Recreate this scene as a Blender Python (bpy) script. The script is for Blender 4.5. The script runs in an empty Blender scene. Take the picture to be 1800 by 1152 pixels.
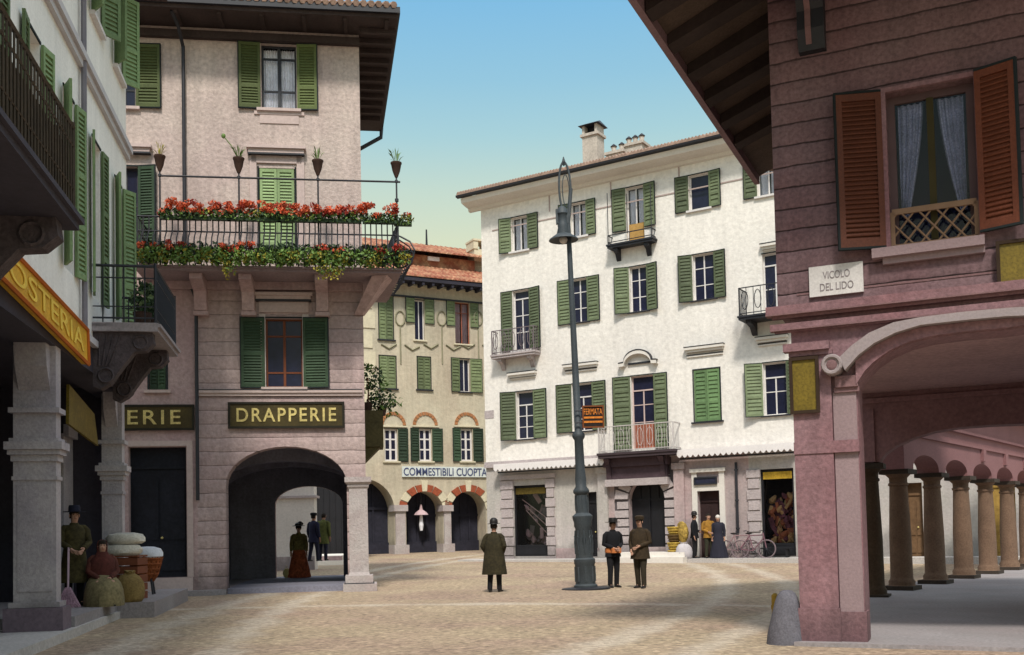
import bpy, bmesh, math, random
from mathutils import Vector, Matrix
random.seed(11)
sc = bpy.context.scene
C = sc.collection
PI = math.pi
R_ = math.radians

# ------------------------------------------------------------------ camera (a level-ish view camera with a rising front)
FPX = 1800.0
PITCH, ROLL, EYE = R_(2.5), 0.022, 1.5
CY = 935 - FPX*math.tan(PITCH)
Fv = Vector((0, math.cos(PITCH), math.sin(PITCH)))
up0 = Vector((0, -math.sin(PITCH), math.cos(PITCH)))
rt0 = Vector((1, 0, 0))
Rv = rt0*math.cos(ROLL) - up0*math.sin(ROLL)
Uv = rt0*math.sin(ROLL) + up0*math.cos(ROLL)
CAM = Vector((0, 0, EYE))
def ray(px, py):
    return Fv + Rv*((px-900)/FPX) - Uv*((py-CY)/FPX)
def on_z(px, py, z=0.0):
    d = ray(px, py); t = (z-EYE)/d.z
    return CAM + d*t
def on_y(px, py, Y):
    d = ray(px, py); t = Y/d.y
    return CAM + d*t
def gz(x, y):
    return min(max(0.0, (y-30)*0.0146), 0.6)
def on_ground(px, py, add=0.0):
    p = on_z(px, py, add)
    for i in range(12):
        p = on_z(px, py, gz(p.x, p.y)+add)
    return p

cam = bpy.data.cameras.new('camera'); cob = bpy.data.objects.new('camera', cam); C.objects.link(cob)
cam.sensor_fit = 'HORIZONTAL'; cam.sensor_width = 36.0; cam.lens = 36.0*FPX/1800
cam.shift_y = (CY-576)/1800.0
cam.clip_end = 2000; cam.clip_start = 0.1
m = Matrix((Rv, Uv, -Fv)).transposed().to_4x4(); m.translation = CAM
cob.matrix_world = m
sc.camera = cob

# ------------------------------------------------------------------ materials
MATS = {}
def mat(name, col, var=0.12, scale=1.2, grain=0.0, gscale=20, bump=0.0, bscale=None, rough=0.9, metal=0.0, spec=0.3,
        streak=0.0, tint=None, tintamt=0.0, lines=None, damp=0.0):
    if name in MATS: return MATS[name]
    m = bpy.data.materials.new(name); m.use_nodes = True
    nt = m.node_tree; N = nt.nodes; L = nt.links
    b = N['Principled BSDF']
    b.inputs['Roughness'].default_value = rough; b.inputs['Metallic'].default_value = metal
    b.inputs['Specular IOR Level'].default_value = spec
    tc = N.new('ShaderNodeTexCoord'); co = tc.outputs['Object']
    def noise(sc_, det, vec=co, rgh=0.6):
        n = N.new('ShaderNodeTexNoise'); n.inputs['Scale'].default_value = sc_; n.inputs['Detail'].default_value = det
        n.inputs['Roughness'].default_value = rgh
        L.new(vec, n.inputs['Vector']); return n.outputs['Fac']
    def mth(op, a, b_=None, c=None):
        n = N.new('ShaderNodeMath'); n.operation = op
        for i, v in enumerate((a, b_, c)):
            if v is None: continue
            if isinstance(v, (int, float)): n.inputs[i].default_value = v
            else: L.new(v, n.inputs[i])
        return n.outputs[0]
    f = mth('MULTIPLY_ADD', mth('SUBTRACT', noise(scale, 5), 0.5), 4*var, 1.0)
    g = None
    if grain:
        g = noise(gscale, 2)
        f = mth('MULTIPLY', f, mth('MULTIPLY_ADD', mth('SUBTRACT', g, 0.5), 4*grain, 1.0))
    if streak:
        mp = N.new('ShaderNodeMapping'); mp.inputs['Scale'].default_value = (2.2, 2.2, 0.22); L.new(co, mp.inputs['Vector'])
        s = noise(1.6, 4, mp.outputs[0])
        f = mth('MULTIPLY', f, mth('MULTIPLY_ADD', mth('SUBTRACT', s, 0.5), 4*streak, 1.0))
    colr = N.new('ShaderNodeRGB'); colr.outputs[0].default_value = (*col, 1)
    cout = colr.outputs[0]
    if tint:
        mx = N.new('ShaderNodeMix'); mx.data_type = 'RGBA'
        tn = noise(scale*0.55+0.03, 3)
        mr = N.new('ShaderNodeMapRange'); mr.inputs['From Min'].default_value = 0.42; mr.inputs['From Max'].default_value = 0.62
        mr.inputs['To Max'].default_value = tintamt; L.new(tn, mr.inputs['Value'])
        L.new(mr.outputs[0], mx.inputs[0]); L.new(cout, mx.inputs[6]); mx.inputs[7].default_value = (*tint, 1); cout = mx.outputs[2]
    if 'green' in name or 'shutter' in name:
        oi = N.new('ShaderNodeObjectInfo'); f = mth('MULTIPLY', f, mth('MULTIPLY_ADD', oi.outputs['Random'], 0.75, 0.62))
    if damp:      # rising damp and splashed dirt at the foot of the wall, ragged upper edge
        sz = N.new('ShaderNodeSeparateXYZ'); L.new(co, sz.inputs[0])
        mpd = N.new('ShaderNodeMapping'); mpd.inputs['Scale'].default_value = (1, 1, 0.3); L.new(co, mpd.inputs['Vector'])
        edge = mth('MULTIPLY_ADD', mth('SUBTRACT', noise(1.3, 5, mpd.outputs[0]), 0.5), damp*3.0, damp)
        dr = N.new('ShaderNodeMapRange'); dr.interpolation_type = 'SMOOTHSTEP'; dr.inputs['From Min'].default_value = -0.35; dr.inputs['From Max'].default_value = 0.25
        dr.inputs['To Min'].default_value = 0.62; L.new(mth('SUBTRACT', sz.outputs['Z'], edge), dr.inputs['Value'])
        f = mth('MULTIPLY', f, dr.outputs[0])
    hgt = None
    if lines:
        per, off, wid, drk = lines
        sx = N.new('ShaderNodeSeparateXYZ'); L.new(co, sx.inputs[0])
        wob = mth('MULTIPLY', mth('SUBTRACT', noise(2.2, 3), 0.5), 0.05)
        ph = mth('FRACT', mth('DIVIDE', mth('SUBTRACT', mth('ADD', sx.outputs['Z'], wob), off), per))
        wv = mth('MULTIPLY_ADD', noise(3.0, 3), wid*1.4, wid*0.3)
        ln = mth('LESS_THAN', ph, wv)
        f = mth('MULTIPLY', f, mth('SUBTRACT', 1.0, mth('MULTIPLY', ln, drk)))
        hgt = mth('POWER', mth('SINE', mth('MULTIPLY', ph, PI)), 0.4)
    mul = N.new('ShaderNodeVectorMath'); mul.operation = 'SCALE'
    L.new(cout, mul.inputs[0]); L.new(f, mul.inputs['Scale'])
    L.new(mul.outputs[0], b.inputs['Base Color'])
    if bump or hgt is not None:
        h = noise(bscale or gscale, 4)
        h = mth('MULTIPLY', h, bump if bump else 0.0)
        if hgt is not None: h = mth('ADD', h, mth('MULTIPLY', hgt, 0.03))
        bm_ = N.new('ShaderNodeBump'); bm_.inputs['Strength'].default_value = 0.8; bm_.inputs['Distance'].default_value = 1.0
        L.new(h, bm_.inputs['Height']); L.new(bm_.outputs[0], b.inputs['Normal'])
    MATS[name] = m
    return m
def s2l(r, g, b):
    f = lambda c: (c/255/12.92) if c/255 <= 0.04045 else ((c/255+0.055)/1.055)**2.4
    return (f(r), f(g), f(b))

def glass_mat(name):
    m = bpy.data.materials.new(name); m.use_nodes = True
    nt = m.node_tree; N = nt.nodes; L = nt.links
    N.remove(N['Principled BSDF'])
    t = N.new('ShaderNodeBsdfTransparent'); g = N.new('ShaderNodeBsdfGlossy'); g.inputs['Roughness'].default_value = 0.05
    mx = N.new('ShaderNodeMixShader'); fr = N.new('ShaderNodeFresnel'); fr.inputs[0].default_value = 1.25
    L.new(fr.outputs[0], mx.inputs[0]); L.new(t.outputs[0], mx.inputs[1]); L.new(g.outputs[0], mx.inputs[2])
    L.new(mx.outputs[0], N['Material Output'].inputs[0]); MATS[name] = m
    return m
GLASS = glass_mat('clear_window_glass')

# ------------------------------------------------------------------ mesh builder
class MB:
    def __init__(s): s.v = []; s.f = []; s.m = []; s.mi = 0; s.M = None
    def add(s, vs, fs):
        o = len(s.v)
        for p in vs:
            p = Vector(p); s.v.append(s.M @ p if s.M else p)
        for f in fs: s.f.append([o+i for i in f]); s.m.append(s.mi)
    def poly(s, pts): s.add(pts, [list(range(len(pts)))])
    def box(s, x0, x1, y0, y1, z0, z1):
        s.add([(x0,y0,z0),(x1,y0,z0),(x1,y1,z0),(x0,y1,z0),(x0,y0,z1),(x1,y0,z1),(x1,y1,z1),(x0,y1,z1)],
              [(0,3,2,1),(4,5,6,7),(0,1,5,4),(1,2,6,5),(2,3,7,6),(3,0,4,7)])
    def hexa(s, lo, hi):   # 4 bottom points, 4 top points
        s.add(list(lo)+list(hi), [(0,3,2,1),(4,5,6,7),(0,1,5,4),(1,2,6,5),(2,3,7,6),(3,0,4,7)])
    def rot(s, deg, about=(0,0,0)):
        s.M = Matrix.Translation(about) @ Matrix.Rotation(R_(deg), 4, 'Z')
    def prism(s, poly, y0, y1):       # polygon in (x,z) pulled along y
        n = len(poly)
        s.add([(x, y0, z) for x, z in poly]+[(x, y1, z) for x, z in poly],
              [list(range(n))[::-1], list(range(n, 2*n))]+[(i, (i+1) % n, n+(i+1) % n, n+i) for i in range(n)])
    def prismx(s, poly, x0, x1):      # polygon in (y,z) pulled along x
        n = len(poly)
        s.add([(x0, y, z) for y, z in poly]+[(x1, y, z) for y, z in poly],
              [list(range(n))[::-1], list(range(n, 2*n))]+[(i, (i+1) % n, n+(i+1) % n, n+i) for i in range(n)])
    def slab(s, poly, z0, z1):        # polygon in (x,y) pulled along z
        n = len(poly)
        s.add([(x, y, z0) for x, y in poly]+[(x, y, z1) for x, y in poly],
              [list(range(n))[::-1], list(range(n, 2*n))]+[(i, (i+1) % n, n+(i+1) % n, n+i) for i in range(n)])
    def tube(s, pts, r, n=6, closed=False):
        pts = [Vector(p) for p in pts]; k = len(pts); rs = r if isinstance(r, (list, tuple)) else [r]*k
        vs = []
        for i, p in enumerate(pts):
            a = pts[i-1] if (i > 0 or closed) else p
            b = pts[(i+1) % k] if (i < k-1 or closed) else p
            d = (b-a)
            if d.length < 1e-9: d = Vector((0,0,1))
            d.normalize()
            if i == 0:
                ref = Vector((0,0,1)) if abs(d.z) < 0.9 else Vector((0,1,0))
                e = d.cross(ref).normalized()
            else:
                e = e-d*e.dot(d)
                e = e.normalized() if e.length > 1e-6 else d.orthogonal().normalized()
            g = d.cross(e)
            for j in range(n):
                t = 2*PI*j/n
                vs.append(p + (e*math.cos(t)+g*math.sin(t))*rs[i])
        fs = []
        for i in range(k if closed else k-1):
            for j in range(n):
                fs.append((i*n+j, i*n+(j+1) % n, ((i+1) % k)*n+(j+1) % n, ((i+1) % k)*n+j))
        if not closed: fs += [list(range(n))[::-1], [(k-1)*n+j for j in range(n)]]
        s.add(vs, fs)
    def lathe(s, prof, cx=0, cy=0, n=16, sq=False, ex=1.0, ey=1.0, z=0):   # profile of (r, z)
        vs = []; k = len(prof)
        for r, zz in prof:
            for j in range(n):
                t = 2*PI*j/n + (PI/4 if sq else 0)
                q = r*(math.sqrt(2) if sq else 1)
                vs.append((cx+q*math.cos(t)*ex, cy+q*math.sin(t)*ey, z+zz))
        fs = [(i*n+j, i*n+(j+1) % n, (i+1)*n+(j+1) % n, (i+1)*n+j) for i in range(k-1) for j in range(n)]
        fs += [list(range(n))[::-1], [(k-1)*n+j for j in range(n)]]
        s.add(vs, fs)
    def loft(s, rings):     # rings: lists of equal length, capped
        n = len(rings[0]); k = len(rings)
        vs = [p for r in rings for p in r]
        fs = [(i*n+j, i*n+(j+1) % n, (i+1)*n+(j+1) % n, (i+1)*n+j) for i in range(k-1) for j in range(n)]
        fs += [list(range(n))[::-1], [(k-1)*n+j for j in range(n)]]
        s.add(vs, fs)
    def ball(s, c, rx, ry, rz, n=10, k=7, jit=0):
        rings = []
        for i in range(k+1):
            t = PI*i/k
            rr = max(math.sin(t), 0.02)
            rings.append([(c[0]+rx*rr*math.cos(2*PI*j/n)*(1+random.uniform(-jit, jit)), c[1]+ry*rr*math.sin(2*PI*j/n)*(1+random.uniform(-jit, jit)), c[2]-rz*math.cos(t)) for j in range(n)])
        s.loft(rings)
    def leaves(s, c, rad, n, size, zs=1.0):
        for i in range(n):
            while True:
                q = Vector((random.uniform(-1,1), random.uniform(-1,1), random.uniform(-1,1)))
                if 0.15 < q.length < 1: break
            p = Vector((c[0]+q.x*rad[0], c[1]+q.y*rad[1], c[2]+q.z*rad[2]))
            a = Vector((random.gauss(0,1), random.gauss(0,1), random.gauss(0,1))).normalized()
            b = a.orthogonal().normalized(); e = a.cross(b)
            t = random.uniform(0, 6.28); b, e = b*math.cos(t)+e*math.sin(t), e*math.cos(t)-b*math.sin(t)
            z = size*random.uniform(0.6, 1.3)
            s.add([p-b*z*0.9, p+e*z*0.5+a*z*0.15, p+b*z*0.9, p-e*z*0.5+a*z*0.15], [(0,1,2,3)])
    def build(s, name, mats, parent=None, smooth=False, loc=None, rotz=None, recalc=True):
        me = bpy.data.meshes.new(name)
        me.from_pydata([tuple(p) for p in s.v], [], s.f)
        for mm in (mats if isinstance(mats, (list, tuple)) else [mats]): me.materials.append(mm)
        me.polygons.foreach_set('material_index', s.m)
        if recalc:
            bm = bmesh.new(); bm.from_mesh(me); bmesh.ops.recalc_face_normals(bm, faces=bm.faces); bm.to_mesh(me); bm.free()
        if smooth:
            me.polygons.foreach_set('use_smooth', [True]*len(me.polygons))
            try: me.set_sharp_from_angle(angle=R_(40))
            except Exception: pass
        me.update()
        o = bpy.data.objects.new(name, me); C.objects.link(o)
        if parent is not None: o.parent = parent
        if loc is not None: o.location = loc
        if rotz is not None: o.rotation_euler = (0, 0, rotz)
        return o
def tag(o, label, cat, group=None, kind=None):
    if label: o['label'] = label
    if cat: o['category'] = cat
    if group: o['group'] = group
    if kind: o['kind'] = kind
    return o
def thing(name, label, cat, loc=(0,0,0), rotz=0, group=None):
    o = bpy.data.objects.new(name, None); C.objects.link(o)
    o.empty_display_size = 0.3
    o.location = loc; o.rotation_euler = (0, 0, rotz)
    return tag(o, label, cat, group)
def copy_tree(o, parent=None):
    c = o.copy(); C.objects.link(c)
    if parent is not None: c.parent = parent
    for ch in list(o.children): copy_tree(ch, c)
    return c

class Frame:
    def __init__(s, org, ang):
        s.o = Vector((org[0], org[1], org[2] if len(org) > 2 else 0)); s.a = ang
        s.x = Vector((math.cos(ang), math.sin(ang), 0)); s.y = Vector((-math.sin(ang), math.cos(ang), 0))
    def at(s, px, py, y=0.0):
        d = ray(px, py); q = s.o + s.y*y
        t = (q-CAM).dot(s.y)/d.dot(s.y)
        p = CAM + d*t - s.o
        return p.dot(s.x), p.z
    def r(s, x0, y0, x1, y1, y=0.0):
        xm, ym = (x0+x1)/2, (y0+y1)/2
        return s.at(x0, ym, y)[0], s.at(x1, ym, y)[0], s.at(xm, y1, y)[1], s.at(xm, y0, y)[1]
    def w(s, u, y, z): return s.o + s.x*u + s.y*y + Vector((0, 0, z))
    def loc(s, p):
        q = Vector(p)-s.o; return q.dot(s.x), q.dot(s.y), q.z

def arch_pts(u0, u1, zs, rise, n=18):
    c, a = (u0+u1)/2, (u1-u0)/2
    return [(c-a*math.cos(PI*i/n), zs+rise*math.sin(PI*i/n)) for i in range(n+1)]
def wall(mb, u0, u1, z0, z1, holes, y=0.0):
    H = [h for h in holes if h['u1'] > u0 and h['u0'] < u1 and h['z1'] > z0 and h['z0'] < z1]
    us = sorted({u0, u1, *[min(max(h[k], u0), u1) for h in H for k in ('u0', 'u1')]})
    zs = sorted({z0, z1, *[min(max(h[k], z0), z1) for h in H for k in ('z0', 'z1')]})
    for i in range(len(us)-1):
        run = None
        for j in range(len(zs)-1):
            a, b, c, d = us[i], us[i+1], zs[j], zs[j+1]
            um, zm = (a+b)/2, (c+d)/2
            inside = any(h['u0'] < um < h['u1'] and h['z0'] < zm < h['z1'] for h in H)
            if inside:
                if run is not None: mb.poly([(a,y,run),(b,y,run),(b,y,c),(a,y,c)]); run = None
            elif run is None: run = c
        if run is not None: mb.poly([(us[i],y,run),(us[i+1],y,run),(us[i+1],y,z1),(us[i],y,z1)])
    for h in H:
        a, b, c, d, rise, dep = h['u0'], h['u1'], h['z0'], h['z1'], h.get('rise', 0), h.get('depth', 0.25)
        q = y+dep
        top = h['curve'][0][1] if h.get('curve') else d-rise
        mb.poly([(a,y,c),(a,q,c),(a,q,top),(a,y,top)]); mb.poly([(b,y,c),(b,y,top),(b,q,top),(b,q,c)])
        if c > z0+0.01: mb.poly([(a,y,c),(b,y,c),(b,q,c),(a,q,c)])
        if h.get('curve'):
            P = h['curve']
            for i in range(len(P)-1):
                (x0, s0), (x1, s1) = P[i], P[i+1]
                mb.poly([(x0,y,s0),(x1,y,s1),(x1,y,d),(x0,y,d)])
                mb.poly([(x0,y,s0),(x0,q,s0),(x1,q,s1),(x1,y,s1)])
            if h.get('back'):
                for i in range(len(P)-1):
                    (x0, s0), (x1, s1) = P[i], P[i+1]; mb.poly([(x0,q,s0),(x1,q,s1),(x1,q,d),(x0,q,d)])
        elif not rise: mb.poly([(a,y,d),(a,q,d),(b,q,d),(b,y,d)])
        else:
            P = arch_pts(a, b, top, rise)
            for i in range(len(P)-1):
                (x0, s0), (x1, s1) = P[i], P[i+1]
                mb.poly([(x0,y,s0),(x1,y,s1),(x1,y,d),(x0,y,d)])
                mb.poly([(x0,y,s0),(x0,q,s0),(x1,q,s1),(x1,y,s1)])
# ------------------------------------------------------------------ palette
M_white = mat('white_limewash', (0.78,0.74,0.69), 0.055, 0.5, 0.12, 6, 0.02, streak=0.07, tint=(0.64,0.60,0.57), tintamt=0.25)
M_whitetrim = mat('white_trim_stone', (0.68,0.64,0.59), 0.06, 1, 0.06, 12)
M_pinkplinth = mat('pinkish_ground_floor_plaster', (0.38,0.315,0.31), 0.14, 0.8, 0.12, 10, 0.02, streak=0.12, tint=(0.50,0.36,0.36), tintamt=0.7, damp=0.7)
M_pale_base = mat('pale_ground_floor_plaster', (0.43,0.405,0.375), 0.12, 0.9, 0.12, 10, 0.02, streak=0.1, tint=(0.48,0.42,0.42), tintamt=0.5, damp=0.7)
M_quoin = mat('quoin_stone', (0.42,0.365,0.365), 0.12, 1.5, 0.12, 12, 0.02, damp=0.7)
M_A = mat('buff_stucco', (0.48,0.40,0.36), 0.13, 0.6, 0.22, 10, 0.03, streak=0.16, tint=(0.40,0.30,0.29), tintamt=0.5)
M_Alow = mat('jointed_mauve_stucco', (0.43,0.335,0.32), 0.12, 0.6, 0.20, 10, 0.03, streak=0.13, tint=(0.36,0.25,0.255), tintamt=0.6, lines=(0.37,0.1,0.055,0.42), damp=0.7)
M_Alow2 = mat('plain_mauve_stucco', (0.43,0.32,0.31), 0.12, 0.6, 0.20, 10, 0.03, streak=0.13, tint=(0.36,0.24,0.25), tintamt=0.7, damp=0.7)
M_Atrim = mat('stucco_trim', (0.50,0.40,0.375), 0.08, 1, 0.10, 14)
M_pill = mat('grey_stone_pillar', (0.42,0.38,0.37), 0.12, 2, 0.15, 18, 0.02, tint=(0.34,0.27,0.27), tintamt=0.5)
M_B = mat('yellowed_plaster', (0.50,0.45,0.345), 0.14, 0.35, 0.10, 5, 0.03, streak=0.14, tint=(0.42,0.34,0.26), tintamt=0.6, damp=0.7)
M_Btrim = mat('cream_trim', (0.60,0.54,0.40), 0.1, 1, 0.08, 8)
M_brick = mat('red_brick', (0.30,0.075,0.035), 0.2, 3, 0.15, 12)
M_tile = mat('terracotta_roof_tiles', (0.25,0.085,0.05), 0.30, 2.2, 0.22, 6, 0.03, tint=(0.42,0.24,0.14), tintamt=0.8)
M_tile2 = mat('weathered_roof_tiles', (0.30,0.20,0.155), 0.25, 2, 0.2, 8, 0.03)
M_R = mat('maroon_rusticated_stucco', (0.185,0.120,0.130), 0.20, 0.7, 0.30, 20, 0.010, streak=0.22, tint=(0.15,0.072,0.082), tintamt=0.6, lines=(0.275,0.06,0.075,0.72))
M_Rp = mat('rose_stucco', (0.235,0.138,0.152), 0.14, 0.8, 0.26, 22, 0.010, streak=0.18, tint=(0.20,0.088,0.10), tintamt=0.6, damp=0.45)
M_Rg = mat('pale_rose_stone', (0.27,0.195,0.205), 0.10, 1.2, 0.12, 30, 0.005)
M_Rgrey = mat('grey_moulding_stone', (0.31,0.26,0.265), 0.10, 1.2, 0.12, 30, 0.005)
M_Rdk = mat('dark_maroon_stucco', (0.20,0.115,0.12), 0.15, 1.0, 0.14, 20, 0.01)
M_colstone = mat('brown_granite', (0.17,0.105,0.07), 0.18, 2.5, 0.22, 25, 0.01)
M_coldk = mat('dark_granite', (0.05,0.038,0.03), 0.15, 2.5, 0.2, 25, 0.01)
M_Lw = mat('left_house_limewash', (0.82,0.80,0.76), 0.08, 0.6, 0.08, 18, 0.01, streak=0.08)
M_Ls = mat('arcade_grey_stone', (0.42,0.385,0.395), 0.14, 1.2, 0.17, 22, 0.012, tint=(0.25,0.225,0.27), tintamt=0.5, damp=0.7)
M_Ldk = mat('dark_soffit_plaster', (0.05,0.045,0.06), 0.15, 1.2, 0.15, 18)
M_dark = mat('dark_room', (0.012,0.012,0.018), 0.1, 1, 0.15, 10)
M_darkgreen = mat('dark_shopfront_wood', (0.010,0.010,0.013), 0.25, 1.5, 0.3, 14, rough=0.6)
M_navy = mat('dark_pane_glass', (0.012,0.014,0.035), 0.3, 1.5, 0.2, 8, rough=0.25, spec=0.35)
M_curt = mat('pale_net_curtain', (0.80,0.80,0.86), 0.15, 2, 0.12, 14)
M_curtp = mat('pink_blind_cloth', (0.50,0.36,0.38), 0.15, 2, 0.12, 10)
M_iron = mat('black_iron', (0.018,0.019,0.026), 0.15, 3, 0.1, 20, rough=0.55, spec=0.4)
M_lamp = mat('blue_grey_cast_iron', (0.040,0.050,0.058), 0.22, 3, 0.22, 30, 0.004, rough=0.6, spec=0.4)
M_wfr = mat('white_painted_wood', (0.66,0.63,0.62), 0.08, 2, 0.08, 20)
M_ink = mat('black_green_paint', (0.014,0.020,0.022), 0.15, 2)
M_sgW = mat('sage_green_paint', (0.125,0.155,0.085), 0.22, 1.6, 0.18, 14, rough=0.7)
M_sgA = mat('leaf_green_paint', (0.085,0.11,0.035), 0.22, 1.6, 0.18, 20, rough=0.7)
M_sgA2 = mat('pale_green_paint', (0.20,0.28,0.13), 0.15, 1.6, 0.14, 20, rough=0.7)
M_sgD = mat('bottle_green_paint', (0.026,0.050,0.026), 0.25, 1.6, 0.2, 20, rough=0.7)
M_sgB = mat('faded_green_paint', (0.125,0.155,0.075), 0.22, 1.2, 0.18, 8, rough=0.7)
M_sgL = mat('fresh_green_paint', (0.15,0.22,0.10), 0.2, 1.6, 0.15, 20, rough=0.7)
M_rust = mat('red_brown_shutter_paint', (0.125,0.036,0.018), 0.2, 2.5, 0.2, 40, rough=0.65)
M_redwood = mat('reddish_door_wood', (0.30,0.10,0.06), 0.2, 2, 0.15, 14)
M_brownwood = mat('brown_mullion_wood', (0.16,0.052,0.025), 0.2, 2, 0.15, 20)
M_eave = mat('dark_eave_timber', (0.045,0.032,0.03), 0.25, 1.5, 0.2, 14)
M_eaveR = mat('brown_eave_boards', (0.095,0.068,0.055), 0.25, 1.5, 0.25, 26)
M_fascia = mat('mauve_fascia_board', (0.26,0.17,0.19), 0.15, 1.5, 0.15, 24)
M_gold = mat('gilt_lettering', (0.55,0.45,0.17), 0.3, 5, 0.35, 30, rough=0.5)
M_signbg = mat('dark_olive_signboard', (0.055,0.040,0.010), 0.35, 2.5, 0.3, 26, rough=0.6)
M_yel = mat('yellow_signboard', (0.62,0.34,0.02), 0.25, 2.0, 0.2, 24, rough=0.6)
M_olive = mat('olive_gold_plate', (0.15,0.105,0.012), 0.3, 3, 0.35, 30, rough=0.5)
M_orange = mat('orange_frame_paint', (0.45,0.12,0.015), 0.2, 2)
M_leafA = mat('bright_leaf', (0.11,0.19,0.04), 0.3, 3, rough=0.6)
M_leafB = mat('dark_leaf', (0.022,0.05,0.018), 0.3, 3, rough=0.6)
M_leafY = mat('yellowing_leaf', (0.28,0.24,0.03), 0.3, 3, rough=0.6)
M_redfl = mat('red_geranium_petal', (0.62,0.115,0.045), 0.3, 3, rough=0.6)
M_redfl2 = mat('deep_red_petal', (0.36,0.035,0.02), 0.3, 3, rough=0.6)
M_pave = mat('grey_flagstone', (0.27,0.25,0.255), 0.15, 0.7, 0.2, 20, 0.01, tint=(0.24,0.20,0.20), tintamt=0.5)
M_paveL = mat('pale_kerb_stone', (0.46,0.43,0.41), 0.12, 0.7, 0.2, 20, 0.01)
M_awn = mat('white_awning_canvas', (0.72,0.68,0.67), 0.05, 2, 0.06, 14)

# ------------------------------------------------------------------ sky, sun
SUN = Vector((0.0, -0.60, 0.80)).normalized()
w = bpy.data.worlds.new('World'); sc.world = w; w.use_nodes = True
nt = w.node_tree; N = nt.nodes; L = nt.links
bg = N['Background']
sky = N.new('ShaderNodeTexSky'); sky.sky_type = 'NISHITA'; sky.sun_disc = False
sky.sun_elevation = math.asin(SUN.z); sky.sun_rotation = math.atan2(SUN.x, SUN.y)
sky.air_density = 1.0; sky.dust_density = 2.5; sky.ozone_density = 2.0
# the hand-tinted sky: turquoise above straw yellow; unseen overhead whitened as added fill light
tc = N.new('ShaderNodeTexCoord'); sx = N.new('ShaderNodeSeparateXYZ'); L.new(tc.outputs['Generated'], sx.inputs[0])
cr = N.new('ShaderNodeValToRGB'); L.new(sx.outputs['Z'], cr.inputs[0])
e = cr.color_ramp.elements
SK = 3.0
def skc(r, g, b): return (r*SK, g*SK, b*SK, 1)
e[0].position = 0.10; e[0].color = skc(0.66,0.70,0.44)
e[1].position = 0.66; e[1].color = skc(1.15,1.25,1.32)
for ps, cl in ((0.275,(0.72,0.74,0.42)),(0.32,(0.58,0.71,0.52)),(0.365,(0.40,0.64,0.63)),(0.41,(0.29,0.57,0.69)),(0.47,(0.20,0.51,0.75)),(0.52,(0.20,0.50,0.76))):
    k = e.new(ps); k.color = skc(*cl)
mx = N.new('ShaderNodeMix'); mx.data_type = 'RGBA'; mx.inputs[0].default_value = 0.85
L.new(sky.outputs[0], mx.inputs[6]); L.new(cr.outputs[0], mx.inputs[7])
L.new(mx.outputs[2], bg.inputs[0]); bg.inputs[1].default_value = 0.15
ld = bpy.data.lights.new('sun', 'SUN'); ld.energy = 1.7; ld.angle = R_(8.0); ld.color = (1.0,0.94,0.84)
lo = bpy.data.objects.new('sun', ld); C.objects.link(lo); lo.rotation_euler = SUN.to_track_quat('Z', 'Y').to_euler(); lo.location = (0,-20,40)
sc.view_settings.view_transform = 'Standard'; sc.view_settings.look = 'None'; sc.view_settings.exposure = 1.12

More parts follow.
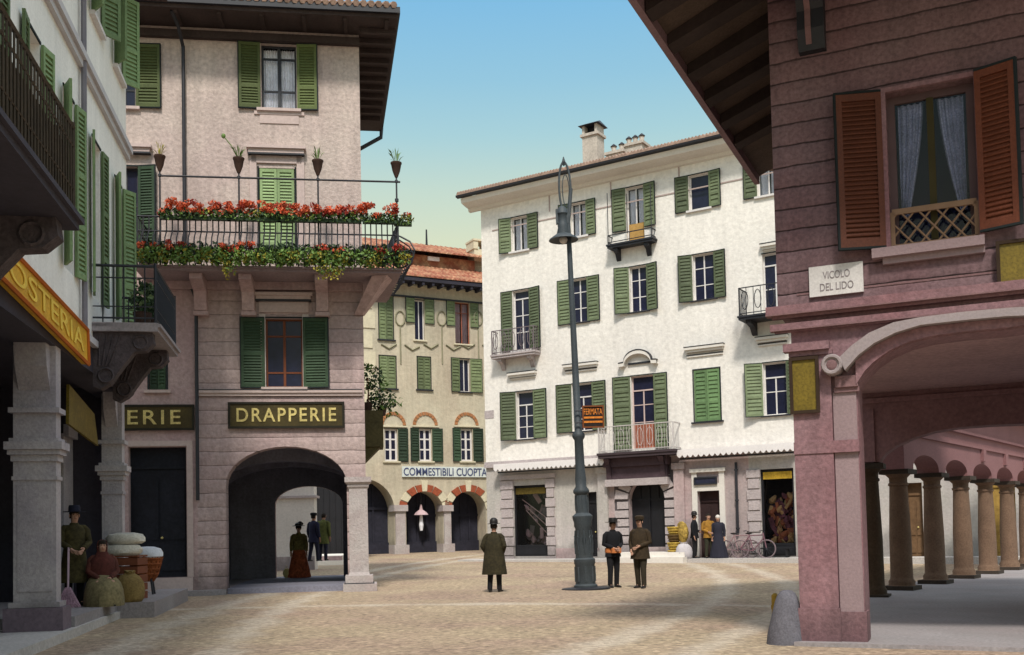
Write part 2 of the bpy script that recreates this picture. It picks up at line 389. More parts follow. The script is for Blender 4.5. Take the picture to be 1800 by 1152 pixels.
# ------------------------------------------------------------------ ground
def ground_material():
    m = mat('gravelled_square', (0.365,0.285,0.195), 0.13, 0.45, 0.42, 9, 0.05, tint=(0.315,0.225,0.17), tintamt=0.9)
    nt = m.node_tree; N = nt.nodes; L = nt.links
    b = N['Principled BSDF']; src = b.inputs['Base Color'].links[0].from_socket
    tc = N.new('ShaderNodeTexCoord')
    def band(x0, y0, x1, y1, bend, wid):     # soft pale cart track worn into the gravel, from a to b, bowed sideways
        d = Vector((x1-x0, y1-y0)); Ln = d.length; d /= Ln; n = Vector((-d.y, d.x))
        def dot(v, off):
            q = N.new('ShaderNodeVectorMath'); q.operation = 'DOT_PRODUCT'; q.inputs[1].default_value = (v.x, v.y, 0)
            L.new(tc.outputs['Object'], q.inputs[0])
            a = N.new('ShaderNodeMath'); a.operation = 'SUBTRACT'; L.new(q.outputs['Value'], a.inputs[0]); a.inputs[1].default_value = off
            return a.outputs[0]
        def mth(op, a, b_=None, c=None):
            q = N.new('ShaderNodeMath'); q.operation = op
            for i, v in enumerate((a, b_, c)):
                if v is None: continue
                if isinstance(v, (int, float)): q.inputs[i].default_value = v
                else: L.new(v, q.inputs[i])
            return q.outputs[0]
        t = mth('DIVIDE', dot(d, x0*d.x+y0*d.y), Ln); s_ = dot(n, x0*n.x+y0*n.y)
        bow = mth('MULTIPLY', mth('MULTIPLY', t, mth('SUBTRACT', 1.0, t)), 4*bend)
        dist = mth('ABSOLUTE', mth('SUBTRACT', s_, bow))
        nz = N.new('ShaderNodeTexNoise'); nz.inputs['Scale'].default_value = 0.9; nz.inputs['Detail'].default_value = 6; L.new(tc.outputs['Object'], nz.inputs['Vector'])
        dist = mth('ADD', dist, mth('MULTIPLY', mth('SUBTRACT', nz.outputs['Fac'], 0.5), wid*2.2))
        mr = N.new('ShaderNodeMapRange'); mr.interpolation_type = 'SMOOTHSTEP'
        mr.inputs['From Min'].default_value = 0; mr.inputs['From Max'].default_value = wid; mr.inputs['To Min'].default_value = 1; mr.inputs['To Max'].default_value = 0
        L.new(dist, mr.inputs['Value']); return mr.outputs[0], mth
    tot = None
    for a in ((-4.5,9,-3.5,48,2.5,0.55), (-2.9,9,-2.0,48,2.6,0.5), (-1.2,9,6.5,34,-1.5,0.5), (0.3,9,8,34,-1.6,0.45), (-6,22,8,17,1.5,0.5)):
        o, mth = band(*a)
        tot = o if tot is None else mth('MAXIMUM', tot, o)
    mx = N.new('ShaderNodeMix'); mx.data_type = 'RGBA'
    L.new(mth('MULTIPLY', tot, 0.7), mx.inputs[0]); L.new(src, mx.inputs[6]); mx.inputs[7].default_value = (0.50,0.43,0.35,1)
    vo = N.new('ShaderNodeTexVoronoi'); vo.feature = 'DISTANCE_TO_EDGE'; vo.inputs['Scale'].default_value = 12; L.new(tc.outputs['Object'], vo.inputs['Vector'])
    jr = N.new('ShaderNodeMapRange'); jr.inputs['From Max'].default_value = 0.10; jr.inputs['To Min'].default_value = 0.80; L.new(vo.outputs['Distance'], jr.inputs['Value'])
    vc = N.new('ShaderNodeTexVoronoi'); vc.inputs['Scale'].default_value = 12; L.new(tc.outputs['Object'], vc.inputs['Vector'])
    sp = N.new('ShaderNodeSeparateColor'); L.new(vc.outputs['Color'], sp.inputs[0])
    jj = mth('MULTIPLY', jr.outputs[0], mth('MULTIPLY_ADD', sp.outputs[0], 0.42, 0.80))
    sc2 = N.new('ShaderNodeVectorMath'); sc2.operation = 'SCALE'; L.new(mx.outputs[2], sc2.inputs[0]); L.new(jj, sc2.inputs['Scale'])
    L.new(sc2.outputs[0], b.inputs['Base Color'])
    return m
g = MB()
xs = [-400,-150,-60]+[-30+2*i for i in range(36)]+[60,150,400]
ys = [-300,-60,-10]+[2*i for i in range(45)]+[120,200,450,900]
for y in ys:
    for x in xs: g.v.append(Vector((x, y, gz(x, y))))
n = len(xs)
for j in range(len(ys)-1):
    for i in range(n-1): g.f.append([j*n+i, j*n+i+1, (j+1)*n+i+1, (j+1)*n+i]); g.m.append(0)
tag(g.build('ground', ground_material(), smooth=True), 'tan gravelled ground of the town square with pale cart tracks', 'ground', kind='structure')

# ------------------------------------------------------------------ window kit (all in a building's own frame: x along the wall, -y outwards)
def shutter(par, hu, sg, wd, z0, z1, mt, y=-0.015, ang=5, pitch=0.10, mid=(0.36,), edge=True, name='shutter'):
    if ang: ang = ang+((hu*7.31+z0*3.7) % 1.0)**3*16-2.5
    mb = MB()
    mb.M = Matrix.Translation((hu, y, 0)) @ Matrix.Rotation(R_(ang*(1 if sg < 0 else -1)), 4, 'Z')
    a, b = (-wd, 0) if sg < 0 else (0, wd)
    st = min(0.07, wd*0.16); t = 0.045
    mb.box(a, a+st, -t, 0, z0, z1); mb.box(b-st, b, -t, 0, z0, z1)
    rails = [z0, z1-0.09]+[z0+(z1-z0)*q-0.045 for q in mid]
    for q in rails: mb.box(a+st, b-st, -t+0.002, -0.002, q, q+0.09)
    rr = sorted(rails)
    mb.box(a+st, b-st, -0.010, -0.006, z0+0.09, z1-0.09)
    for i in range(len(rr)-1):
        lo_, hi = rr[i]+0.09, rr[i+1]
        k = max(1, int((hi-lo_)/pitch))
        for j in range(k):
            q0 = lo_+(hi-lo_)*j/k; q1 = lo_+(hi-lo_)*(j+0.72)/k
            mb.add([(a+st,-t+0.004,q0),(b-st,-t+0.004,q0),(b-st,-0.011,q1),(a+st,-0.011,q1)], [(0,1,2,3)])
            mb.add([(a+st,-t+0.004,q0),(b-st,-t+0.004,q0),(b-st,-t+0.010,q0-0.012),(a+st,-t+0.010,q0-0.012)], [(0,1,2,3)])
    if edge:
        mb.mi = 1; e = 0.028
        if sg < 0: mb.box(a-e, a-0.001, -t-0.006, 0.004, z0-e, z1+e)
        else: mb.box(b+0.001, b+e, -t-0.006, 0.004, z0-e, z1+e)
        mb.box(a, b, -t-0.006, 0.004, z1+0.001, z1+e); mb.box(a, b, -t-0.006, 0.004, z0-e, z0-0.001)
    return mb.build(name, [mt, M_ink], par, recalc=False)

def win(par, holes, u0, u1, z0, z1, sl=0, sr=0, mt=None, closed=False, fr=None, pane=None, nx=2, rows=(0.36,0.70), depth=0.2,
        sill=0.08, sillm=None, panel=None, panelm=None, curtain=None, ang=5, pitch=0.10, shz=None, name='window', border=0.055, mun=0.035,
        transom=None, rise=0, edge=True, mid=(0.36,), inkline=True):
    fr = fr or M_wfr; pane = pane or M_navy
    holes.append(dict(u0=u0, u1=u1, z0=z0, z1=z1, depth=depth+0.02, rise=rise))
    mb = MB(); y0, y1 = depth-0.06, depth
    b = border
    mb.box(u0, u0+b, y0, y1, z0, z1); mb.box(u1-b, u1, y0, y1, z0, z1)
    mb.box(u0+b, u1-b, y0, y1, z1-b, z1); mb.box(u0+b, u1-b, y0, y1, z0, z0+b)
    top = z1-b
    if transom:
        zt = z0+(z1-z0)*transom; mb.box(u0+b, u1-b, y0-0.01, y1, zt-b/2, zt+b/2); top = zt-b/2
    bot = z0+b
    for i in range(1, nx):
        x = u0+(u1-u0)*i/nx; k = mun*(1.5 if i*2 == nx else 1)
        mb.box(x-k/2, x+k/2, y0+0.004, y1-0.004, bot, top)
    for r in rows:
        z = z0+(z1-z0)*r
        if z < top-0.05: mb.box(u0+b, u1-b, y0+0.008, y1-0.008, z-mun/2, z+mun/2)
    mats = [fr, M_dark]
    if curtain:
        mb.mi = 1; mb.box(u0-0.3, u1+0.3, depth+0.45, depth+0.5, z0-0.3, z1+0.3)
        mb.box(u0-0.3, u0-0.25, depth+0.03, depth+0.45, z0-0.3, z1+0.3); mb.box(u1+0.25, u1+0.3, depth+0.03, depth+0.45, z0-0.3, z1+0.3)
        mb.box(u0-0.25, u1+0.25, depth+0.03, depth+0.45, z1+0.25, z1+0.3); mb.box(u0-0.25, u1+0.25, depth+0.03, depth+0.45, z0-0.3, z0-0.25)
    f = mb.build(name, mats, par)
    p = MB(); p.box(u0+b*0.6, u1-b*0.6, depth-0.035, depth-0.028, z0+b*0.6, z1-b*0.6)
    p.build('pane', GLASS if curtain else pane, f)
    if curtain:
        c = MB(); n = 22
        for half in (0, 1):
            a0 = u0+b if half == 0 else (u0+u1)/2+0.04; a1 = (u0+u1)/2-0.04 if half == 0 else u1-b
            P = [(a0+(a1-a0)*i/n, depth+0.09+0.03*math.sin(i*1.7+half)) for i in range(n+1)]
            for i in range(n): c.poly([(*P[i], z0+b), (*P[i+1], z0+b), (*P[i+1], z1-b), (*P[i], z1-b)])
        c.build('curtain', curtain, f, smooth=True, recalc=False)
    if panel:
        q = MB(); zt = z0+(z1-z0)*panel
        q.box(u0+b, u1-b, y0-0.015, y0-0.001, z0+0.02, zt)
        mid_ = (u0+u1)/2
        for (a0, a1) in ((u0+b+0.06, mid_-0.05), (mid_+0.05, u1-b-0.06)): q.box(a0, a1, y0-0.03, y0-0.014, z0+0.12, zt-0.1)
        q.build('door_panel', panelm or M_redwood, f)
    if sill:
        s = MB(); s.box(u0-0.12, u1+0.12, -0.10, 0.06, z0-sill, z0-0.002)
        s.build('sill', sillm or fr, f)
    if inkline:
        s = MB(); s.box(u0-0.03, u1+0.03, -0.02, 0.0, z1+0.004, z1+0.045); s.build('lintel_board', M_ink, f)
    za, zb = shz or (z0, z1)
    if closed:
        mdl = (u0+u1)/2
        shutter(f, u0+0.02, 1, mdl-u0-0.025, za+0.02, zb-0.02, mt, y=0.04, ang=0, pitch=pitch, edge=False, mid=mid)
        shutter(f, u1-0.02, -1, u1-mdl-0.025, za+0.02, zb-0.02, mt, y=0.04, ang=0, pitch=pitch, edge=False, mid=mid)
        s = MB(); e = 0.045
        s.box(u0-e, u0, -0.012, 0.05, z0-e, z1+e); s.box(u1, u1+e, -0.012, 0.05, z0-e, z1+e)
        s.build('shutter_frame', M_ink, f)
    else:
        if sl: shutter(f, u0-0.02, -1, sl, za, zb, mt, ang=ang, pitch=pitch, edge=edge, mid=mid)
        if sr: shutter(f, u1+0.02, 1, sr, za, zb, mt, ang=ang, pitch=pitch, edge=edge, mid=mid)
    return f
def pxwin(F, par, holes, op, L_=None, Rr=None, **k):   # op = opening in photo pixels, L_/Rr = outer edge of each open shutter
    u0, u1, z0, z1 = F.r(*op)
    ym = (op[1]+op[3])/2
    sl = u0-F.at(L_, ym)[0]-0.02 if L_ else 0
    sr = F.at(Rr, ym)[0]-u1-0.02 if Rr else 0
    return win(par, holes, u0, u1, z0, z1, sl, sr, **k)

def text_mesh(par, s, x0, x1, z0, z1, mt, y=-0.02, name='lettering', ext=0.012, thick=0.012, space=1.0, fill=0.9):
    cu = bpy.data.curves.new('lettering', 'FONT'); cu.body = s; cu.extrude = ext; cu.offset = thick; cu.align_x = 'LEFT'; cu.space_character = space
    ob = bpy.data.objects.new('lettering_curve', cu); C.objects.link(ob)
    bpy.context.view_layer.update()
    dg = bpy.context.evaluated_depsgraph_get()
    me = bpy.data.meshes.new_from_object(ob.evaluated_get(dg))
    bpy.data.objects.remove(ob)
    xs_ = [v.co.x for v in me.vertices]; ys_ = [v.co.y for v in me.vertices]
    ax, bx, ay, by = min(xs_), max(xs_), min(ys_), max(ys_)
    w_, h_ = (x1-x0)*fill, (z1-z0)
    sx_, sy_ = w_/(bx-ax), h_/(by-ay)
    for v in me.vertices:
        X = (v.co.x-ax)*sx_+x0+(x1-x0)*(1-fill)/2; Z = (v.co.y-ay)*sy_+z0; Y = y-v.co.z
        v.co = (X, Y, Z)
    me.materials.clear(); me.materials.append(mt)
    o = bpy.data.objects.new(name, me); C.objects.link(o); o.parent = par
    return o
def signboard(name, label, F, u0, u1, z0, z1, y, bgm, frm, txt=None, tm=None, depth=0.06, border=0.05, tz=(0.24,0.76), fill=0.9, group=None, thick=0.02, cat='sign', space=1.0, tx=(0.0, 1.0)):
    t = thing(name, label, cat, F.w(u0, y, z0), F.a, group)
    W, H = u1-u0, z1-z0
    b = MB(); b.box(0, W, -depth, -0.002, 0, H); b.build('board', bgm, t)
    if frm:
        f = MB(); e = border
        f.box(-0.01, W+0.01, -depth-0.025, -depth+0.01, H-e, H+0.01); f.box(-0.01, W+0.01, -depth-0.025, -depth+0.01, -0.01, e)
        f.box(-0.01, e, -depth-0.025, -depth+0.01, e, H-e); f.box(W-e, W+0.01, -depth-0.025, -depth+0.01, e, H-e)
        f.build('frame', frm, t)
    if txt: text_mesh(t, txt, W*tx[0], W*tx[1], H*tz[0], H*tz[1], tm, y=-depth-0.006, fill=fill, thick=thick, space=space)
    return t
# ================================================================== WHITE HOUSE across the square
p0 = on_ground(858, 985)
W = Frame(p0, math.atan2(-1800, 2900))
wt = thing('white_house', 'tall four storey white house with green shutters and cream awnings behind the lamp post', 'building', W.o, W.a)
HW = []
WLEN = 27.0
zE = W.at(845, 352)[1]      # top of the wall at the left corner
zS = W.at(1120, 806)[1]     # string course over the ground floor
k = dict(mt=M_sgW, pitch=0.13)
# top floor
pxwin(W, wt, HW, (899,381,927,441), 880, 946, curtain=M_curt, rows=(), **k)
pxwin(W, wt, HW, (1003,356,1030,416), 984, 1047, curtain=M_curt, rows=(), **k)
f3 = pxwin(W, wt, HW, (1101,328,1132,428), 1078, 1153, curtain=M_curt, rows=(), panel=0.36, panelm=mat('ochre_door_panel', (0.42,0.25,0.08), 0.15, 2, 0.1, 12), sill=0.06, name='balcony_door',
      shz=(W.at(1115,402)[1], W.at(1115,328)[1]), **k)
pxwin(W, wt, HW, (1211,306,1246,368), 1188, 1267, rows=(), nx=1, **k)
pxwin(W, wt, HW, (1331,285,1368,343), 1308, 1392, curtain=M_curt, rows=(), **k)
# third floor
pxwin(W, wt, HW, (902,510,931,615), 883, 952, transom=0.86, rows=(0.3,0.58), fr=M_wfr, name='balcony_door', **k)
pxwin(W, wt, HW, (1004,490,1032,567), 982, 1054, rows=(0.33,0.70), sillm=M_iron, sill=0.05, **k)
pxwin(W, wt, HW, (1107,468,1137,548), 1083, 1158, rows=(0.33,0.70), sillm=M_iron, sill=0.05, **k)
pxwin(W, wt, HW, (1218,446,1255,527), 1195, 1276, rows=(0.33,0.70), sillm=M_iron, sill=0.05, **k)
fb = pxwin(W, wt, HW, (1341,444,1384,548), None, None, nx=2, rows=(0.4,), transom=0.8, name='balcony_door', **k)
# second floor
pxwin(W, wt, HW, (908,688,938,772), 884, 963, transom=0.72, rows=(0.26,0.49), sillm=M_iron, sill=0.05, **k)
pxwin(W, wt, HW, (1006,674,1041,758), 980, 1066, transom=0.72, rows=(0.26,0.49), sillm=M_iron, sill=0.05, **k)
fd = pxwin(W, wt, HW, (1110,660,1150,788), 1080, 1174, transom=0.80, rows=(0.36,0.6), fr=mat('pale_red_door_frame', (0.55,0.42,0.40), 0.1, 2), panel=0.34, panelm=M_redwood, sill=0, mid=(0.2,0.4,0.6,0.8), name='balcony_door', **k)
pxwin(W, wt, HW, (1220,649,1266,741), None, None, closed=True, mt=M_sgW if False else mat('light_green_paint', (0.15,0.25,0.11), 0.2, 1.6, 0.15, 12), pitch=0.15, sillm=M_iron, sill=0.06)
pxwin(W, wt, HW, (1342,637,1383,730), 1312, 1412, transom=0.72, rows=(0.45,), sillm=M_iron, sill=0.05, **k)
fl = pxwin(W, wt, HW, (1344,637,1346,640), None, None, **k) if False else None
# further windows to the right, hidden by the rose house from here
for base in (18.6, 21.6, 24.4):
    for (za, zb) in ((zS+0.9, zS+3.2), (zS+4.6, zS+6.7), (zS+7.9, zS+9.4)):
        win(wt, HW, base, base+1.0, za, zb, 0.55, 0.55, **k)
# ground floor openings
def opening(px, **k): 
    a, b, c, d = W.r(*px); h = dict(u0=a, u1=b, z0=c, z1=d, depth=0.35); h.update(k); HW.append(h); return a, b, c, d
s1 = opening((903,853,962,978))
d2 = opening((1031,865,1050,979))
pt = opening((1106,843,1170,962)); HW[-1]['rise'] = (pt[1]-pt[0])/2
d3 = opening((1228,863,1267,982))
s4 = opening((1338,824,1397,978))
# arcade side shops seen between the columns
extra = []
for (a, b, hi) in ((16.2,17.0,2.9), (18.05,18.6,2.7), (20.6,21.6,2.9), (23.3,24.4,2.9)):
    HW.append(dict(u0=a, u1=b, z0=0.05, z1=hi, depth=0.3)); extra.append((a, b, 0.05, hi))
mb = MB()
wall(mb, 0, WLEN, zS, zE, HW)
mb.poly([(0,0,-0.6),(0,9,-0.6),(0,9,zE),(0,0,zE)]); mb.poly([(WLEN,0,-0.6),(WLEN,9,-0.6),(WLEN,9,zE),(WLEN,0,zE)]); mb.poly([(0,9,-0.6),(WLEN,9,-0.6),(WLEN,9,zE),(0,9,zE)])
mb.mi = 1
uP0, uP1 = W.at(1066, 880)[0], W.at(1318, 880)[0]
wall(mb, 0, uP0, -0.6, zS, HW); mb.mi = 2; wall(mb, uP0, uP1, -0.6, zS, HW); mb.mi = 1; wall(mb, uP1, WLEN, -0.6, zS, HW)
mb.build('wall', [M_white, M_pale_base, M_pinkplinth], wt, recalc=False)
# ground floor fittings
def shop_window(par, r, strip_mat, name='shop_window'):
    a, b, c, d = r
    f = MB(); e = 0.09
    f.box(a, a+e, 0.10, 0.2, c, d); f.box(b-e, b, 0.10, 0.2, c, d); f.box(a+e, b-e, 0.10, 0.2, d-e, d)
    f.box(a+e, b-e, 0.06, 0.22, c, c+0.42); f.box(a+e, b-e, 0.05, 0.24, c+0.42, c+0.50)
    f.box(a+e+0.05, b-e-0.05, 0.045, 0.058, c+0.08, c+0.34)
    f.mi = 1
    f.box(a-0.2, b+0.2, 1.2, 1.25, c-0.1, d+0.1); f.box(a-0.2, a-0.15, 0.36, 1.2, c-0.1, d+0.1); f.box(b+0.15, b+0.2, 0.36, 1.2, c-0.1, d+0.1); f.box(a-0.15, b+0.15, 0.36, 1.2, d+0.05, d+0.1); f.box(a-0.15, b+0.15, 0.36, 1.2, c-0.1, c+0.40)
    f.mi = 2; f.box(a+e, b-e, 0.085, 0.12, d-e-0.30, d-e-0.02)  # coloured strip across the top of the shop window
    o = f.build(name, [M_darkgreen, M_dark, strip_mat], par)
    p = MB(); p.box(a+e*0.5, b-e*0.5, 0.15, 0.157, c+0.5, d-e-0.3); p.build('pane', GLASS, o)
    return o
M_gild = mat('gilt_fascia_strip', (0.45,0.28,0.03), 0.35, 3, 0.3, 20)
sw1 = shop_window(wt, s1, mat('dark_gilt_strip', (0.10,0.07,0.012), 0.3, 3, 0.3, 20))
sw4 = shop_window(wt, s4, M_gild)
def goods(par, r, cols, n, seed, zmax):
    rnd = random.Random(seed); a, b, c, d = r
    for ci, cm in enumerate(cols):
        q = MB()
        for i in range(n):
            x = rnd.uniform(a+0.2, b-0.2); z = c+0.45+rnd.uniform(0, 1)**1.3*(zmax-c-0.5); y = 0.4+rnd.uniform(0.05, 0.5)
            s_ = rnd.uniform(0.06, 0.2)
            q.M = Matrix.Translation((x, y, z)) @ Matrix.Rotation(rnd.uniform(-0.8, 0.8), 4, 'Y') @ Matrix.Rotation(rnd.uniform(-1, 1), 4, 'Z')
            if rnd.random() < 0.5: q.box(-s_*0.6, s_*0.6, -0.02, 0.02, -s_*1.4, s_*1.4)
            else: q.lathe([(s_*0.3,-s_),(s_*0.7,-s_*0.4),(s_*0.55,s_*0.3),(s_*0.2,s_)], n=8)
        q.build('shop_display', cm, par)
goods(sw4, s4, (mat('russet_goods', (0.30,0.10,0.05), 0.3, 3), mat('tan_goods', (0.42,0.26,0.12), 0.3, 3), mat('plum_goods', (0.14,0.05,0.07), 0.3, 3)), 26, 3, s4[2]+2.5)
goods(sw1, s1, (mat('mauve_cloth_goods', (0.34,0.24,0.27), 0.3, 3), mat('grey_goods', (0.12,0.10,0.12), 0.3, 3)), 14, 5, s1[2]+2.8)
q = MB(); a, b, c, d = s1
for i in range(3): q.tube([(a+0.2+0.1*i, 0.45, d-0.6-0.25*i), (b-0.25, 0.5, d-1.5-0.35*i)], 0.022, 5)
q.build('shop_display', M_curtp, sw1)
def door(par, r, mt=M_darkgreen, fan=0.25, name='door', tr=True):
    a, b, c, d = r
    q = MB(); q.box(a, b, 0.24, 0.32, c, d)
    zt = d-(d-c)*fan*0.6
    q.box(a+0.06, b-0.06, 0.20, 0.241, zt-0.05, zt+0.03)
    mdl = (a+b)/2
    for (x0, x1) in ((a+0.08, mdl-0.03), (mdl+0.03, b-0.08)):
        for (f0, f1) in ((0.06,0.30), (0.34,0.9)):
            q.box(x0, x1, 0.215, 0.241, c+(zt-c)*f0, c+(zt-c)*f1)
    o = q.build(name, mt, par)
    h = MB(); h.ball((mdl+0.07, 0.19, c+1.05), 0.035, 0.035, 0.035, 6, 4); h.build('handle', M_gold, o)
    return o
door(wt, d2); door(wt, d3, mt=mat('dark_red_black_door', (0.035,0.018,0.018), 0.3, 2, 0.2, 10))
for r in extra: door(wt, r, mt=mat('ochre_shop_door', (0.32,0.20,0.05), 0.3, 2, 0.2, 10) if r[0] != 18.05 else mat('brown_shop_door', (0.14,0.08,0.04), 0.3, 2, 0.2, 10))
# door surround with name plate above
q = MB(); a, b, c, d = d3; e = 0.22; zt = W.at(1243, 830)[1]
q.box(a-e, a, -0.07, 0.02, c-0.25, zt); q.box(b, b+e, -0.07, 0.02, c-0.25, zt); q.box(a, b, -0.068, 0.02, d, d+0.3); q.box(a-e-0.06, b+e+0.06, -0.14, 0.02, zt, zt+0.14)
q.build('door_surround', M_whitetrim, wt)
# portal
a, b, c, d = pt; cx_, rad = (a+b)/2, (b-a)/2; zs_ = d-rad
q = MB(); q.prism([(x, z) for x, z in arch_pts(a, b, zs_, rad)]+[(b, c), (a, c)], 0.30, 0.34)
q.box(cx_-0.03, cx_+0.03, 0.24, 0.30, c, d-0.05); q.box(a, b, 0.26, 0.30, zs_-0.05, zs_+0.05)
for i in range(1, 4): q.box(a+(b-a)*i/4-0.02, a+(b-a)*i/4+0.02, 0.25, 0.30, zs_, d-0.15)
q.build('portal_door', M_darkgreen, wt)
q = MB()
nv = 9
for i in range(nv):
    t0, t1 = PI*(i+0.10)/nv, PI*(i+0.90)/nv
    R0, R1 = rad+0.02, rad+(0.62 if i % 2 == 0 else 0.52)
    pts = [(cx_-R0*math.cos(t0), zs_+R0*math.sin(t0)), (cx_-R1*math.cos(t0), zs_+R1*math.sin(t0)), (cx_-R1*math.cos(t1), zs_+R1*math.sin(t1)), (cx_-R0*math.cos(t1), zs_+R0*math.sin(t1))]
    q.prism(pts, -0.10, 0.02)
for sgn in (-1, 1):
    x0 = a if sgn < 0 else b
    zz = c-0.2; j = 0
    while zz < zs_-0.1:
        wq = 0.50 if j % 2 else 0.62
        q.box(min(x0, x0+sgn*wq), max(x0, x0+sgn*wq), -0.10, 0.02, zz, min(zz+0.30, zs_)); zz += 0.36; j += 1
q.build('portal_surround', M_quoin, wt)
q = MB(); wall(q, a-0.65, b+0.65, c-0.2, d+0.62, [dict(u0=a, u1=b, z0=c-0.3, z1=d, rise=rad, depth=0.01)], y=-0.012); q.build('portal_backing', mat('dark_joint_mortar', (0.10,0.085,0.09), 0.2, 3), wt, recalc=False)  # dark mortar sheet showing in the joints between the surround blocks
# quoined frames and pilasters of the ground floor
def quoins(x0, x1, zt, per=0.42):
    q = MB(); zz = -0.2; j = 0
    while zz < zt-0.05:
        o_ = 0.0 if j % 2 else 0.05
        q.box(x0-o_, x1+o_, -0.07, 0.02, zz, min(zz+per-0.05, zt)); zz += per; j += 1
    q.build('quoin_strip', M_quoin, wt)
zq = W.at(930, 842)[1]
quoins(W.at(883,910)[0], s1[0]-0.02, zq); quoins(s1[1]+0.02, W.at(975,910)[0], zq)
q = MB(); q.box(W.at(880,850)[0], W.at(977,850)[0], -0.11, 0.02, zq, zq+0.2); q.build('shop_cornice', M_quoin, wt)
quoins(W.at(1317,900)[0], s4[0]-0.03, W.at(1330,826)[1])
for px in (1062, 1196):
    x = W.at(px, 880)[0]; q = MB(); q.box(x-0.22, x+0.22, -0.14, 0.02, -0.3, zS-0.3); q.box(x-0.28, x+0.28, -0.2, 0.02, -0.3, 0.35); q.box(x-0.28, x+0.28, -0.2, 0.02, zS-0.55, zS-0.3)
    q.build('pilaster', M_pale_base if px < 1100 else M_pinkplinth, wt)
q = MB(); x = W.at(1297, 880)[0]; q.tube([(x,-0.10,zS-0.4),(x,-0.10,1.0)], 0.055, 8); 
for zz in (1.2, 2.3, zS-0.7): q.lathe([(0.08,-0.03),(0.08,0.03)], x, -0.10, 8, z=zz)
q.build('drainpipe', M_iron, wt)
# plinth course
for (x0, x1) in ((0, W.at(883,910)[0]-0.06), (W.at(975,910)[0]+0.06, d2[0]), (d2[1], W.at(1062,880)[0]-0.29), (W.at(1196,880)[0]+0.29, d3[0]-0.23), (d3[1]+0.23, W.at(1317,900)[0]-0.06)):
    if x1 > x0: q = MB(); q.box(x0, x1, -0.05, 0.02, -0.4, 0.5); q.build('plinth', M_pinkplinth, wt)
# string course and main eave
q = MB(); q.box(-0.05, WLEN, -0.12, 0.0, zS-0.02, zS+0.12); q.box(-0.05, WLEN, -0.06, 0.0, zS+0.12, zS+0.24); q.build('string_course', M_quoin, wt)
zF = zE-1.55
q = MB(); q.box(0.6, WLEN, -0.025, 0.002, zF, zF+0.05)
for u in (3.6, 6.6, 9.7, 12.7, 15.7): q.box(u, u+0.05, -0.03, 0.002, zF+0.35, zE-0.5)
q.build('frieze_line', mat('pinkish_frieze_line', (0.42,0.33,0.31), 0.15, 2), wt)
rf = MB()
prof = [(0.0,zE-0.50),(-0.12,zE-0.46),(-0.16,zE-0.34),(-0.40,zE-0.30),(-0.62,zE-0.24),(-0.70,zE-0.22),(-0.76,zE-0.02),(0.0,zE-0.02)]
rf.prismx(prof, -0.6, WLEN+0.3)
rf.build('cornice', M_whitetrim, wt)
g_ = MB(); g_.prismx([(-0.76,zE-0.01),(-0.92,zE+0.02),(-0.94,zE+0.10),(-0.76,zE+0.14)], -0.75, WLEN+0.3); g_.build('gutter', M_iron, wt)
rr = MB()
n = 190
for i in range(n):   # ribbed tiles
    x0 = -0.75+(WLEN+1)*i/n; x1 = -0.75+(WLEN+1)*(i+1)/n; xm = (x0+x1)/2
    A_ = [(x0,-0.86,zE+0.20),(xm,-0.86,zE+0.29),(x1,-0.86,zE+0.20)]; B_ = [(x0,4.5,zE+1.5),(xm,4.5,zE+1.59),(x1,4.5,zE+1.5)]
    rr.add(A_+B_, [(0,1,4,3),(1,2,5,4)])
    rr.add([(x0,-0.86,zE+0.20),(xm,-0.86,zE+0.29),(x1,-0.86,zE+0.20),(x1,-0.86,zE+0.12),(x0,-0.86,zE+0.12)], [(0,1,2,3,4)])
rr.poly([(-0.75,4.5,zE+1.5),(WLEN+0.25,4.5,zE+1.5),(WLEN+0.25,9.8,zE),(-0.75,9.8,zE)])
rr.poly([(-0.75,-0.86,zE+0.12),(-0.75,4.5,zE+1.55),(-0.75,9.8,zE)])
rf = rr.build('roof', M_tile2, wt, recalc=False)
def chimney(u, y, w_, h, cap):
    q = MB(); z = zE+0.2+ (y+0.86)*0.25
    q.box(u-w_/2, u+w_/2, y-0.35, y+0.35, z-0.4, z+h)
    q.box(u-w_/2-0.08, u+w_/2+0.08, y-0.42, y+0.42, z+h, z+h+0.12)
    if cap == 1:
        for dx in (-w_/2, w_/2-0.12): q.box(u+dx, u+dx+0.12, y-0.35, y+0.35, z+h+0.12, z+h+0.5)
        q.mi = 1; q.hexa([(u-w_/2-0.14,y-0.5,z+h+0.5),(u+w_/2+0.14,y-0.5,z+h+0.5),(u+w_/2+0.14,y+0.5,z+h+0.5),(u-w_/2-0.14,y+0.5,z+h+0.5)], [(u-w_/2,y-0.05,z+h+0.72),(u+w_/2,y-0.05,z+h+0.72),(u+w_/2,y+0.05,z+h+0.72),(u-w_/2,y+0.05,z+h+0.72)])
        q.box(u-w_/2+0.12, u+w_/2-0.12, y-0.02, y+0.02, z+h+0.12, z+h+0.5)
    else:
        k = 3 if w_ > 0.9 else 2
        for i in range(k):
            q.lathe([(0.11,0),(0.11,0.28),(0.14,0.30)], u-w_/2+w_*(i+0.5)/k, y, 8, z=z+h+0.12)
        q.mi = 1
        for i in range(k): q.lathe([(0.09,0.3),(0.16,0.34),(0.03,0.46)], u-w_/2+w_*(i+0.5)/k, y, 8, z=z+h+0.12)
    q.build('chimney', [mat('weathered_chimney_render', (0.46,0.41,0.36), 0.16, 2, 0.2, 12), M_iron], wt)
zc = zE+0.7
chimney(W.at(1043, 260, 2.2)[0], 2.2, 0.75, W.at(1043, 243, 2.2)[1]-(zE+0.2+3.06*0.25), 1)
chimney(W.at(1086, 262, 2.6)[0], 2.6, 0.8, 0.55, 2)
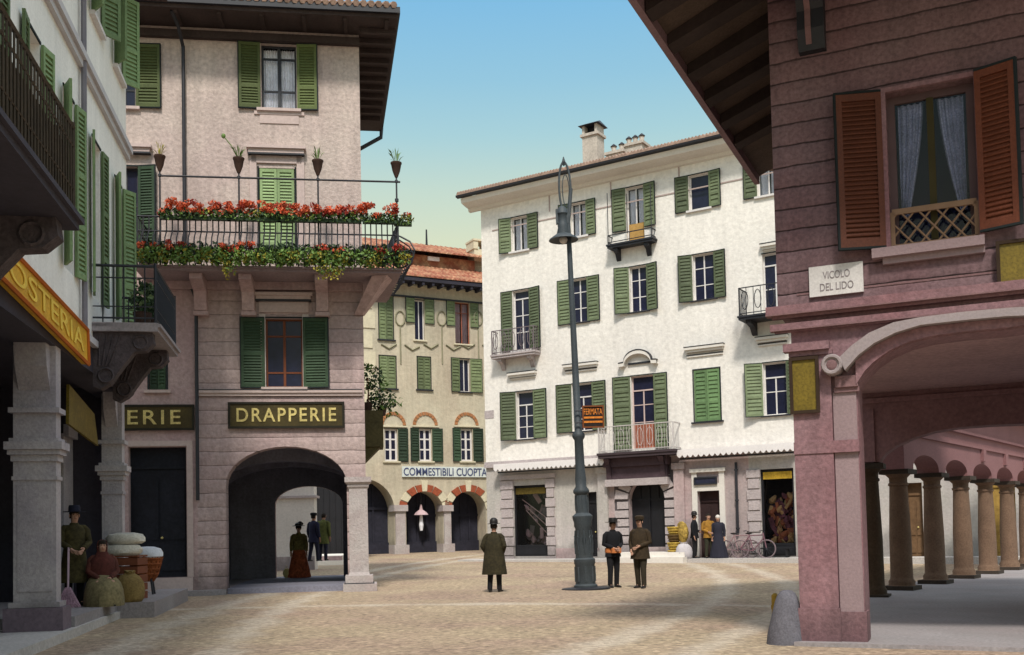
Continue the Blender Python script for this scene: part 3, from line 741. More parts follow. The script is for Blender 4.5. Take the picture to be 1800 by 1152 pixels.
chimney(W.at(1117, 252, 3.0)[0], 3.0, 0.95, 0.8, 2)
# cornices over the second floor windows
def hood(x0, x1, y0, y1):
    a, b, c, d = W.r(x0, y0, x1, y1)
    q = MB(); q.box(a, b, -0.20, 0.0, d-0.10, d); q.box(a+0.04, b-0.04, -0.13, 0.0, d-0.2, d-0.10); q.box(a+0.07, b-0.07, -0.06, 0.0, c, c+0.06)
    q.mi = 1; q.box(a-0.01, b+0.01, -0.21, -0.0, d, d+0.035); q.box(a+0.06, b-0.06, -0.075, 0.0, c+0.06, c+0.10)
    q.build('window_hood', [M_whitetrim, M_iron], wt)
hood(895,944,655,666); hood(992,1052,640,653); hood(1205,1274,609,626); hood(1330,1386,592,607); hood(1338,1384,428,440)
a, b, c, d = W.r(1090, 617, 1157, 640)
q = MB(); cxx = (a+b)/2; hw = (b-a)/2
out = [(cxx-hw, c+0.06), (cxx-hw*0.72, c+0.08)]+[(cxx-hw*0.72*math.cos(PI*i/12), c+0.08+(d-c-0.08)*math.sin(PI*i/12)) for i in range(1, 12)]+[(cxx+hw*0.72, c+0.08), (cxx+hw, c+0.06)]
for i in range(len(out)-1):
    (x0, z0), (x1, z1) = out[i], out[i+1]
    q.mi = 0; q.add([(x0,-0.22,z0-0.14),(x1,-0.22,z1-0.14),(x1,-0.22,z1),(x0,-0.22,z0),(x0,0,z0-0.14),(x1,0,z1-0.14),(x1,0,z1),(x0,0,z0)], [(0,1,2,3),(0,4,5,1)])
    q.mi = 1; q.add([(x0,-0.23,z0),(x1,-0.23,z1),(x1,-0.23,z1+0.05),(x0,-0.23,z0+0.05),(x0,0,z0),(x1,0,z1),(x1,0,z1+0.05),(x0,0,z0+0.05)], [(0,1,2,3),(3,2,6,7)])
q.mi = 1; q.box(cxx-hw*0.55, cxx+hw*0.6, -0.08, 0.0, c+0.0, c+0.07)
q.mi = 0; q.prism([(cxx-hw*0.6, c+0.075)]+[(cxx-hw*0.55*math.cos(PI*i/10), c+0.075+(d-c-0.35)*math.sin(PI*i/10)) for i in range(11)], -0.04, 0.0)
q.build('curved_pediment', [M_whitetrim, M_iron], wt, recalc=False)
# balconies
def balcony(par, F, u0, u1, zf, zt, dep, slabt=0.14, bars=14, slabm=None, ironm=M_iron, corb=2, name='balcony', ornate=False, br=0.012):
    q = MB(); q.box(u0, u1, -dep, 0.0, zf-slabt, zf); q.box(u0-0.04, u1+0.04, -dep-0.04, 0.0, zf-slabt*0.45, zf-0.004)
    o = q.build(name, slabm or M_iron, par)
    r = MB()
    r.box(u0+0.02, u1-0.02, -dep+0.01, -dep+0.05, zt-0.035, zt); r.box(u0+0.02, u1-0.02, -dep+0.015, -dep+0.045, zf+0.07, zf+0.10)
    for x in (u0+0.02, u1-0.06):
        r.box(x, x+0.04, -dep+0.06, -0.002, zt-0.035, zt); r.box(x+0.005, x+0.035, -dep+0.06, -0.002, zf+0.07, zf+0.10)
        r.box(x, x+0.04, -dep+0.01, -dep+0.05, zf, zt-0.036)
        for j in range(1, max(2, int(dep/0.13))):
            yy = -dep+0.03+j*(dep-0.03)/max(2, int(dep/0.13)); r.tube([(x+0.02,yy,zf),(x+0.02,yy,zt-0.03)], br, 5)
    for i in range(1, bars):
        x = u0+0.04+(u1-u0-0.08)*i/bars; r.tube([(x,-dep+0.03,zf),(x,-dep+0.03,zt-0.03)], br, 5)
    if ornate:
        nn = max(2, int((u1-u0)/0.42))
        for i in range(nn):
            x = u0+(u1-u0)*(i+0.5)/nn; z = (zf+zt)/2+0.04; hh = (zt-zf)*0.33
            r.tube([(x+0.13*math.cos(t_*PI/6), -dep+0.03, z+hh*math.sin(t_*PI/6)) for t_ in range(12)], br*1.2, 5, closed=True)
    r.build('railing', ironm, o)
    for i in range(corb):
        x = u0+(u1-u0)*(0.16 if i == 0 else 0.84) if corb == 2 else u0+(u1-u0)*i/(max(1, corb-1))
        c_ = MB(); c_.prismx([(0,zf-slabt-0.001),(-dep*0.82,zf-slabt-0.001),(-dep*0.82,zf-slabt-0.12),(-dep*0.35,zf-slabt-0.22),(-dep*0.12,zf-slabt-0.45),(0,zf-slabt-0.5)], x-0.1, x+0.1)
        c_.build('corbel', slabm or M_iron, o)
    return o
# top floor little balcony
a, b, c, d = W.r(1074, 330, 1153, 432); 
bal = balcony(wt, W, a, b, c+0.10, c+0.5, 0.45, 0.16, bars=2, br=0.014)
q = MB()
for x in (a+0.04, b-0.04, (a+b)/2-0.1): q.tube([(x,-0.40,c+0.45),(x,-0.40,d-0.15 if x != (a+b)/2-0.1 else d-0.35)], 0.018, 5)
q.build('corner_post', M_iron, bal)
# third floor left balcony with flower scrolls
a, b, c, d = W.r(867, 584, 943, 624, -0.3)
balL = balcony(wt, W, a, b, c+0.08, d+0.15, 0.5, 0.18, bars=10, ornate=True, slabm=M_quoin, ironm=mat('faded_ironwork', (0.16,0.13,0.14), 0.2, 4), br=0.014)
# third floor right balcony beside the rose house
a, b, c, d = W.r(1303, 503, 1396, 553, -0.55)
balcony(wt, W, a, b, c, d, 0.95, 0.16, bars=7, ornate=True, br=0.014)
# second floor balcony over the portal
a, b, c, d = W.r(1056, 752, 1190, 796, -0.45)
balcony(wt, W, a, b, c+0.05, c+1.15, 0.75, 0.22, bars=26, ornate=True, ironm=mat('pale_ironwork', (0.50,0.46,0.45), 0.15, 4), corb=0, slabm=mat('dark_balcony_stone', (0.05,0.035,0.04), 0.2, 2), br=0.008)
q = MB(); zb_ = c-0.18
a2, b2, c2, d2_ = W.r(1068, 806, 1180, 834)
q.box(a2, b2, -0.42, 0.0, zb_-0.35, zb_); q.box(a2+0.08, b2-0.08, -0.30, 0.0, zb_-0.85, zb_-0.35)
for x in (a2+0.1, b2-0.35): q.prismx([(-0.31,zb_-0.36),(-0.62,zb_-0.02),(-0.42,zb_-0.02),(-0.30,zb_-0.85)], x, x+0.25)
q.mi = 1; q.box(a2+0.02, b2-0.05, -0.34, 0.0, zb_-1.15, zb_-0.86)
q.build('portal_entablature', [mat('dark_plum_stone', (0.07,0.045,0.055), 0.2, 2, 0.2, 12), M_quoin], wt)
# awnings: canvas valances with scalloped hems
def awning(x0, x1, yt, yb):
    u0 = W.at(x0, yb, -0.5)[0]; u1 = W.at(x1, yb, -0.5)[0]; zt = zS-0.03
    zv = W.at((x0+x1)/2, yb, -0.5)[1]
    n = int((u1-u0)/0.22); q = MB()
    q.poly([(u0,-0.13,zt+0.0),(u1,-0.13,zt+0.0),(u1,-0.52,zv+0.28),(u0,-0.52,zv+0.28)])
    for i in range(n):
        a_ = u0+(u1-u0)*i/n; b_ = u0+(u1-u0)*(i+1)/n
        q.poly([(a_,-0.52,zv+0.28),(b_,-0.52,zv+0.28),(b_,-0.53,zv+0.06),((a_*0.25+b_*0.75),-0.53,zv-0.02),((a_+b_)/2,-0.53,zv-0.05),(a_*0.75+b_*0.25,-0.53,zv-0.02),(a_,-0.53,zv+0.06)])
    q.mi = 1; q.box(u0, u1, -0.20, -0.16, zv-0.10, zv-0.04); 
    q.build('awning', [M_awn, M_iron], wt, recalc=False)
awning(868, 1062, 815, 822); awning(1190, 1400, 800, 797)
q = MB(); a, b, c, d = W.r(852, 722, 868, 736); q.box(a, b, -0.015, 0, c, d); q.build('wall_plaque', M_quoin, wt)
# step and pavement
a, b, c, d = pt
q = MB(); q.box(a-0.1, b+1.3, -1.3, -0.15, -0.25, 0.32); q.box(a-0.2, b+1.4, -1.7, -1.3, -0.25, 0.14)
o = q.build('stone_step', M_whitetrim, None, loc=W.o, rotz=W.a); tag(o, 'pale stone doorstep before the arched portal of the white house', 'step')
q = MB(); q.box(-0.8, WLEN, -1.25, -0.02, -0.6, 0.06); o = q.build('pavement', M_paveL, None, loc=W.o, rotz=W.a); tag(o, 'narrow pale pavement along the foot of the white house', 'pavement', kind='structure')
signboard('door_sign', 'small dark name plate over the white framed doorway', W, *W.r(1222,839,1262,852), y=-0.075, bgm=mat('blue_black_plate', (0.02,0.022,0.045), 0.4, 6, 0.4, 25), frm=M_iron, depth=0.04)
# ================================================================== DRAPER'S HOUSE (left of centre)
A = Frame(on_z(646, 1038, 0.0), math.atan2(1800, 12600))
at_ = thing('drapery_house', 'tall buff stucco house with a dark arched passage and long flowered balcony', 'building', A.o, A.a)
HA = []
zT = A.at(630, 62)[1]
zMid = A.at(480, 470)[1]
zL1 = A.at(500, 690)[1]
uP = A.at(345, 600)[0]      # downpipe line
UL = -13.0
ka = dict(mt=M_sgA, pitch=0.075)
pxwin(A, at_, HA, (459,78,521,192), 420, 557, fr=M_iron, rows=(0.30,0.80), curtain=M_curt, mun=0.05, border=0.05, sillm=M_Atrim, mid=(0.33,), **ka)
pxwin(A, at_, HA, (196,78,238,188), 152, 282, fr=M_iron, rows=(0.30,0.62), mun=0.05, sillm=M_Atrim, mid=(0.33,), **ka)
pxwin(A, at_, HA, (456,296,519,463), None, None, closed=True, mt=M_sgA2, pitch=0.085, name='balcony_door', sill=0, mid=(0.2,0.45), inkline=False)
pxwin(A, at_, HA, (198,293,243,461), 150, 275, mt=M_sgD, pitch=0.075, rows=(0.3,0.6), name='balcony_door', sill=0, fr=M_iron)
pxwin(A, at_, HA, (467,560,532,681), 424, 577, mt=M_sgD, pitch=0.075, fr=M_brownwood, rows=(0.22,0.75), mun=0.045, border=0.045, sillm=M_Atrim, sill=0.12, mid=(0.48,))
pxwin(A, at_, HA, (262,560,292,686), None, None, closed=True, mt=M_sgD, pitch=0.08, sillm=M_Atrim)
d_ = A.r(226, 786, 328, 1016); HA.append(dict(u0=d_[0], u1=d_[1], z0=d_[2], z1=d_[3], depth=0.35))
ar = A.r(397, 785, 612, 1036); ar = (ar[0], A.at(611, 950)[0], -0.4, A.at(505, 785)[1])
zsp = A.at(505, 852)[1]
HA.append(dict(u0=ar[0], u1=ar[1], z0=-0.4, z1=ar[3], depth=0.55, rise=ar[3]-zsp))
mb = MB(); wall(mb, UL, 0, zMid, zT, HA)
mb.mi = 1; wall(mb, uP, 0, -0.4, zMid, HA); mb.mi = 2; wall(mb, UL, uP, -0.4, zMid, HA)
# side wall runs back and slightly left, with the back wall
side = Vector((-0.196, 1.0, 0)).normalized(); sv = Vector((side.dot(A.x), side.dot(A.y)))
BK = 6.4
ubk = sv.x/sv.y*BK
mb.mi = 0
mb.poly([(0,0,-0.4),(ubk,BK,-0.4),(ubk,BK,zT),(0,0,zT)])
mb.mi = 2
# back wall with the far opening
fo = (A.at(484, 930, BK)[0], A.at(603, 930, BK)[0], -0.4, A.at(545, 868, BK)[1])
hb = [dict(u0=fo[0], u1=fo[1], z0=-0.4, z1=fo[3]+0.25, depth=0.3, rise=0.6)]
wall(mb, UL, ubk, -0.4, zT, hb, y=BK)
mb.poly([(UL,0,-0.4),(UL,BK,-0.4),(UL,BK,zT),(UL,0,zT)])
mb.build('wall', [M_A, M_Alow, M_Alow2], at_, recalc=False)
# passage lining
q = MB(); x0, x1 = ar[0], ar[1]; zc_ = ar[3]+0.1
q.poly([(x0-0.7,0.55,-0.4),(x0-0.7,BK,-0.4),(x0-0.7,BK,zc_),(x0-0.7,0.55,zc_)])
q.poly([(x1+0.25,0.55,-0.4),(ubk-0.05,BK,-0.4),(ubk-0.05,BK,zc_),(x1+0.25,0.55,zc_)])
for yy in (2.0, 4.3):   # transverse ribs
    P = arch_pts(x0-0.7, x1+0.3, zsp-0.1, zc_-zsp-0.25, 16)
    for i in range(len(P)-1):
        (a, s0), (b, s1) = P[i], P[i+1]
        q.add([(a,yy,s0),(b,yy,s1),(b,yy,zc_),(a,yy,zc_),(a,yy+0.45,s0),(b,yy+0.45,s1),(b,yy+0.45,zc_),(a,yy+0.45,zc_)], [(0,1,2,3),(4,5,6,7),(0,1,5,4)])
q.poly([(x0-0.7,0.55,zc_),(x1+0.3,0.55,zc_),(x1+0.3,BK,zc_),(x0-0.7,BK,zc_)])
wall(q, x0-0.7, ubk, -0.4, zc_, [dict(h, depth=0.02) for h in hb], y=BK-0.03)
q.build('passage_vault', mat('dark_passage_plaster', (0.17,0.165,0.20), 0.25, 1.2, 0.2, 14, streak=0.15), at_, recalc=False)  # dark streaked plaster, also lining the back wall's inner face
q = MB()
for i in range(3):
    yy = 0.9+i*1.7
    q.box(x0-0.72, x0-0.62, yy, yy+1.2, -0.1, zsp-0.1); q.box(x0-0.64, x0-0.60, yy+0.57, yy+0.63, -0.1, zsp-0.1)
q.build('passage_shutters', M_darkgreen, at_)
q = MB(); q.box(x0-0.15, x0+0.0, 0.35, 0.6, -0.3, zsp+0.05)
q.build('passage_jamb', mat('dark_jamb_timber', (0.03,0.04,0.03), 0.2, 2, 0.2, 12), at_)
door(at_, d_, mt=mat('black_shop_door', (0.013,0.014,0.02), 0.3, 1.5, 0.3, 12))
q = MB(); q.box(d_[0]-0.1, d_[1]+0.15, -0.05, 0.3, -0.3, d_[2]-0.01); q.box(d_[1]+0.02, d_[1]+0.17, -0.03, 0.0, d_[2], d_[3]+0.15); q.box(d_[0], d_[1]+0.17, -0.031, 0.0, d_[3]+0.02, d_[3]+0.16)
q.build('door_surround', M_Atrim, at_)
# corner pillar with plinth and capital
pl = A.r(613, 848, 648, 1014); uc = (pl[0]+pl[1])/2; hw = (pl[1]-pl[0])/2
q = MB()
q.lathe([(hw+0.02,0.42),(hw-0.01,0.5),(hw-0.02,pl[3]-0.18),(hw+0.02,pl[3]-0.12),(hw+0.02,pl[3]-0.06),(hw+0.09,pl[3]),(hw+0.09,pl[3]+0.14)], uc, 0.18, 4, sq=True)
q.box(uc-hw-0.10, uc+hw+0.10, -0.40, 0.55, 0.22, 0.42); q.box(uc-hw-0.16, uc+hw+0.20, -0.52, 0.6, -0.3, 0.20)
q.build('corner_pillar', M_pill, at_)
q = MB(); q.box(uc-hw-0.13, uc+hw+0.13, -0.43, 0.5, 0.20, 0.225); q.build('plinth_joint', M_iron, at_)
# trims
q = MB(); q.box(uP-0.02, A.at(637,690)[0], -0.10, 0.0, zL1-0.02, zL1+0.05); q.box(uP-0.02, A.at(637,690)[0], -0.06, 0.0, zL1-0.10, zL1-0.021)
q.mi = 1; q.box(uP-0.02, A.at(637,690)[0], -0.105, 0.0, zL1+0.051, zL1+0.075)
q.build('string_course', [M_Atrim, M_iron], at_)
def ahood(x0, y0, x1, y1, panel=None):
    a, b, c, d = A.r(x0, y0, x1, y1); q = MB()
    q.box(a, b, -0.22, 0, d-0.08, d); q.box(a+0.05, b-0.05, -0.16, 0, c+0.01, d-0.08)
    if panel: q.box(a+0.12, b-0.12, -0.05, 0, panel, c)
    q.mi = 1; q.box(a+0.04, b-0.04, -0.17, 0, c-0.035, c+0.01)
    q.build('window_hood', [M_Atrim, M_iron], at_)
ahood(434,260,538,273, A.at(487,288)[1]); ahood(168,257,268,270)
a, b, c, d = A.r(440, 276, 536, 463); q = MB()
q.box(a, A.at(454,380)[0]-0.03, -0.05, 0, c, d); q.box(A.at(521,380)[0]+0.03, b, -0.05, 0, c, d); q.build('door_surround', M_Atrim, at_)
ahood(447,517,550,529, A.at(500,550)[1])
a, b, c, d = A.r(456, 553, 543, 687); q = MB()
q.box(a, A.at(467,620)[0], -0.03, 0, c, d); q.box(A.at(532,620)[0], b, -0.03, 0, c, d); q.build('window_surround', mat('pale_window_surround', (0.55,0.48,0.45), 0.08, 2, 0.1, 14), at_)
a, b, c, d = A.r(447, 197, 535, 218); q = MB(); q.box(a, b, -0.04, 0, d-0.09, d); q.box(a+0.15, b-0.15, -0.025, 0, c, d-0.09); q.build('window_apron', M_Atrim, at_)
# downpipes
q = MB(); x = A.at(324, 200)[0]
pts = [(x-0.15,-0.9,zT-0.02),(x-0.05,-0.55,zT-0.25),(x,-0.10,zT-0.6),(x,-0.10,zMid-0.2),(uP+0.02,-0.10,zMid-0.9),(uP+0.02,-0.10,A.at(352,880)[1])]
q.tube(pts, 0.05, 8)
q.build('drainpipe', M_iron, at_)
# eaves
OV = 1.05
q = MB()
ft = [(UL-1,-OV),(OV,-OV),(ubk+OV,BK+0.4),(ubk-0.3,BK+0.4),(UL-1,BK+0.4)]
q.slab(ft, zT, zT+0.12)
for i in range(int((OV-UL)/1.1)):
    u = OV-0.3-i*1.1; q.box(u-0.05, u+0.05, -OV+0.1, -0.17, zT-0.06, zT-0.002)
for i in range(11):
    y = -0.4+i*0.6; u0_ = sv.x/sv.y*y
    q.box(u0_+0.03, u0_+OV-0.1, y-0.06, y+0.06, zT-0.14, zT-0.003)
q.box(UL-1, 0.02, -0.16, 0.0, zT-0.34, zT-0.14)
q.build('eaves', M_eave, at_)
q = MB()
n = 60
q.box(UL-1, OV+0.06, -OV-0.10, -OV+0.02, zT+0.10, zT+0.26)
q.hexa([(OV-0.06,-OV,zT+0.10),(OV+0.06,-OV,zT+0.10),(ubk+OV+0.06,BK+0.4,zT+0.10),(ubk+OV-0.06,BK+0.4,zT+0.10)], [(OV-0.06,-OV,zT+0.26),(OV+0.06,-OV,zT+0.26),(ubk+OV+0.06,BK+0.4,zT+0.26),(ubk+OV-0.06,BK+0.4,zT+0.26)])
q.tube([(ubk+OV,BK+0.3,zT+0.1),(ubk+OV-0.02,BK+0.3,zT-0.25),(ubk+0.25,BK+0.2,zT-0.75),(ubk+0.05,BK+0.1,zT-1.0),(ubk+0.05,BK+0.1,zT-2.5)], 0.07, 7)
q.build('gutter', M_iron, at_)
q = MB(); rx = UL/2-1
q.poly([(UL-1,-OV-0.05,zT+0.25),(OV,-OV-0.05,zT+0.25),(-3.2,3,zT+1.9),(UL-1,3,zT+1.9)])
q.poly([(OV,-OV-0.05,zT+0.25),(ubk+OV,BK+0.4,zT+0.25),(-3.2,3,zT+1.9)])
q.poly([(ubk+OV,BK+0.4,zT+0.25),(UL-1,BK+0.4,zT+0.25),(UL-1,3,zT+1.9),(-3.2,3,zT+1.9)])
for i in range(70):
    u = OV-0.1-i*0.2
    q.tube([(u,-OV-0.14,zT+0.29),(u-0.3 if u > -2 else u,-OV+1.2,zT+0.80)], 0.09, 6)
q.build('roof', M_tile2, at_, recalc=False)
# ---- the long balcony
BD = 1.25
bz = A.at(470, 468, -BD)[1]; bl = A.at(238, 468, -BD)[0]; br_ = A.at(704, 468, -BD)[0]
zr = A.at(480, 384, -BD)[1]; zm = A.at(480, 409, -BD)[1]; zp = A.at(480, 313, -BD)[1]
SB = 2.2     # it turns the corner and runs back along the side
q = MB()
q.slab([(bl,0),(bl,-BD),(br_,-BD),(br_-0.3,SB),(0,SB),(0,0)], bz-0.14, bz)
q.slab([(bl-0.05,0.0),(bl-0.05,-BD-0.06),(br_+0.06,-BD-0.06),(br_-0.24,SB),(0.0,SB),(0.0,0.0)], bz-0.07, bz-0.02)
BAL = q.build('balcony', mat('mauve_balcony_stone', (0.25,0.19,0.20), 0.15, 1.5, 0.18, 16), at_)
for px in (352, 436, 566, 600):
    x = A.at(px, 500, -0.3)[0]
    if px == 600: continue
    q = MB(); q.prismx([(0,bz-0.15),(-BD*0.85,bz-0.15),(-BD*0.85,bz-0.30),(-0.42,bz-0.48),(-0.30,bz-0.95),(-0.22,bz-1.0),(0,bz-1.0)], x-0.16, x+0.16)
    q.box(x-0.19, x+0.19, -0.30, 0, bz-1.08, bz-0.98); q.build('bracket', M_Alow2, BAL)
q = MB()
q.hexa([(-0.25,-0.04,bz-1.0),(-0.02,-0.10,bz-1.0),(0.03,0.10,bz-1.0),(-0.2,0.15,bz-1.0)], [(br_-0.75,-BD+0.25,bz-0.15),(br_-0.35,-BD+0.15,bz-0.15),(br_-0.2,-0.55,bz-0.15),(br_-0.6,-0.45,bz-0.15)])
q.build('bracket', M_Alow2, BAL)
q = MB()     # dark trimmer band under the slab
q.box(bl+0.2, -0.02, -0.18, 0.0, bz-0.36, bz-0.145); q.build('slab_moulding', M_Alow2, BAL)
def belly(x, y, dx, dy, out):      # one bar: straight above, belly below
    pts = [(0.0,bz+0.0),(0.14,bz+0.03),(0.26,bz+(zm-bz)*0.28),(0.30,bz+(zm-bz)*0.5),(0.22,bz+(zm-bz)*0.76),(0.06,bz+(zm-bz)*0.94),(0.0,zm),(0.0,zr)]
    return [(x+dx*o_*out, y+dy*o_*out, z) for o_, z in pts]
q = MB(); yb = -BD+0.06
nb = 46
for i in range(nb+1):
    u = bl+0.04+(br_-bl-0.08)*i/nb
    q.tube(belly(u, yb, 0, -1, 1.0), 0.018, 5)
for i in range(1, 12):
    t = i/12; q.tube(belly(br_-0.05-0.3*t, yb+(SB+BD)*t, 1, 0, 1.5), 0.02, 5)
q.tube(belly(br_-0.05, yb, 1, -0.6, 1.4), 0.024, 5)
for i in range(1, 5):
    t = i/5; q.tube(belly(bl+0.04, yb-yb*t, -1, 0, 0.6), 0.013, 5)
for z, r_ in ((zm,0.022), (zr,0.026)):
    q.tube([(bl+0.04,-0.02,z),(bl+0.04,yb,z),(br_-0.04,yb,z),(br_-0.34,SB,z)], r_, 5)
for o_, z in ((0.29, bz+(zm-bz)*0.45),):
    q.tube([(bl+0.0,yb-o_,z),(br_+0.2,yb-o_,z),(br_+0.38,yb-o_+0.2,z),(br_+0.1,SB,z)], 0.012, 5)
q.build('railing', M_iron, BAL)
# high thin pergola rail on posts with flower pots on top
POTX = (281, 420, 559, 697)
q = MB(); PU = [A.at(px, 330, yb)[0] for px in POTX]
q.tube([(PU[0],yb,zp),(PU[3]+0.1,yb,zp)], 0.026, 6)
for u in PU: q.tube([(u,yb,bz),(u,yb,zp+0.12)], [0.026,0.022], 6); q.lathe([(0.045,0),(0.045,0.06)], u, yb, 6, z=zp-0.02)
q.lathe([(0.05,0),(0.05,0.08)], PU[3], yb, 6, z=(zp+zr)/2)
q.build('trellis_rail', M_iron, BAL)
POTL = ('flower pot with yellow wisps on the leftmost rail post above the balcony', 'flower pot with a long stem leaning left atop a balcony rail post',
        'dark flower pot with a thin tuft on the post right of the green balcony door', 'flower pot on the rail post standing out against the open sky')
M_pot = mat('dark_glazed_pot', (0.055,0.03,0.022), 0.3, 5)
for i, u in enumerate(PU):
    t = thing('flower_pot', POTL[i], 'flower pot', A.w(u, yb, zp+0.12), A.a, 'flower pots on the balcony rail posts')
    q = MB(); q.lathe([(0.04,0),(0.05,0.03),(0.10,0.16),(0.135,0.34),(0.15,0.36),(0.15,0.40),(0.12,0.40)], n=12); q.build('pot', M_pot, t, smooth=True)
    q = MB(); random.seed(40+i)
    for j in range(26):
        a = random.uniform(0, 6.28); r_ = random.uniform(0.08, 0.26); h = random.uniform(0.12, 0.42)
        q.add([(0.03*math.cos(a),0.03*math.sin(a),0.38),(r_*0.6*math.cos(a+0.12),r_*0.6*math.sin(a+0.12),0.38+h*0.8),(r_*math.cos(a),r_*math.sin(a),0.38+h),(r_*0.6*math.cos(a-0.12),r_*0.6*math.sin(a-0.12),0.38+h*0.75)], [(0,1,2,3)])
    if i == 1:
        q.tube([(0,0,0.4),(-0.18,0,0.72),(-0.36,0.02,0.95)], 0.012, 4); q.ball((-0.38,0.02,0.98), 0.06, 0.05, 0.07, 6, 4)
    q.build('plant', [M_leafY if i == 0 else M_leafA], t, recalc=False)
# geraniums along the top rail
random.seed(5)
yy = yb-0.10
gx0, gx1 = A.at(283, 380, yy)[0], A.at(722, 385, yy)[0]
ng = 15
for i in range(ng):
    u = gx0+(gx1-gx0)*(i+0.5)/ng+random.uniform(-0.06, 0.06)
    right = i >= ng-2
    t = thing('geranium', 'red geranium of the upper row along the balcony top rail' if not right else 'greener geranium at the rounded right end of the balcony top rail', 'potted plant', A.w(u, yy if u < br_ else yb+0.5*(u-br_), zr-0.12), A.a, 'geraniums along the balcony top rail')
    h = random.uniform(0.9, 1.3)
    q = MB(); q.box(-0.235, 0.235, -0.07, 0.07, 0.02, 0.11); q.build('trough', M_leafB, t)
    q = MB(); q.mi = 0; q.leaves((0,-0.04,0.18), (0.30,0.15,0.13), 110, 0.055); q.mi = 1; q.leaves((0,-0.06,0.12), (0.30,0.15,0.11), 45, 0.05)
    if i % 3 == 2: q.mi = 2; q.leaves((0.1,-0.05,0.2), (0.18,0.12,0.14), 40, 0.05)
    q.build('foliage', [M_leafB, M_leafA, M_leafY], t, recalc=False)
    q = MB(); nf = 8 if not right else 2
    for j in range(nf+2):
        c_ = (random.uniform(-0.26,0.26), random.uniform(-0.14,0.05), 0.20+random.uniform(0.0,0.26)*h)
        q.mi = 0 if random.random() < 0.7 else 1; q.leaves(c_, (0.12,0.09,0.075), 52, 0.040)
    q.build('blossom', [M_redfl, M_redfl2], t, recalc=False)
# trailing plants in the belly of the railing
nl = 17
lx0, lx1 = A.at(250, 450, yb-0.3)[0], A.at(712, 450, yb-0.3)[0]
for i in range(nl):
    u = lx0+(lx1-lx0)*(i+0.5)/nl+random.uniform(-0.08, 0.08)
    px = 250+440*(i+0.5)/nl
    red = px < 325 or abs(px-405) < 20 or abs(px-556) < 30
    olive = px > 640
    lab = 'leafy trailing plant of the lower row over the balcony edge'
    if red: lab = 'red flowering plant in the lower row of the balcony railing'
    if olive: lab = 'brownish flowering plant at the right end of the lower balcony row'
    t = thing('trailing_plant', lab, 'potted plant', A.w(u, yb-0.10, bz+0.02), A.a, 'plants of the lower balcony row')
    q = MB(); q.lathe([(0.07,0),(0.10,0.14),(0.11,0.16)], n=8); q.build('pot', M_leafB, t)
    q = MB(); q.mi = 0; q.leaves((0,-0.05,0.30), (0.36,0.28,0.27), 210, 0.06); q.mi = 1; q.leaves((0,-0.16,0.17), (0.36,0.30,0.26), 200 if not olive else 90, 0.06)
    q.mi = 2; q.leaves((random.uniform(-0.2,0.2),-0.2,0.16), (0.2,0.2,0.2), 50, 0.055)
    if i in (5, 11, 12): 
        q.mi = 2; q.leaves((0.0,-0.30,-0.22), (0.22,0.08,0.24), 50, 0.05); q.mi = 1; q.leaves((0.05,-0.30,-0.12), (0.22,0.08,0.22), 50, 0.05)
    q.build('foliage', [M_leafB, M_leafA, M_leafY], t, recalc=False)
    if red or olive:
        q = MB()
        for j in range(6):
            q.mi = 1 if (olive or random.random() < 0.45) else 0; q.leaves((random.uniform(-0.2,0.2), random.uniform(-0.3,0.0), 0.40+random.uniform(-0.08,0.10)), (0.11,0.09,0.07), 34, 0.042)
        q.build('blossom', [M_redfl, M_redfl2], t, recalc=False)
# signs
sg = A.r(402, 708, 605, 753)
signboard('shop_sign', 'wide dark signboard lettered in gilt capitals above the arched passage', A, *sg, y=-0.012, bgm=M_signbg, frm=mat('sign_frame_black', (0.02,0.018,0.012), 0.2, 4), txt='DRAPPERIE', tm=M_gold, tz=(0.25,0.78), fill=0.86, thick=0.012, space=1.22)
sg = A.r(130, 713, 342, 757)
signboard('shop_sign', 'dark gilt lettered signboard over the black shop door, partly hidden by the arcade', A, *sg, y=-0.012, bgm=M_signbg, frm=mat('sign_frame_black', (0.02,0.018,0.012)), txt='DRAPPERIE', tm=M_gold, tz=(0.23,0.80), fill=1.0, thick=0.008, tx=(-0.31, 0.887), space=1.25)
# side terrace with its boxed plants, seen edge on past the corner
TY = 3.0
ts = sv.x/sv.y*TY
q = MB(); z0_ = A.at(660, 800, TY)[1]; z1_ = A.at(660, 722, TY)[1]; te = A.at(674, 770, TY)[0]
q.box(ts-0.05, te, TY-0.06, TY+1.2, z0_+0.25, z1_); q.hexa([(ts-0.05,TY,z0_-0.2),(ts+0.15,TY,z0_-0.2),(ts+0.15,TY+1,z0_-0.2),(ts-0.05,TY+1,z0_-0.2)], [(ts-0.05,TY,z0_+0.25),(te-0.1,TY,z0_+0.25),(te-0.1,TY+1,z0_+0.25),(ts-0.05,TY+1,z0_+0.25)])
q.build('side_bay', mat('dark_olive_boarding', (0.07,0.06,0.025), 0.3, 1.5, 0.25, 14), at_)
def topiary(u, y, z, h, rad, label, drop=False):
    t = thing('potted_shrub', label, 'shrub', A.w(u, y, z), A.a)
    q = MB(); q.lathe([(0.10,0),(0.15,0.25),(0.16,0.28)], n=10); q.build('pot', M_pot, t)
    q = MB(); q.tube([(0,0,0.2),(0.02,0,h*0.6),(0,0,h)], [0.03,0.025,0.02], 5); q.build('trunk', M_brownwood, t)
    q = MB(); q.leaves((0,0,h), (rad,rad,rad*0.8), 260, 0.07); q.mi = 1; q.leaves((0.1,0,h-0.05), (rad*1.1,rad,rad), 120, 0.07)
    q.build('foliage', [M_leafB, M_leafA], t, recalc=False)
z1w = z1_+A.o.z
topiary(ts+0.26, TY+0.3, z1_, 1.05, 0.50, 'dark ball shaped shrub on the boxed bay beside the draper house')
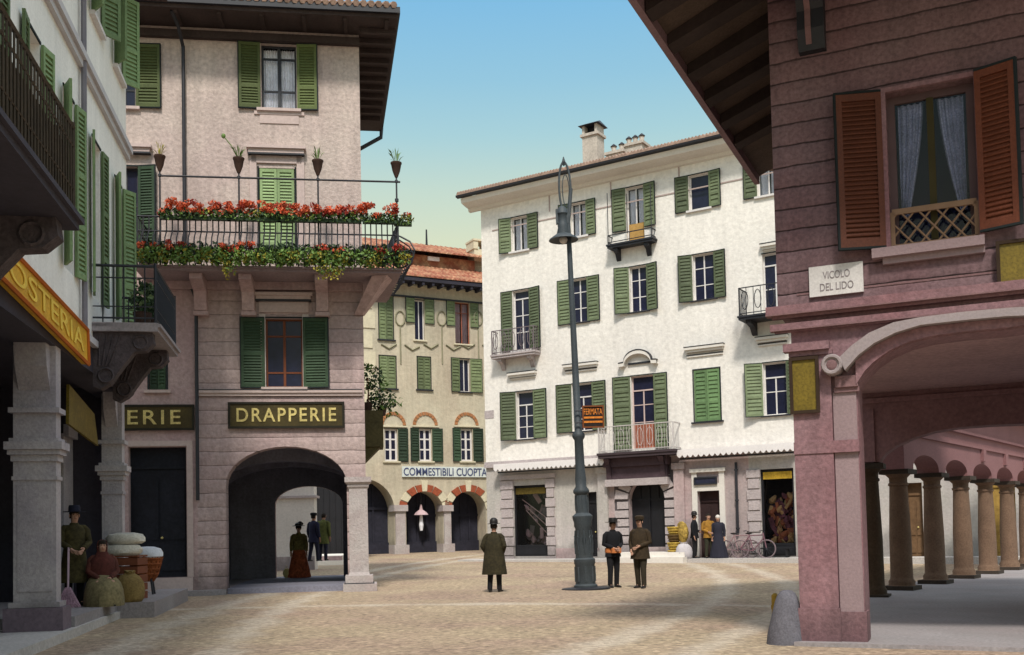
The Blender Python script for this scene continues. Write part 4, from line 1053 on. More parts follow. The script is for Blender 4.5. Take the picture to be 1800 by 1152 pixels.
topiary(te-0.02, TY+0.5, z1_-0.1, 0.45, 0.50, 'loose leafy shrub at the outer edge of the boxed side bay')
# what shows through the passage
pb = MB(); P0 = on_y(440, 960, 41); P1 = on_y(553, 960, 41); zt_ = on_y(520, 800, 41).z
pb.box(P0.x, P1.x, 41, 41.6, -0.1, zt_); pb.mi = 1; pb.box(P0.x, P1.x+0.1, 40.9, 41.7, on_y(520,876,41).z+0.0, on_y(520,872,41).z); pb.box(P0.x, P1.x, 40.93, 41.0, 0.1, 0.7)
o = pb.build('courtyard_wall', [mat('pale_courtyard_plaster', (0.66,0.62,0.58), 0.1, 0.8, 0.1, 12), M_quoin], None); tag(o, 'pale plain courtyard wall seen through the dark passage', 'wall')
pg = MB(); a = on_y(548, 960, 52).x; b = on_y(640, 960, 52).x; pg.box(a, b, 52, 52.3, 0, 6.5)
for i in range(9): x = a+(b-a)*i/9; pg.box(x, x+0.04, 51.96, 52.0, 0, 6.5)
o = pg.build('wooden_gate', M_darkgreen, None); tag(o, 'dark boarded gate closing the yard behind the passage', 'gate')
st = MB(); a = on_y(535, 990, 45.5).x; b = on_y(596, 990, 45.5).x
st.box(a-0.4, b+0.2, 45.2, 50, -0.1, 0.62); st.box(a-0.8, b+0.5, 44.8, 45.2, -0.1, 0.4); st.mi = 1; st.box(a-0.4, b+0.2, 45.17, 45.2, 0.405, 0.60)
o = st.build('stone_landing', [M_whitetrim, M_Alow2], None); tag(o, 'pale stone landing behind the passage under two figures', 'steps')
# pavement in front and inside
q = MB(); q.slab([(UL,-0.35),(uP+0.4,-0.35),(ar[0],-0.05),(ar[0],0.0),(ar[0],BK+1),(UL,BK+1)], -0.2, 0.14)
o = q.build('pavement', M_pave, None, loc=A.o, rotz=A.a); tag(o, 'grey pavement along the draper house front', 'pavement', kind='structure')
q = MB(); q.slab([(ar[0]+0.004,0.15),(uc+hw,0.15),(ubk,BK+1),(ar[0]+0.004,BK+1)], -0.2, 0.15)
o = q.build('passage_floor', mat('bluish_passage_flags', (0.20,0.20,0.25), 0.15, 0.8, 0.2, 14), None, loc=A.o, rotz=A.a); tag(o, 'grey flagged floor of the arched passage', 'floor', kind='structure')

# ================================================================== COMMESTIBILI HOUSE at the end of the street
B = Frame(on_z(715, 972, 0.45), math.atan2(1800, 3500))
bt = thing('grocery_house', 'yellowed old house with brick arches and red tiled roof closing the side street', 'building', B.o, B.a)
HB = []
U0, U1 = B.at(630, 800)[0], B.at(905, 800)[0]
zBT = B.at(745, 503)[1]
kb = dict(mt=M_sgB, pitch=0.16)
sill_B = dict(sillm=M_Btrim, fr=M_wfr)
pxwin(B, bt, HB, (666,520,691,597), None, None, closed=True, sillm=M_iron, **kb)
pxwin(B, bt, HB, (729,528,746,598), 713, 762, shz=(B.at(737,568)[1], B.at(737,526)[1]), rows=(), sillm=M_Btrim, **kb)
pxwin(B, bt, HB, (800,532,826,605), 785, 840, shz=(B.at(812,574)[1], B.at(812,530)[1]), curtain=M_curtp, rows=(0.75,), fr=M_redwood, sillm=M_Btrim, **kb)
pxwin(B, bt, HB, (667,626,696,683), None, None, closed=True, sillm=M_iron, **kb)
pxwin(B, bt, HB, (734,628,757,685), None, None, closed=True, sillm=M_iron, **kb)
pxwin(B, bt, HB, (808,631,826,689), 793, 846, rows=(), sillm=M_iron, **kb)
kd = dict(mt=M_sgD, pitch=0.14)
for op, l, r in (((676,754,699,811),None,716), ((737,754,759,811),722,777), ((810,754,831,811),796,848)):
    pxwin(B, bt, HB, op, l, r, rows=(0.36,0.68), sillm=M_Btrim, border=0.1, mun=0.08, **kd)
arches = []
for (x0, x1, yc, ys) in ((585,694,842,905), (714,779,864,896), (793,854,864,896)):
    a, b, c, d = B.r(x0, yc, x1, 972); c = -0.3
    zs2 = B.at((x0+x1)/2, ys)[1]
    rise = min(d-zs2, (b-a)/2)
    HB.append(dict(u0=a, u1=b, z0=c, z1=d, rise=rise, depth=1.2)); arches.append((a, b, c, d, rise))
mb = MB(); wall(mb, U0-6, U1+8, -0.3, zBT, HB)
mb.poly([(U0-6,0,-0.3),(U0-6,10,-0.3),(U0-6,10,zBT),(U0-6,0,zBT)]); mb.poly([(U1+8,0,-0.3),(U1+8,10,-0.3),(U1+8,10,zBT),(U1+8,0,zBT)]); mb.poly([(U0-6,10,-0.3),(U1+8,10,-0.3),(U1+8,10,zBT),(U0-6,10,zBT)])
mb.build('wall', M_B, bt, recalc=False)
M_bshop = mat('blue_black_shopfront', (0.022,0.022,0.035), 0.3, 1, 0.25, 6)
for i, (a, b, c, d, rise) in enumerate(arches):
    q = MB(); q.box(a-0.1, b+0.1, 1.15, 1.2, c, d+0.1)
    for j in range(1, 4): x = a+(b-a)*j/4; q.box(x-0.05, x+0.05, 1.08, 1.15, c, d-0.2)
    q.box(a, b, 1.06, 1.15, c+(d-c)*0.62, c+(d-c)*0.66); q.box(a, b, 1.0, 1.15, c, c+0.9)
    q.build('arcade_shopfront', M_bshop, bt)
    if i == 0: continue
    q = MB(); cx_ = (a+b)/2; hwid = (b-a)/2; zs2 = d-rise; nv = 8
    for j in range(nv):
        t0, t1 = PI*(j+0.07)/nv, PI*(j+0.93)/nv
        q.mi = 0 if j % 4 in (0, 1, 2) and j not in (1, 6) else 1
        if j in (3, 4): q.mi = 0
        e = 0.45
        pts = [(cx_-hwid*math.cos(t), zs2+rise*math.sin(t)) for t in (t0, t1)]+[(cx_-(hwid+e)*math.cos(t), zs2+(rise+e*0.9)*math.sin(t)) for t in (t1, t0)]
        q.prism(pts, -0.06, 0.02)
    q.mi = 1; q.prism([(cx_-0.14, d), (cx_+0.14, d), (cx_+0.2, d+0.62), (cx_-0.2, d+0.62)], -0.08, 0.02)
    q.build('brick_arch', [M_brick, M_Btrim], bt)
for (x0, x1) in ((695,712), (780,792)):
    a, b, c, d = B.r(x0, 896, x1, 972); q = MB()
    q.box(a, b, -0.12, 0.6, -0.3, d-0.1); q.box(a-0.15, b+0.15, -0.25, 0.7, -0.3, 0.45); q.box(a-0.12, b+0.12, -0.22, 0.7, d-0.1, d+0.25)
    q.build('arcade_pillar', M_pill, bt)
# brick lunettes
for (xc, y1, rr_) in ((691,748,0.75), (747.5,748,0.75), (820,748,0.75)):
    u, z = B.at(xc, y1); q = MB(); nv = 10
    for j in range(nv):
        t0, t1 = PI*(j+0.08)/nv, PI*(j+0.92)/nv
        q.prism([(u-rr_*0.78*math.cos(t0), z+rr_*0.78*math.sin(t0)), (u-rr_*1.02*math.cos(t0), z+rr_*1.02*math.sin(t0)), (u-rr_*1.02*math.cos(t1), z+rr_*1.02*math.sin(t1)), (u-rr_*0.78*math.cos(t1), z+rr_*0.78*math.sin(t1))], -0.05, 0.02)
    q.mi = 1; q.box(u-rr_*1.1, u+rr_*1.1, -0.08, 0.0, z-0.1, z-0.02)
    q.build('brick_lunette', [mat('pale_brick', (0.36,0.16,0.07), 0.25, 3), M_Btrim], bt)
# garland reliefs
q = MB()
for xc in (703, 776, 840):
    u, z = B.at(xc, 560); 
    q.tube([(u+0.28*math.cos(t*PI/6), -0.03, z+0.42*math.sin(t*PI/6)) for t in range(12)], 0.05, 4, closed=True)
    z2 = B.at(xc, 640)[1]; q.tube([(u,-0.02,z-0.45),(u,-0.02,z2)], 0.045, 4)
    for sgn in (-1, 1):
        zz = B.at(xc, 609)[1]
        q.tube([(u+sgn*0.25,-0.03,zz+0.1),(u+sgn*0.7,-0.03,zz-0.18),(u+sgn*1.15,-0.03,zz+0.05)], 0.06, 4)
q.build('garland_relief', mat('grey_green_relief', (0.30,0.28,0.19), 0.2, 3), bt)
q = MB(); 
for i in range(4, 13): 
    z = 2.5+i*1.12; q.box(B.at(650,700)[0]-0.5, B.at(656+(i%2)*5,700)[0], -0.05, 0.0, z, z+0.9)
q.build('corner_quoins', M_Btrim, bt)
q = MB(); q.box(U0-6, U1+8, -0.18, 0, zBT-0.12, zBT); q.mi = 1; q.box(U0-6, U1+8, -0.12, 0, zBT-0.75, zBT-0.66); q.build('cornice', [M_Btrim, M_iron], bt)
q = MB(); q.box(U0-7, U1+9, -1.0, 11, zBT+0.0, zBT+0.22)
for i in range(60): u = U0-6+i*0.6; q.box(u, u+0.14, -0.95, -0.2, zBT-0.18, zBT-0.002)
q.build('eaves', mat('dark_navy_timber', (0.03,0.028,0.04), 0.2, 1), bt)  # dark navy is the timber's own colour
def tiles(q, x0, x1, ya, za, yb2, zb2, per):
    n = int((x1-x0)/per)
    for i in range(n):
        a = x0+(x1-x0)*i/n; b = x0+(x1-x0)*(i+1)/n; m_ = (a+b)/2
        q.add([(a,ya,za),(m_,ya,za+0.13),(b,ya,za),(a,yb2,zb2),(m_,yb2,zb2+0.13),(b,yb2,zb2)], [(0,1,4,3),(1,2,5,4)])
        q.add([(a,ya,za),(m_,ya,za+0.13),(b,ya,za)], [(0,1,2)])
q = MB()
zr0 = zBT+0.24
tiles(q, U0-7, U1+9, -1.05, zr0, 3.2, zr0+1.75, 0.30)
zr1 = zr0+1.75
q.box(U0-2, U1+9, 3.2, 3.3, zr1-0.3, zr1+0.75)
tiles(q, U0-2, U1+9, 2.5, zr1+0.78, 7.0, zr1+2.5, 0.34)
q.poly([(U0-2,2.5,zr1+0.78),(U0-2,7,zr1+2.5),(U0-2,11,zr1)])
q.poly([(U0-7,10.5,zBT+0.2),(U1+9,10.5,zBT+0.2),(U1+9,7,zr1+2.5),(U0-2,7,zr1+2.5)])
RB = q.build('roof', M_tile, bt, recalc=False)
q = MB(); u, _ = B.at(843, 445, 3.6); z0_, z1_ = B.at(843, 470, 3.6)[1], B.at(843, 428, 3.6)[1]
q.box(u-0.55, u+0.6, 3.2, 4.2, z0_-1, z1_-0.5); q.box(u-0.62, u-0.3, 3.15, 4.25, z1_-0.5, z1_); q.box(u+0.3, u+0.62, 3.15, 4.25, z1_-0.5, z1_); q.box(u-0.65, u+0.65, 3.1, 4.3, z1_, z1_+0.12)
q.build('chimney', M_Btrim, RB)
q = MB(); u, zz = B.at(750, 436, 6.5); q.tube([(u,6.5,zz-0.5),(u,6.5,B.at(750,404,6.5)[1])], [0.09,0.05], 5); q.build('roof_mast', M_iron, RB)
q = MB(); a, b, c, d = B.r(752, 452, 772, 459, 3.1); q.box(a, b, 3.05, 3.19, c, d); q.build('skylight', M_curt, RB)
sg = B.r(706, 821, 862, 839)
signboard('painted_shop_sign', 'long pale blue grocery signboard over the brick arches at the street end', B, *sg, y=-0.02, bgm=mat('pale_blue_white_paint', (0.60,0.64,0.62), 0.1, 1), frm=None, depth=0.08)
sgt = bpy.data.objects[[o.name for o in C.objects if o.name.startswith('painted_shop_sign')][0]]
sW, sH = sg[1]-sg[0], sg[3]-sg[2]; M_slate = mat('slate_blue_letter_paint', (0.06,0.075,0.16), 0.2, 2)
text_mesh(sgt, 'COMMESTIBILI', sW*0.015, sW*0.565, sH*0.12, sH*0.88, M_slate, y=-0.086, fill=1, thick=0.01)
text_mesh(sgt, 'CUOPTAL', sW*0.60, sW*0.99, sH*0.12, sH*0.88, M_slate, y=-0.086, fill=1, thick=0.01)
hl = thing('hanging_lantern', 'pale hanging lamp in the middle brick arch of the grocery house', 'lamp', B.w(B.at(746,900)[0], 0.5, B.at(746,905)[1]), B.a)
q = MB(); q.lathe([(0.42,0),(0.32,0.14),(0.10,0.3),(0.05,0.6)], n=12); q.build('lamp_shade', M_curtp, hl); 
q = MB(); q.tube([(0,0,0.55),(0,0,1.6)], 0.03, 5); q.build('chain', M_iron, hl); q = MB(); q.lathe([(0.08,-0.9),(0.13,-0.6),(0.08,0.0)], n=8); q.build('glass_chimney', M_curt, hl)
# ================================================================== ROSE HOUSE on the right
R = Frame(on_z(1387, 1132, 0.0), math.atan2(-1800, 3900))
rt = thing('rose_house', 'maroon corner house with brown shutters, deep eaves and arched portico at the right', 'building', R.o, R.a)
HR = []
Fs = Frame(R.o, R.a+PI/2)
EW = 1.5
ye, ze = Fs.at(1335, 310, EW)
zi = ze+EW*0.42
UR = 7.5
# arch over the portico
yc = 0.0
lowpx = [(1512,676),(1522,655),(1540,637),(1566,619),(1600,604),(1640,594),(1700,586),(1770,580)]
low = [R.at(*p) for p in lowpx]
ua0 = R.at(1511, 800)[0]
low[0] = (ua0, low[0][1]-0.02)
uc_ = R.at(1800, 580)[0]+0.25
pts = [(ua0, low[0][1])]+low[1:]
zcrown = low[-1][1]+0.03
curve = pts+[(uc_, zcrown)]+[(2*uc_-u, z) for u, z in reversed(pts)]
ua1 = 2*uc_-ua0
HR.append(dict(u0=ua0, u1=ua1, z0=-0.2, z1=zcrown+0.02, curve=curve, depth=0.55, back=True))
# window
wa, wb, wc, wd = R.r(1561, 150, 1717, 428)
HR.append(dict(u0=wa, u1=wb, z0=wc, z1=wd, depth=0.3))
zRt = zi+0.4
zLine = R.at(1366, 555)[1]
mb = MB()
uPierL = R.at(1401, 900)[0]
mb.mi = 0; wall(mb, 0, UR, zLine, zRt, HR)
mb.mi = 1; wall(mb, uPierL, UR, -0.2, zLine-0.001, HR)
mb.mi = 0
# left side: wall above, two open arches below
mb.poly([(0,0,zLine),(0,9,zLine),(0,9,zRt),(0,0,zRt)])
mb.poly([(UR,0,-0.2),(UR,9,-0.2),(UR,9,zRt),(UR,0,zRt)]); mb.poly([(0,9,zLine),(UR,9,zLine),(UR,9,zRt),(0,9,zRt)])
mb.poly([(0,0,zLine),(uPierL,0,zLine),(uPierL,0.7,zLine),(0,9,zLine)])
mb.poly([(0,0.02,zRt),(UR,0.02,zRt),(UR,9,zRt),(0,9,zRt)])
mb.build('wall', [M_R, M_Rp], rt, recalc=False)
y2 = R.loc(on_z(1530, 1049, 0.06))[1]
# portico ceiling and back of the front wall
q = MB(); zce = zcrown+0.32
q.poly([(uPierL-0.0,0.55,zce),(UR,0.55,zce),(UR,y2,zce),(uPierL,y2,zce)])
q.poly([(uPierL,0.56,zce),(UR,0.56,zce),(UR,0.56,zLine),(uPierL,0.56,zLine)])
q.poly([(uPierL,0.55,zcrown),(ua0,0.56,zcrown),(ua0,0.56,zce),(uPierL,0.56,zce)]); q.poly([(ua0,0.56,zcrown+0.02),(ua1,0.56,zcrown+0.02),(ua1,0.56,zce),(ua0,0.56,zce)])
q.build('portico_ceiling', mat('pale_dusty_pink_ceiling', (0.46,0.29,0.29), 0.14, 0.9, 0.2, 14), rt, recalc=False)
# second transverse arch at the far end of the portico
H2 = []
pp = [R.at(px, py, y2) for px, py in ((1546,812),(1556,798),(1575,784),(1605,770),(1645,758),(1690,751),(1745,747),(1800,745))]
c2 = pp[-1][0]+0.5
cur2 = pp+[(c2, pp[-1][1]+0.005)]+[(2*c2-u, z) for u, z in reversed(pp)]
u20 = pp[0][0]; zr2 = pp[-1][1]+0.02
H2.append(dict(u0=u20, u1=2*c2-u20, z0=pp[0][1], z1=zr2, curve=cur2, depth=0.5, back=True))
q = MB(); wall(q, R.at(1490, 700, y2)[0]-0.4, 2*c2-u20+0.6, pp[0][1], zce+0.3, H2, y=y2)
q.poly([(R.at(1490,700,y2)[0]-0.4,y2,pp[0][1]),(u20,y2,pp[0][1]),(u20,y2+0.5,pp[0][1]),(R.at(1490,700,y2)[0]-0.4,y2+0.5,pp[0][1])])
for (py, e) in ((655,0.05), (690,0.07)):
    z = R.at(1540, py+15, y2)[1]; q.box(R.at(1500,700,y2)[0]-0.3, 2*c2-u20+0.5, y2-e, y2, z-0.05, z+0.05)
q.box(R.at(1532,700,y2)[0]-0.03, R.at(1532,700,y2)[0]+0.03, y2-0.07, y2, pp[0][1], R.at(1540,720,y2)[1])
q.build('inner_arch', mat('dim_rose_stucco', (0.27,0.155,0.165), 0.15, 1.0, 0.2, 14), rt, recalc=False)
# pier: front slab, recessed inner pilaster, plinth, cap
uf0, uf1 = R.at(1402, 900)[0], R.at(1470, 900)[0]
q = MB()
zcap = R.at(1412, 628)[1]
q.box(uf0, uf1, -0.07, 0.0, 0.46, zcap); q.box(uf0-0.02, uf1+0.02, -0.085, 0.5, -0.1, 0.46)
q.mi = 2; q.box(uf1+0.012, ua0-0.012, -0.03, 0.0, 0.42, R.at(1490,690)[1]); q.mi = 1; q.box(uf1+0.02, ua0+0.02, -0.05, 0.3, -0.1, 0.42)
zb = R.at(1440, 795)[1]; q.box(uf0-0.006, ua0+0.01, -0.085, 0.0, zb-0.02, zb+0.13)
q.mi = 1
q.box(uf0-0.03, uf1+0.03, -0.10, 0.0, zcap, zcap+0.06); q.box(uf0-0.09, uf1+0.0, -0.15, 0.0, zcap+0.06, zcap+0.16)
q.build('pier_facing', [M_Rp, M_Rp, M_Rg], rt)
q = MB(); zc1 = R.at(1490, 690)[1]
q.box(uf1+0.03, ua0+0.03, -0.06, 0.0, zc1, zc1+0.06); q.box(uf1+0.05, ua0+0.02, -0.09, 0.0, zc1+0.06, zc1+0.20)
for i in range(20): pass
q.build('impost_capital', M_Rdk, rt)
# string courses
q = MB()
for (py, hh, dp) in ((550, 0.10, 0.16), (578, 0.07, 0.11)):
    z = R.at(1367, py)[1]; q.box(-dp*0.8, UR, -dp, 0.0, z-hh/2, z+hh/2); q.box(-dp*0.4, UR, -dp*0.55, 0.0, z-hh, z-hh/2)
    q.mi = 1; q.box(-dp*0.82, UR, -dp-0.004, -0.0, z-hh/2-0.018, z-hh/2-0.001); q.mi = 0
z = R.at(1520, 505)[1]; q.mi = 1; q.box(R.at(1400,500)[0], UR, -0.008, 0.0, z-0.012, z+0.012)
q.build('string_course', [M_Rp, M_Rdk], rt)
# hood moulding with its scroll
up = [R.at(*p) for p in ((1478,633),(1500,612),(1530,590),(1572,572),(1618,563),(1690,554),(1768,547),(1800,545))]
lo_ = [R.at(*p) for p in ((1489,655),(1512,629),(1540,608),(1577,590),(1620,577),(1692,569),(1770,562),(1800,561))]
up += [(2*uc_-u, z) for u, z in reversed(up)]; lo_ += [(2*uc_-u, z) for u, z in reversed(lo_)]
q = MB(); dp = 0.20
for i in range(len(up)-1):
    a, b, c, d = up[i], up[i+1], lo_[i+1], lo_[i]
    q.add([(a[0],-dp,a[1]),(b[0],-dp,b[1]),(c[0],-dp,c[1]),(d[0],-dp,d[1]),(a[0],0,a[1]),(b[0],0,b[1]),(c[0],0,c[1]),(d[0],0,d[1])], [(0,1,2,3),(0,4,5,1),(3,2,6,7)])
    m1 = [(x0*0.8+x1*0.2, z0*0.8+z1*0.2) for (x0, z0), (x1, z1) in ((d, a), (c, b))]
    q.add([(d[0],-dp-0.03,d[1]),(c[0],-dp-0.03,c[1]),(m1[1][0],-dp-0.03,m1[1][1]),(m1[0][0],-dp-0.03,m1[0][1]),(d[0],-dp,d[1]),(c[0],-dp,c[1]),(m1[1][0],-dp,m1[1][1]),(m1[0][0],-dp,m1[0][1])], [(0,1,2,3),(0,4,5,1),(3,2,6,7)])
su, sz = R.at(1466, 645); sr = 0.13
ring = [(su+sr*math.cos(2*PI*i/20), sz+sr*math.sin(2*PI*i/20)) for i in range(20)]
q.prism(ring, -dp-0.015, 0.0)
q.tube([(su+0.105*math.cos(2*PI*i/16), -dp-0.02, sz+0.105*math.sin(2*PI*i/16)) for i in range(16)], 0.026, 6, closed=True)
q.mi = 1; q.ball((su, -dp-0.012, sz), 0.07, 0.02, 0.07, 10, 6)
q.build('hood_moulding', [M_Rgrey, M_Rdk], rt, recalc=False)
# archivolt: the maroon band below the hood
q = MB()
arr = low+[(2*uc_-u, z) for u, z in reversed(low)]
k = min(len(arr), len(lo_))
lo2 = lo_
import bisect
def zat(curve_, u):
    for i in range(len(curve_)-1):
        if curve_[i][0] <= u <= curve_[i+1][0]:
            t = (u-curve_[i][0])/max(1e-6, curve_[i+1][0]-curve_[i][0]); return curve_[i][1]*(1-t)+curve_[i+1][1]*t
    return curve_[0][1] if u < curve_[0][0] else curve_[-1][1]
us = [ua0+(ua1-ua0)*i/40 for i in range(41)]
for i in range(40):
    a, b = us[i], us[i+1]
    la, lb, ha, hb_ = zat(curve, a)+0.012, zat(curve, b)+0.012, zat(lo_, a)-0.004, zat(lo_, b)-0.004
    if ha <= la or hb_ <= lb: continue
    q.add([(a,-0.10,la),(b,-0.10,lb),(b,-0.10,hb_),(a,-0.10,ha),(a,0.0,la),(b,0.0,lb)], [(0,1,2,3),(0,4,5,1)])
q.build('archivolt', M_Rp, rt, recalc=False)
# window with lace curtains and lattice guard
dpt = 0.22
wf = MB(); e = 0.09
zl = R.at(1640, 362)[1]      # top of the lattice guard
wf.box(wa, wa+e, dpt-0.06, dpt, wc, wd); wf.box(wb-e, wb, dpt-0.06, dpt, wc, wd); wf.box(wa+e, wb-e, dpt-0.06, dpt, wd-e, wd); wf.box(wa+e, wb-e, dpt-0.06, dpt, wc, wc+e)
mu = (wa+wb)/2; wf.mi = 1; wf.box(mu-0.04, mu+0.04, dpt-0.08, dpt-0.002, wc+e, wd-e)
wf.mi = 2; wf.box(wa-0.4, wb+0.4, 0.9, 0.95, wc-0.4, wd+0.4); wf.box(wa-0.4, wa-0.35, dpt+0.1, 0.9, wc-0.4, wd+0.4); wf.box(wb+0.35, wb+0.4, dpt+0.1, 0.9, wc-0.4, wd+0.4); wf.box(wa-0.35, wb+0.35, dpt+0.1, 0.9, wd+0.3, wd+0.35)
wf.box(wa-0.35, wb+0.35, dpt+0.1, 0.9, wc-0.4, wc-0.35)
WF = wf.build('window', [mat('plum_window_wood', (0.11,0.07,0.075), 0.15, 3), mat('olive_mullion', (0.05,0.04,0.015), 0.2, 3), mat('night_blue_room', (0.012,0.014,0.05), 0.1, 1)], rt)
q = MB(); q.box(wa+0.04, wb-0.04, dpt-0.03, dpt-0.024, wc+0.04, wd-0.04); q.build('pane', GLASS, WF)
M_lace = mat('blue_grey_lace', (0.22,0.235,0.36), 0.3, 6, 0.45, 45)
for sgn in (-1, 1):
    q = MB(); n = 16
    zt_, zb_ = wd-e, zl-0.02
    edge = wa+e if sgn < 0 else wb-e
    full = (wb-wa)/2-e-0.06
    for j in range(14):
        for i in range(n):
            def P(i_, j_):
                t = j_/14; wdt = full*(0.86-0.12*t-0.5*t**1.6)
                s_ = i_/n
                return (edge-sgn*(0.03+wdt*s_), dpt+0.05+0.025*math.sin(s_*26), zt_+(zb_-zt_)*t)
            q.poly([P(i,j), P(i+1,j), P(i+1,j+1), P(i,j+1)])
    q.build('curtain', M_lace, WF, smooth=True, recalc=False)
q = MB(); e2 = 0.035; yl = 0.06
q.box(wa+0.02, wb-0.02, yl-0.02, yl+0.02, zl-e2, zl+e2); q.box(wa+0.02, wb-0.02, yl-0.02, yl+0.02, wc, wc+0.05); q.box(wa+0.0, wa+0.05, yl-0.02, yl+0.02, wc, zl); q.box(wb-0.05, wb, yl-0.02, yl+0.02, wc, zl)
hh = zl-wc; ww = wb-wa; nn = 5
for i in range(-1, nn+1):
    for sgn in (-1, 1):
        xa = wa+ww*(i+0.5)/nn-sgn*ww/nn*0.95; xb = wa+ww*(i+0.5)/nn+sgn*ww/nn*0.95
        za, zb_ = wc, zl
        def clip(x, z, x2, z2):
            for lim in (wa+0.03, wb-0.03):
                pass
            return x, z
        t0, t1 = 0.0, 1.0
        lo_u, hi_u = wa+0.03, wb-0.03
        dx = xb-xa
        for lim, side_ in ((lo_u, 1), (hi_u, -1)):
            tt = (lim-xa)/dx
            if (dx > 0) == (side_ > 0): t0 = max(t0, tt)
            else: t1 = min(t1, tt)
        if t1 > t0+0.02: q.tube([(xa+dx*t0, yl+0.004*sgn, za+hh*t0), (xa+dx*t1, yl+0.004*sgn, za+hh*t1)], 0.013, 5)
q.build('lattice_guard', mat('tan_lattice_wood', (0.25,0.155,0.10), 0.15, 3), WF)
q = MB(); q.box(wa-0.22, wb+0.05, -0.13, 0.10, wc-0.12, wc-0.004); q.box(wa-0.10, wb+0.05, -0.07, 0.0, wc-0.2, wc-0.12); q.build('sill', M_Rg, WF)
q = MB(); q.box(wa-0.07, wa-0.0, -0.05, 0.05, wc, wd+0.06); q.box(wb, wb+0.06, -0.05, 0.05, wc, wd+0.06); q.box(wa, wb, -0.05, 0.05, wd+0.002, wd+0.06); q.build('window_surround', M_Rp, WF)
a0 = R.at(1472, 300)[0]; a1 = R.at(1552, 300)[0]
zs0, zs1 = R.at(1510, 440)[1], R.at(1510, 172)[1]
shutter(WF, a1, -1, a1-a0, zs0, zs1, M_rust, y=-0.02, ang=4, pitch=0.058, mid=(), edge=True)
b0 = R.at(1719, 260)[0]; b1 = R.at(1793, 260)[0]
shutter(WF, b0, 1, b1-b0, R.at(1757,403)[1], R.at(1757,122)[1], M_rust, y=-0.03, ang=7, pitch=0.058, mid=(), edge=True)
# bracket under the eave on the front
bu0, bu1 = R.at(1405, 60)[0], R.at(1452, 60)[0]; bz0 = R.at(1430, 95)[1]
q = MB(); q.prismx([(0,bz0),(-0.12,bz0),(-0.20,bz0+0.25),(-0.18,bz0+0.5),(-0.55,bz0+0.95),(-1.3,zi-EW*0.42*0.75),(0,zi+0.1)], bu0, bu1)
q.mi = 1; q.prismx([(-0.05,bz0+0.06),(-0.135,bz0+0.05),(-0.215,bz0+0.27),(-0.2,bz0+0.5),(-0.5,bz0+0.85),(-0.05,bz0+0.85)], bu0+0.10, bu1-0.16)
q.build('eave_bracket', [M_iron, M_Rdk], rt)
# deep sloping eaves: soffit boards, rafters, fascia and the hipped roof above
q = MB(); YF = -2.3; t_ = 0.42
zo = ze
def soff(u, y):      # soffit height falls outwards
    return zo
q.poly([(-EW,YF,zo),(-EW,ye,zo),(0,ye,zi),(0,YF*0+0.0,zi)])
q.poly([(-EW,YF,zo),(0,0.0,zi),(UR,0.0,zi),(UR,YF,zo)])
q.poly([(-EW,ye,zo),(0,ye,zi),(0,ye,zi+0.3),(-EW,ye,zo+0.3)])
q.build('soffit', M_eaveR, rt, recalc=False)
q = MB()
for i in range(6):
    y = -0.4+i*1.05
    q.hexa([(-EW+0.02,y-0.16,zo-0.16),(0.0,y-0.16,zi-0.24),(0.0,y+0.16,zi-0.24),(-EW+0.02,y+0.16,zo-0.16)], [(-EW+0.02,y-0.16,zo-0.002),(0.0,y-0.16,zi-0.002),(0.0,y+0.16,zi-0.002),(-EW+0.02,y+0.16,zo-0.002)])
q.build('rafter_tails', M_eave, rt)
q = MB()
q.hexa([(-EW-0.10,YF-0.1,zo-0.16),(-EW,YF,zo-0.16),(-EW,ye,zo-0.16),(-EW-0.10,ye,zo-0.16)], [(-EW-0.22,YF-0.1,zo+0.16),(-EW,YF,zo+0.16),(-EW,ye,zo+0.16),(-EW-0.22,ye,zo+0.16)])
q.box(-EW, UR, YF-0.1, YF, zo-0.16, zo+0.16)
q.mi = 1; q.hexa([(-EW-0.24,YF-0.2,zo+0.161),(-EW,YF,zo+0.161),(-EW,ye+0.05,zo+0.161),(-EW-0.24,ye+0.05,zo+0.161)], [(-EW-0.26,YF-0.2,zo+0.2),(-EW,YF,zo+0.22),(-EW,ye+0.05,zo+0.22),(-EW-0.26,ye+0.05,zo+0.2)])
q.build('fascia', [M_fascia, M_iron], rt)
q = MB(); rz = zo+0.24
q.poly([(-EW-0.2,YF-0.2,rz),(UR,YF-0.2,rz),(UR,4,rz+2.6),(3,4,rz+2.6)]); q.poly([(-EW-0.2,YF-0.2,rz),(3,4,rz+2.6),(3,4.2,rz+2.6),(-EW-0.2,ye,rz)]); q.poly([(-EW-0.2,ye,rz),(3,4.2,rz+2.6),(UR,4,rz+2.6),(UR,9.3,rz)]); q.poly([(-EW-0.2,ye,rz),(UR,9.3,rz),(-0.2,9.3,rz)])
q.build('roof', M_tile2, rt, recalc=False)
# plates
signboard('olive_plate', 'olive gold enamel plate on the pier beside the scroll of the arch', R, *R.r(1392,631,1441,727), y=-0.072, bgm=M_olive, frm=mat('plate_edge_brown', (0.035,0.02,0.012), 0.2, 4), depth=0.03, border=0.03)
signboard('olive_plate', 'olive gold plate hung under the right shutter of the rose house', R, *R.r(1753,425,1832,505), y=-0.06, bgm=M_olive, frm=mat('plate_edge_brown', (0.035,0.02,0.012)), depth=0.03, border=0.03)
t = signboard('street_name_plate', 'white marble street name plate on the maroon wall', R, *R.r(1423,466,1518,519), y=-0.004, bgm=mat('white_marble', (0.60,0.57,0.56), 0.1, 3, 0.12, 40), frm=None, depth=0.035)
W_, H_ = R.r(1423,466,1518,519)[1]-R.r(1423,466,1518,519)[0], R.r(1423,466,1518,519)[3]-R.r(1423,466,1518,519)[2]
M_letgrey = mat('worn_grey_letters', (0.24,0.21,0.22), 0.3, 10, 0.4, 60)
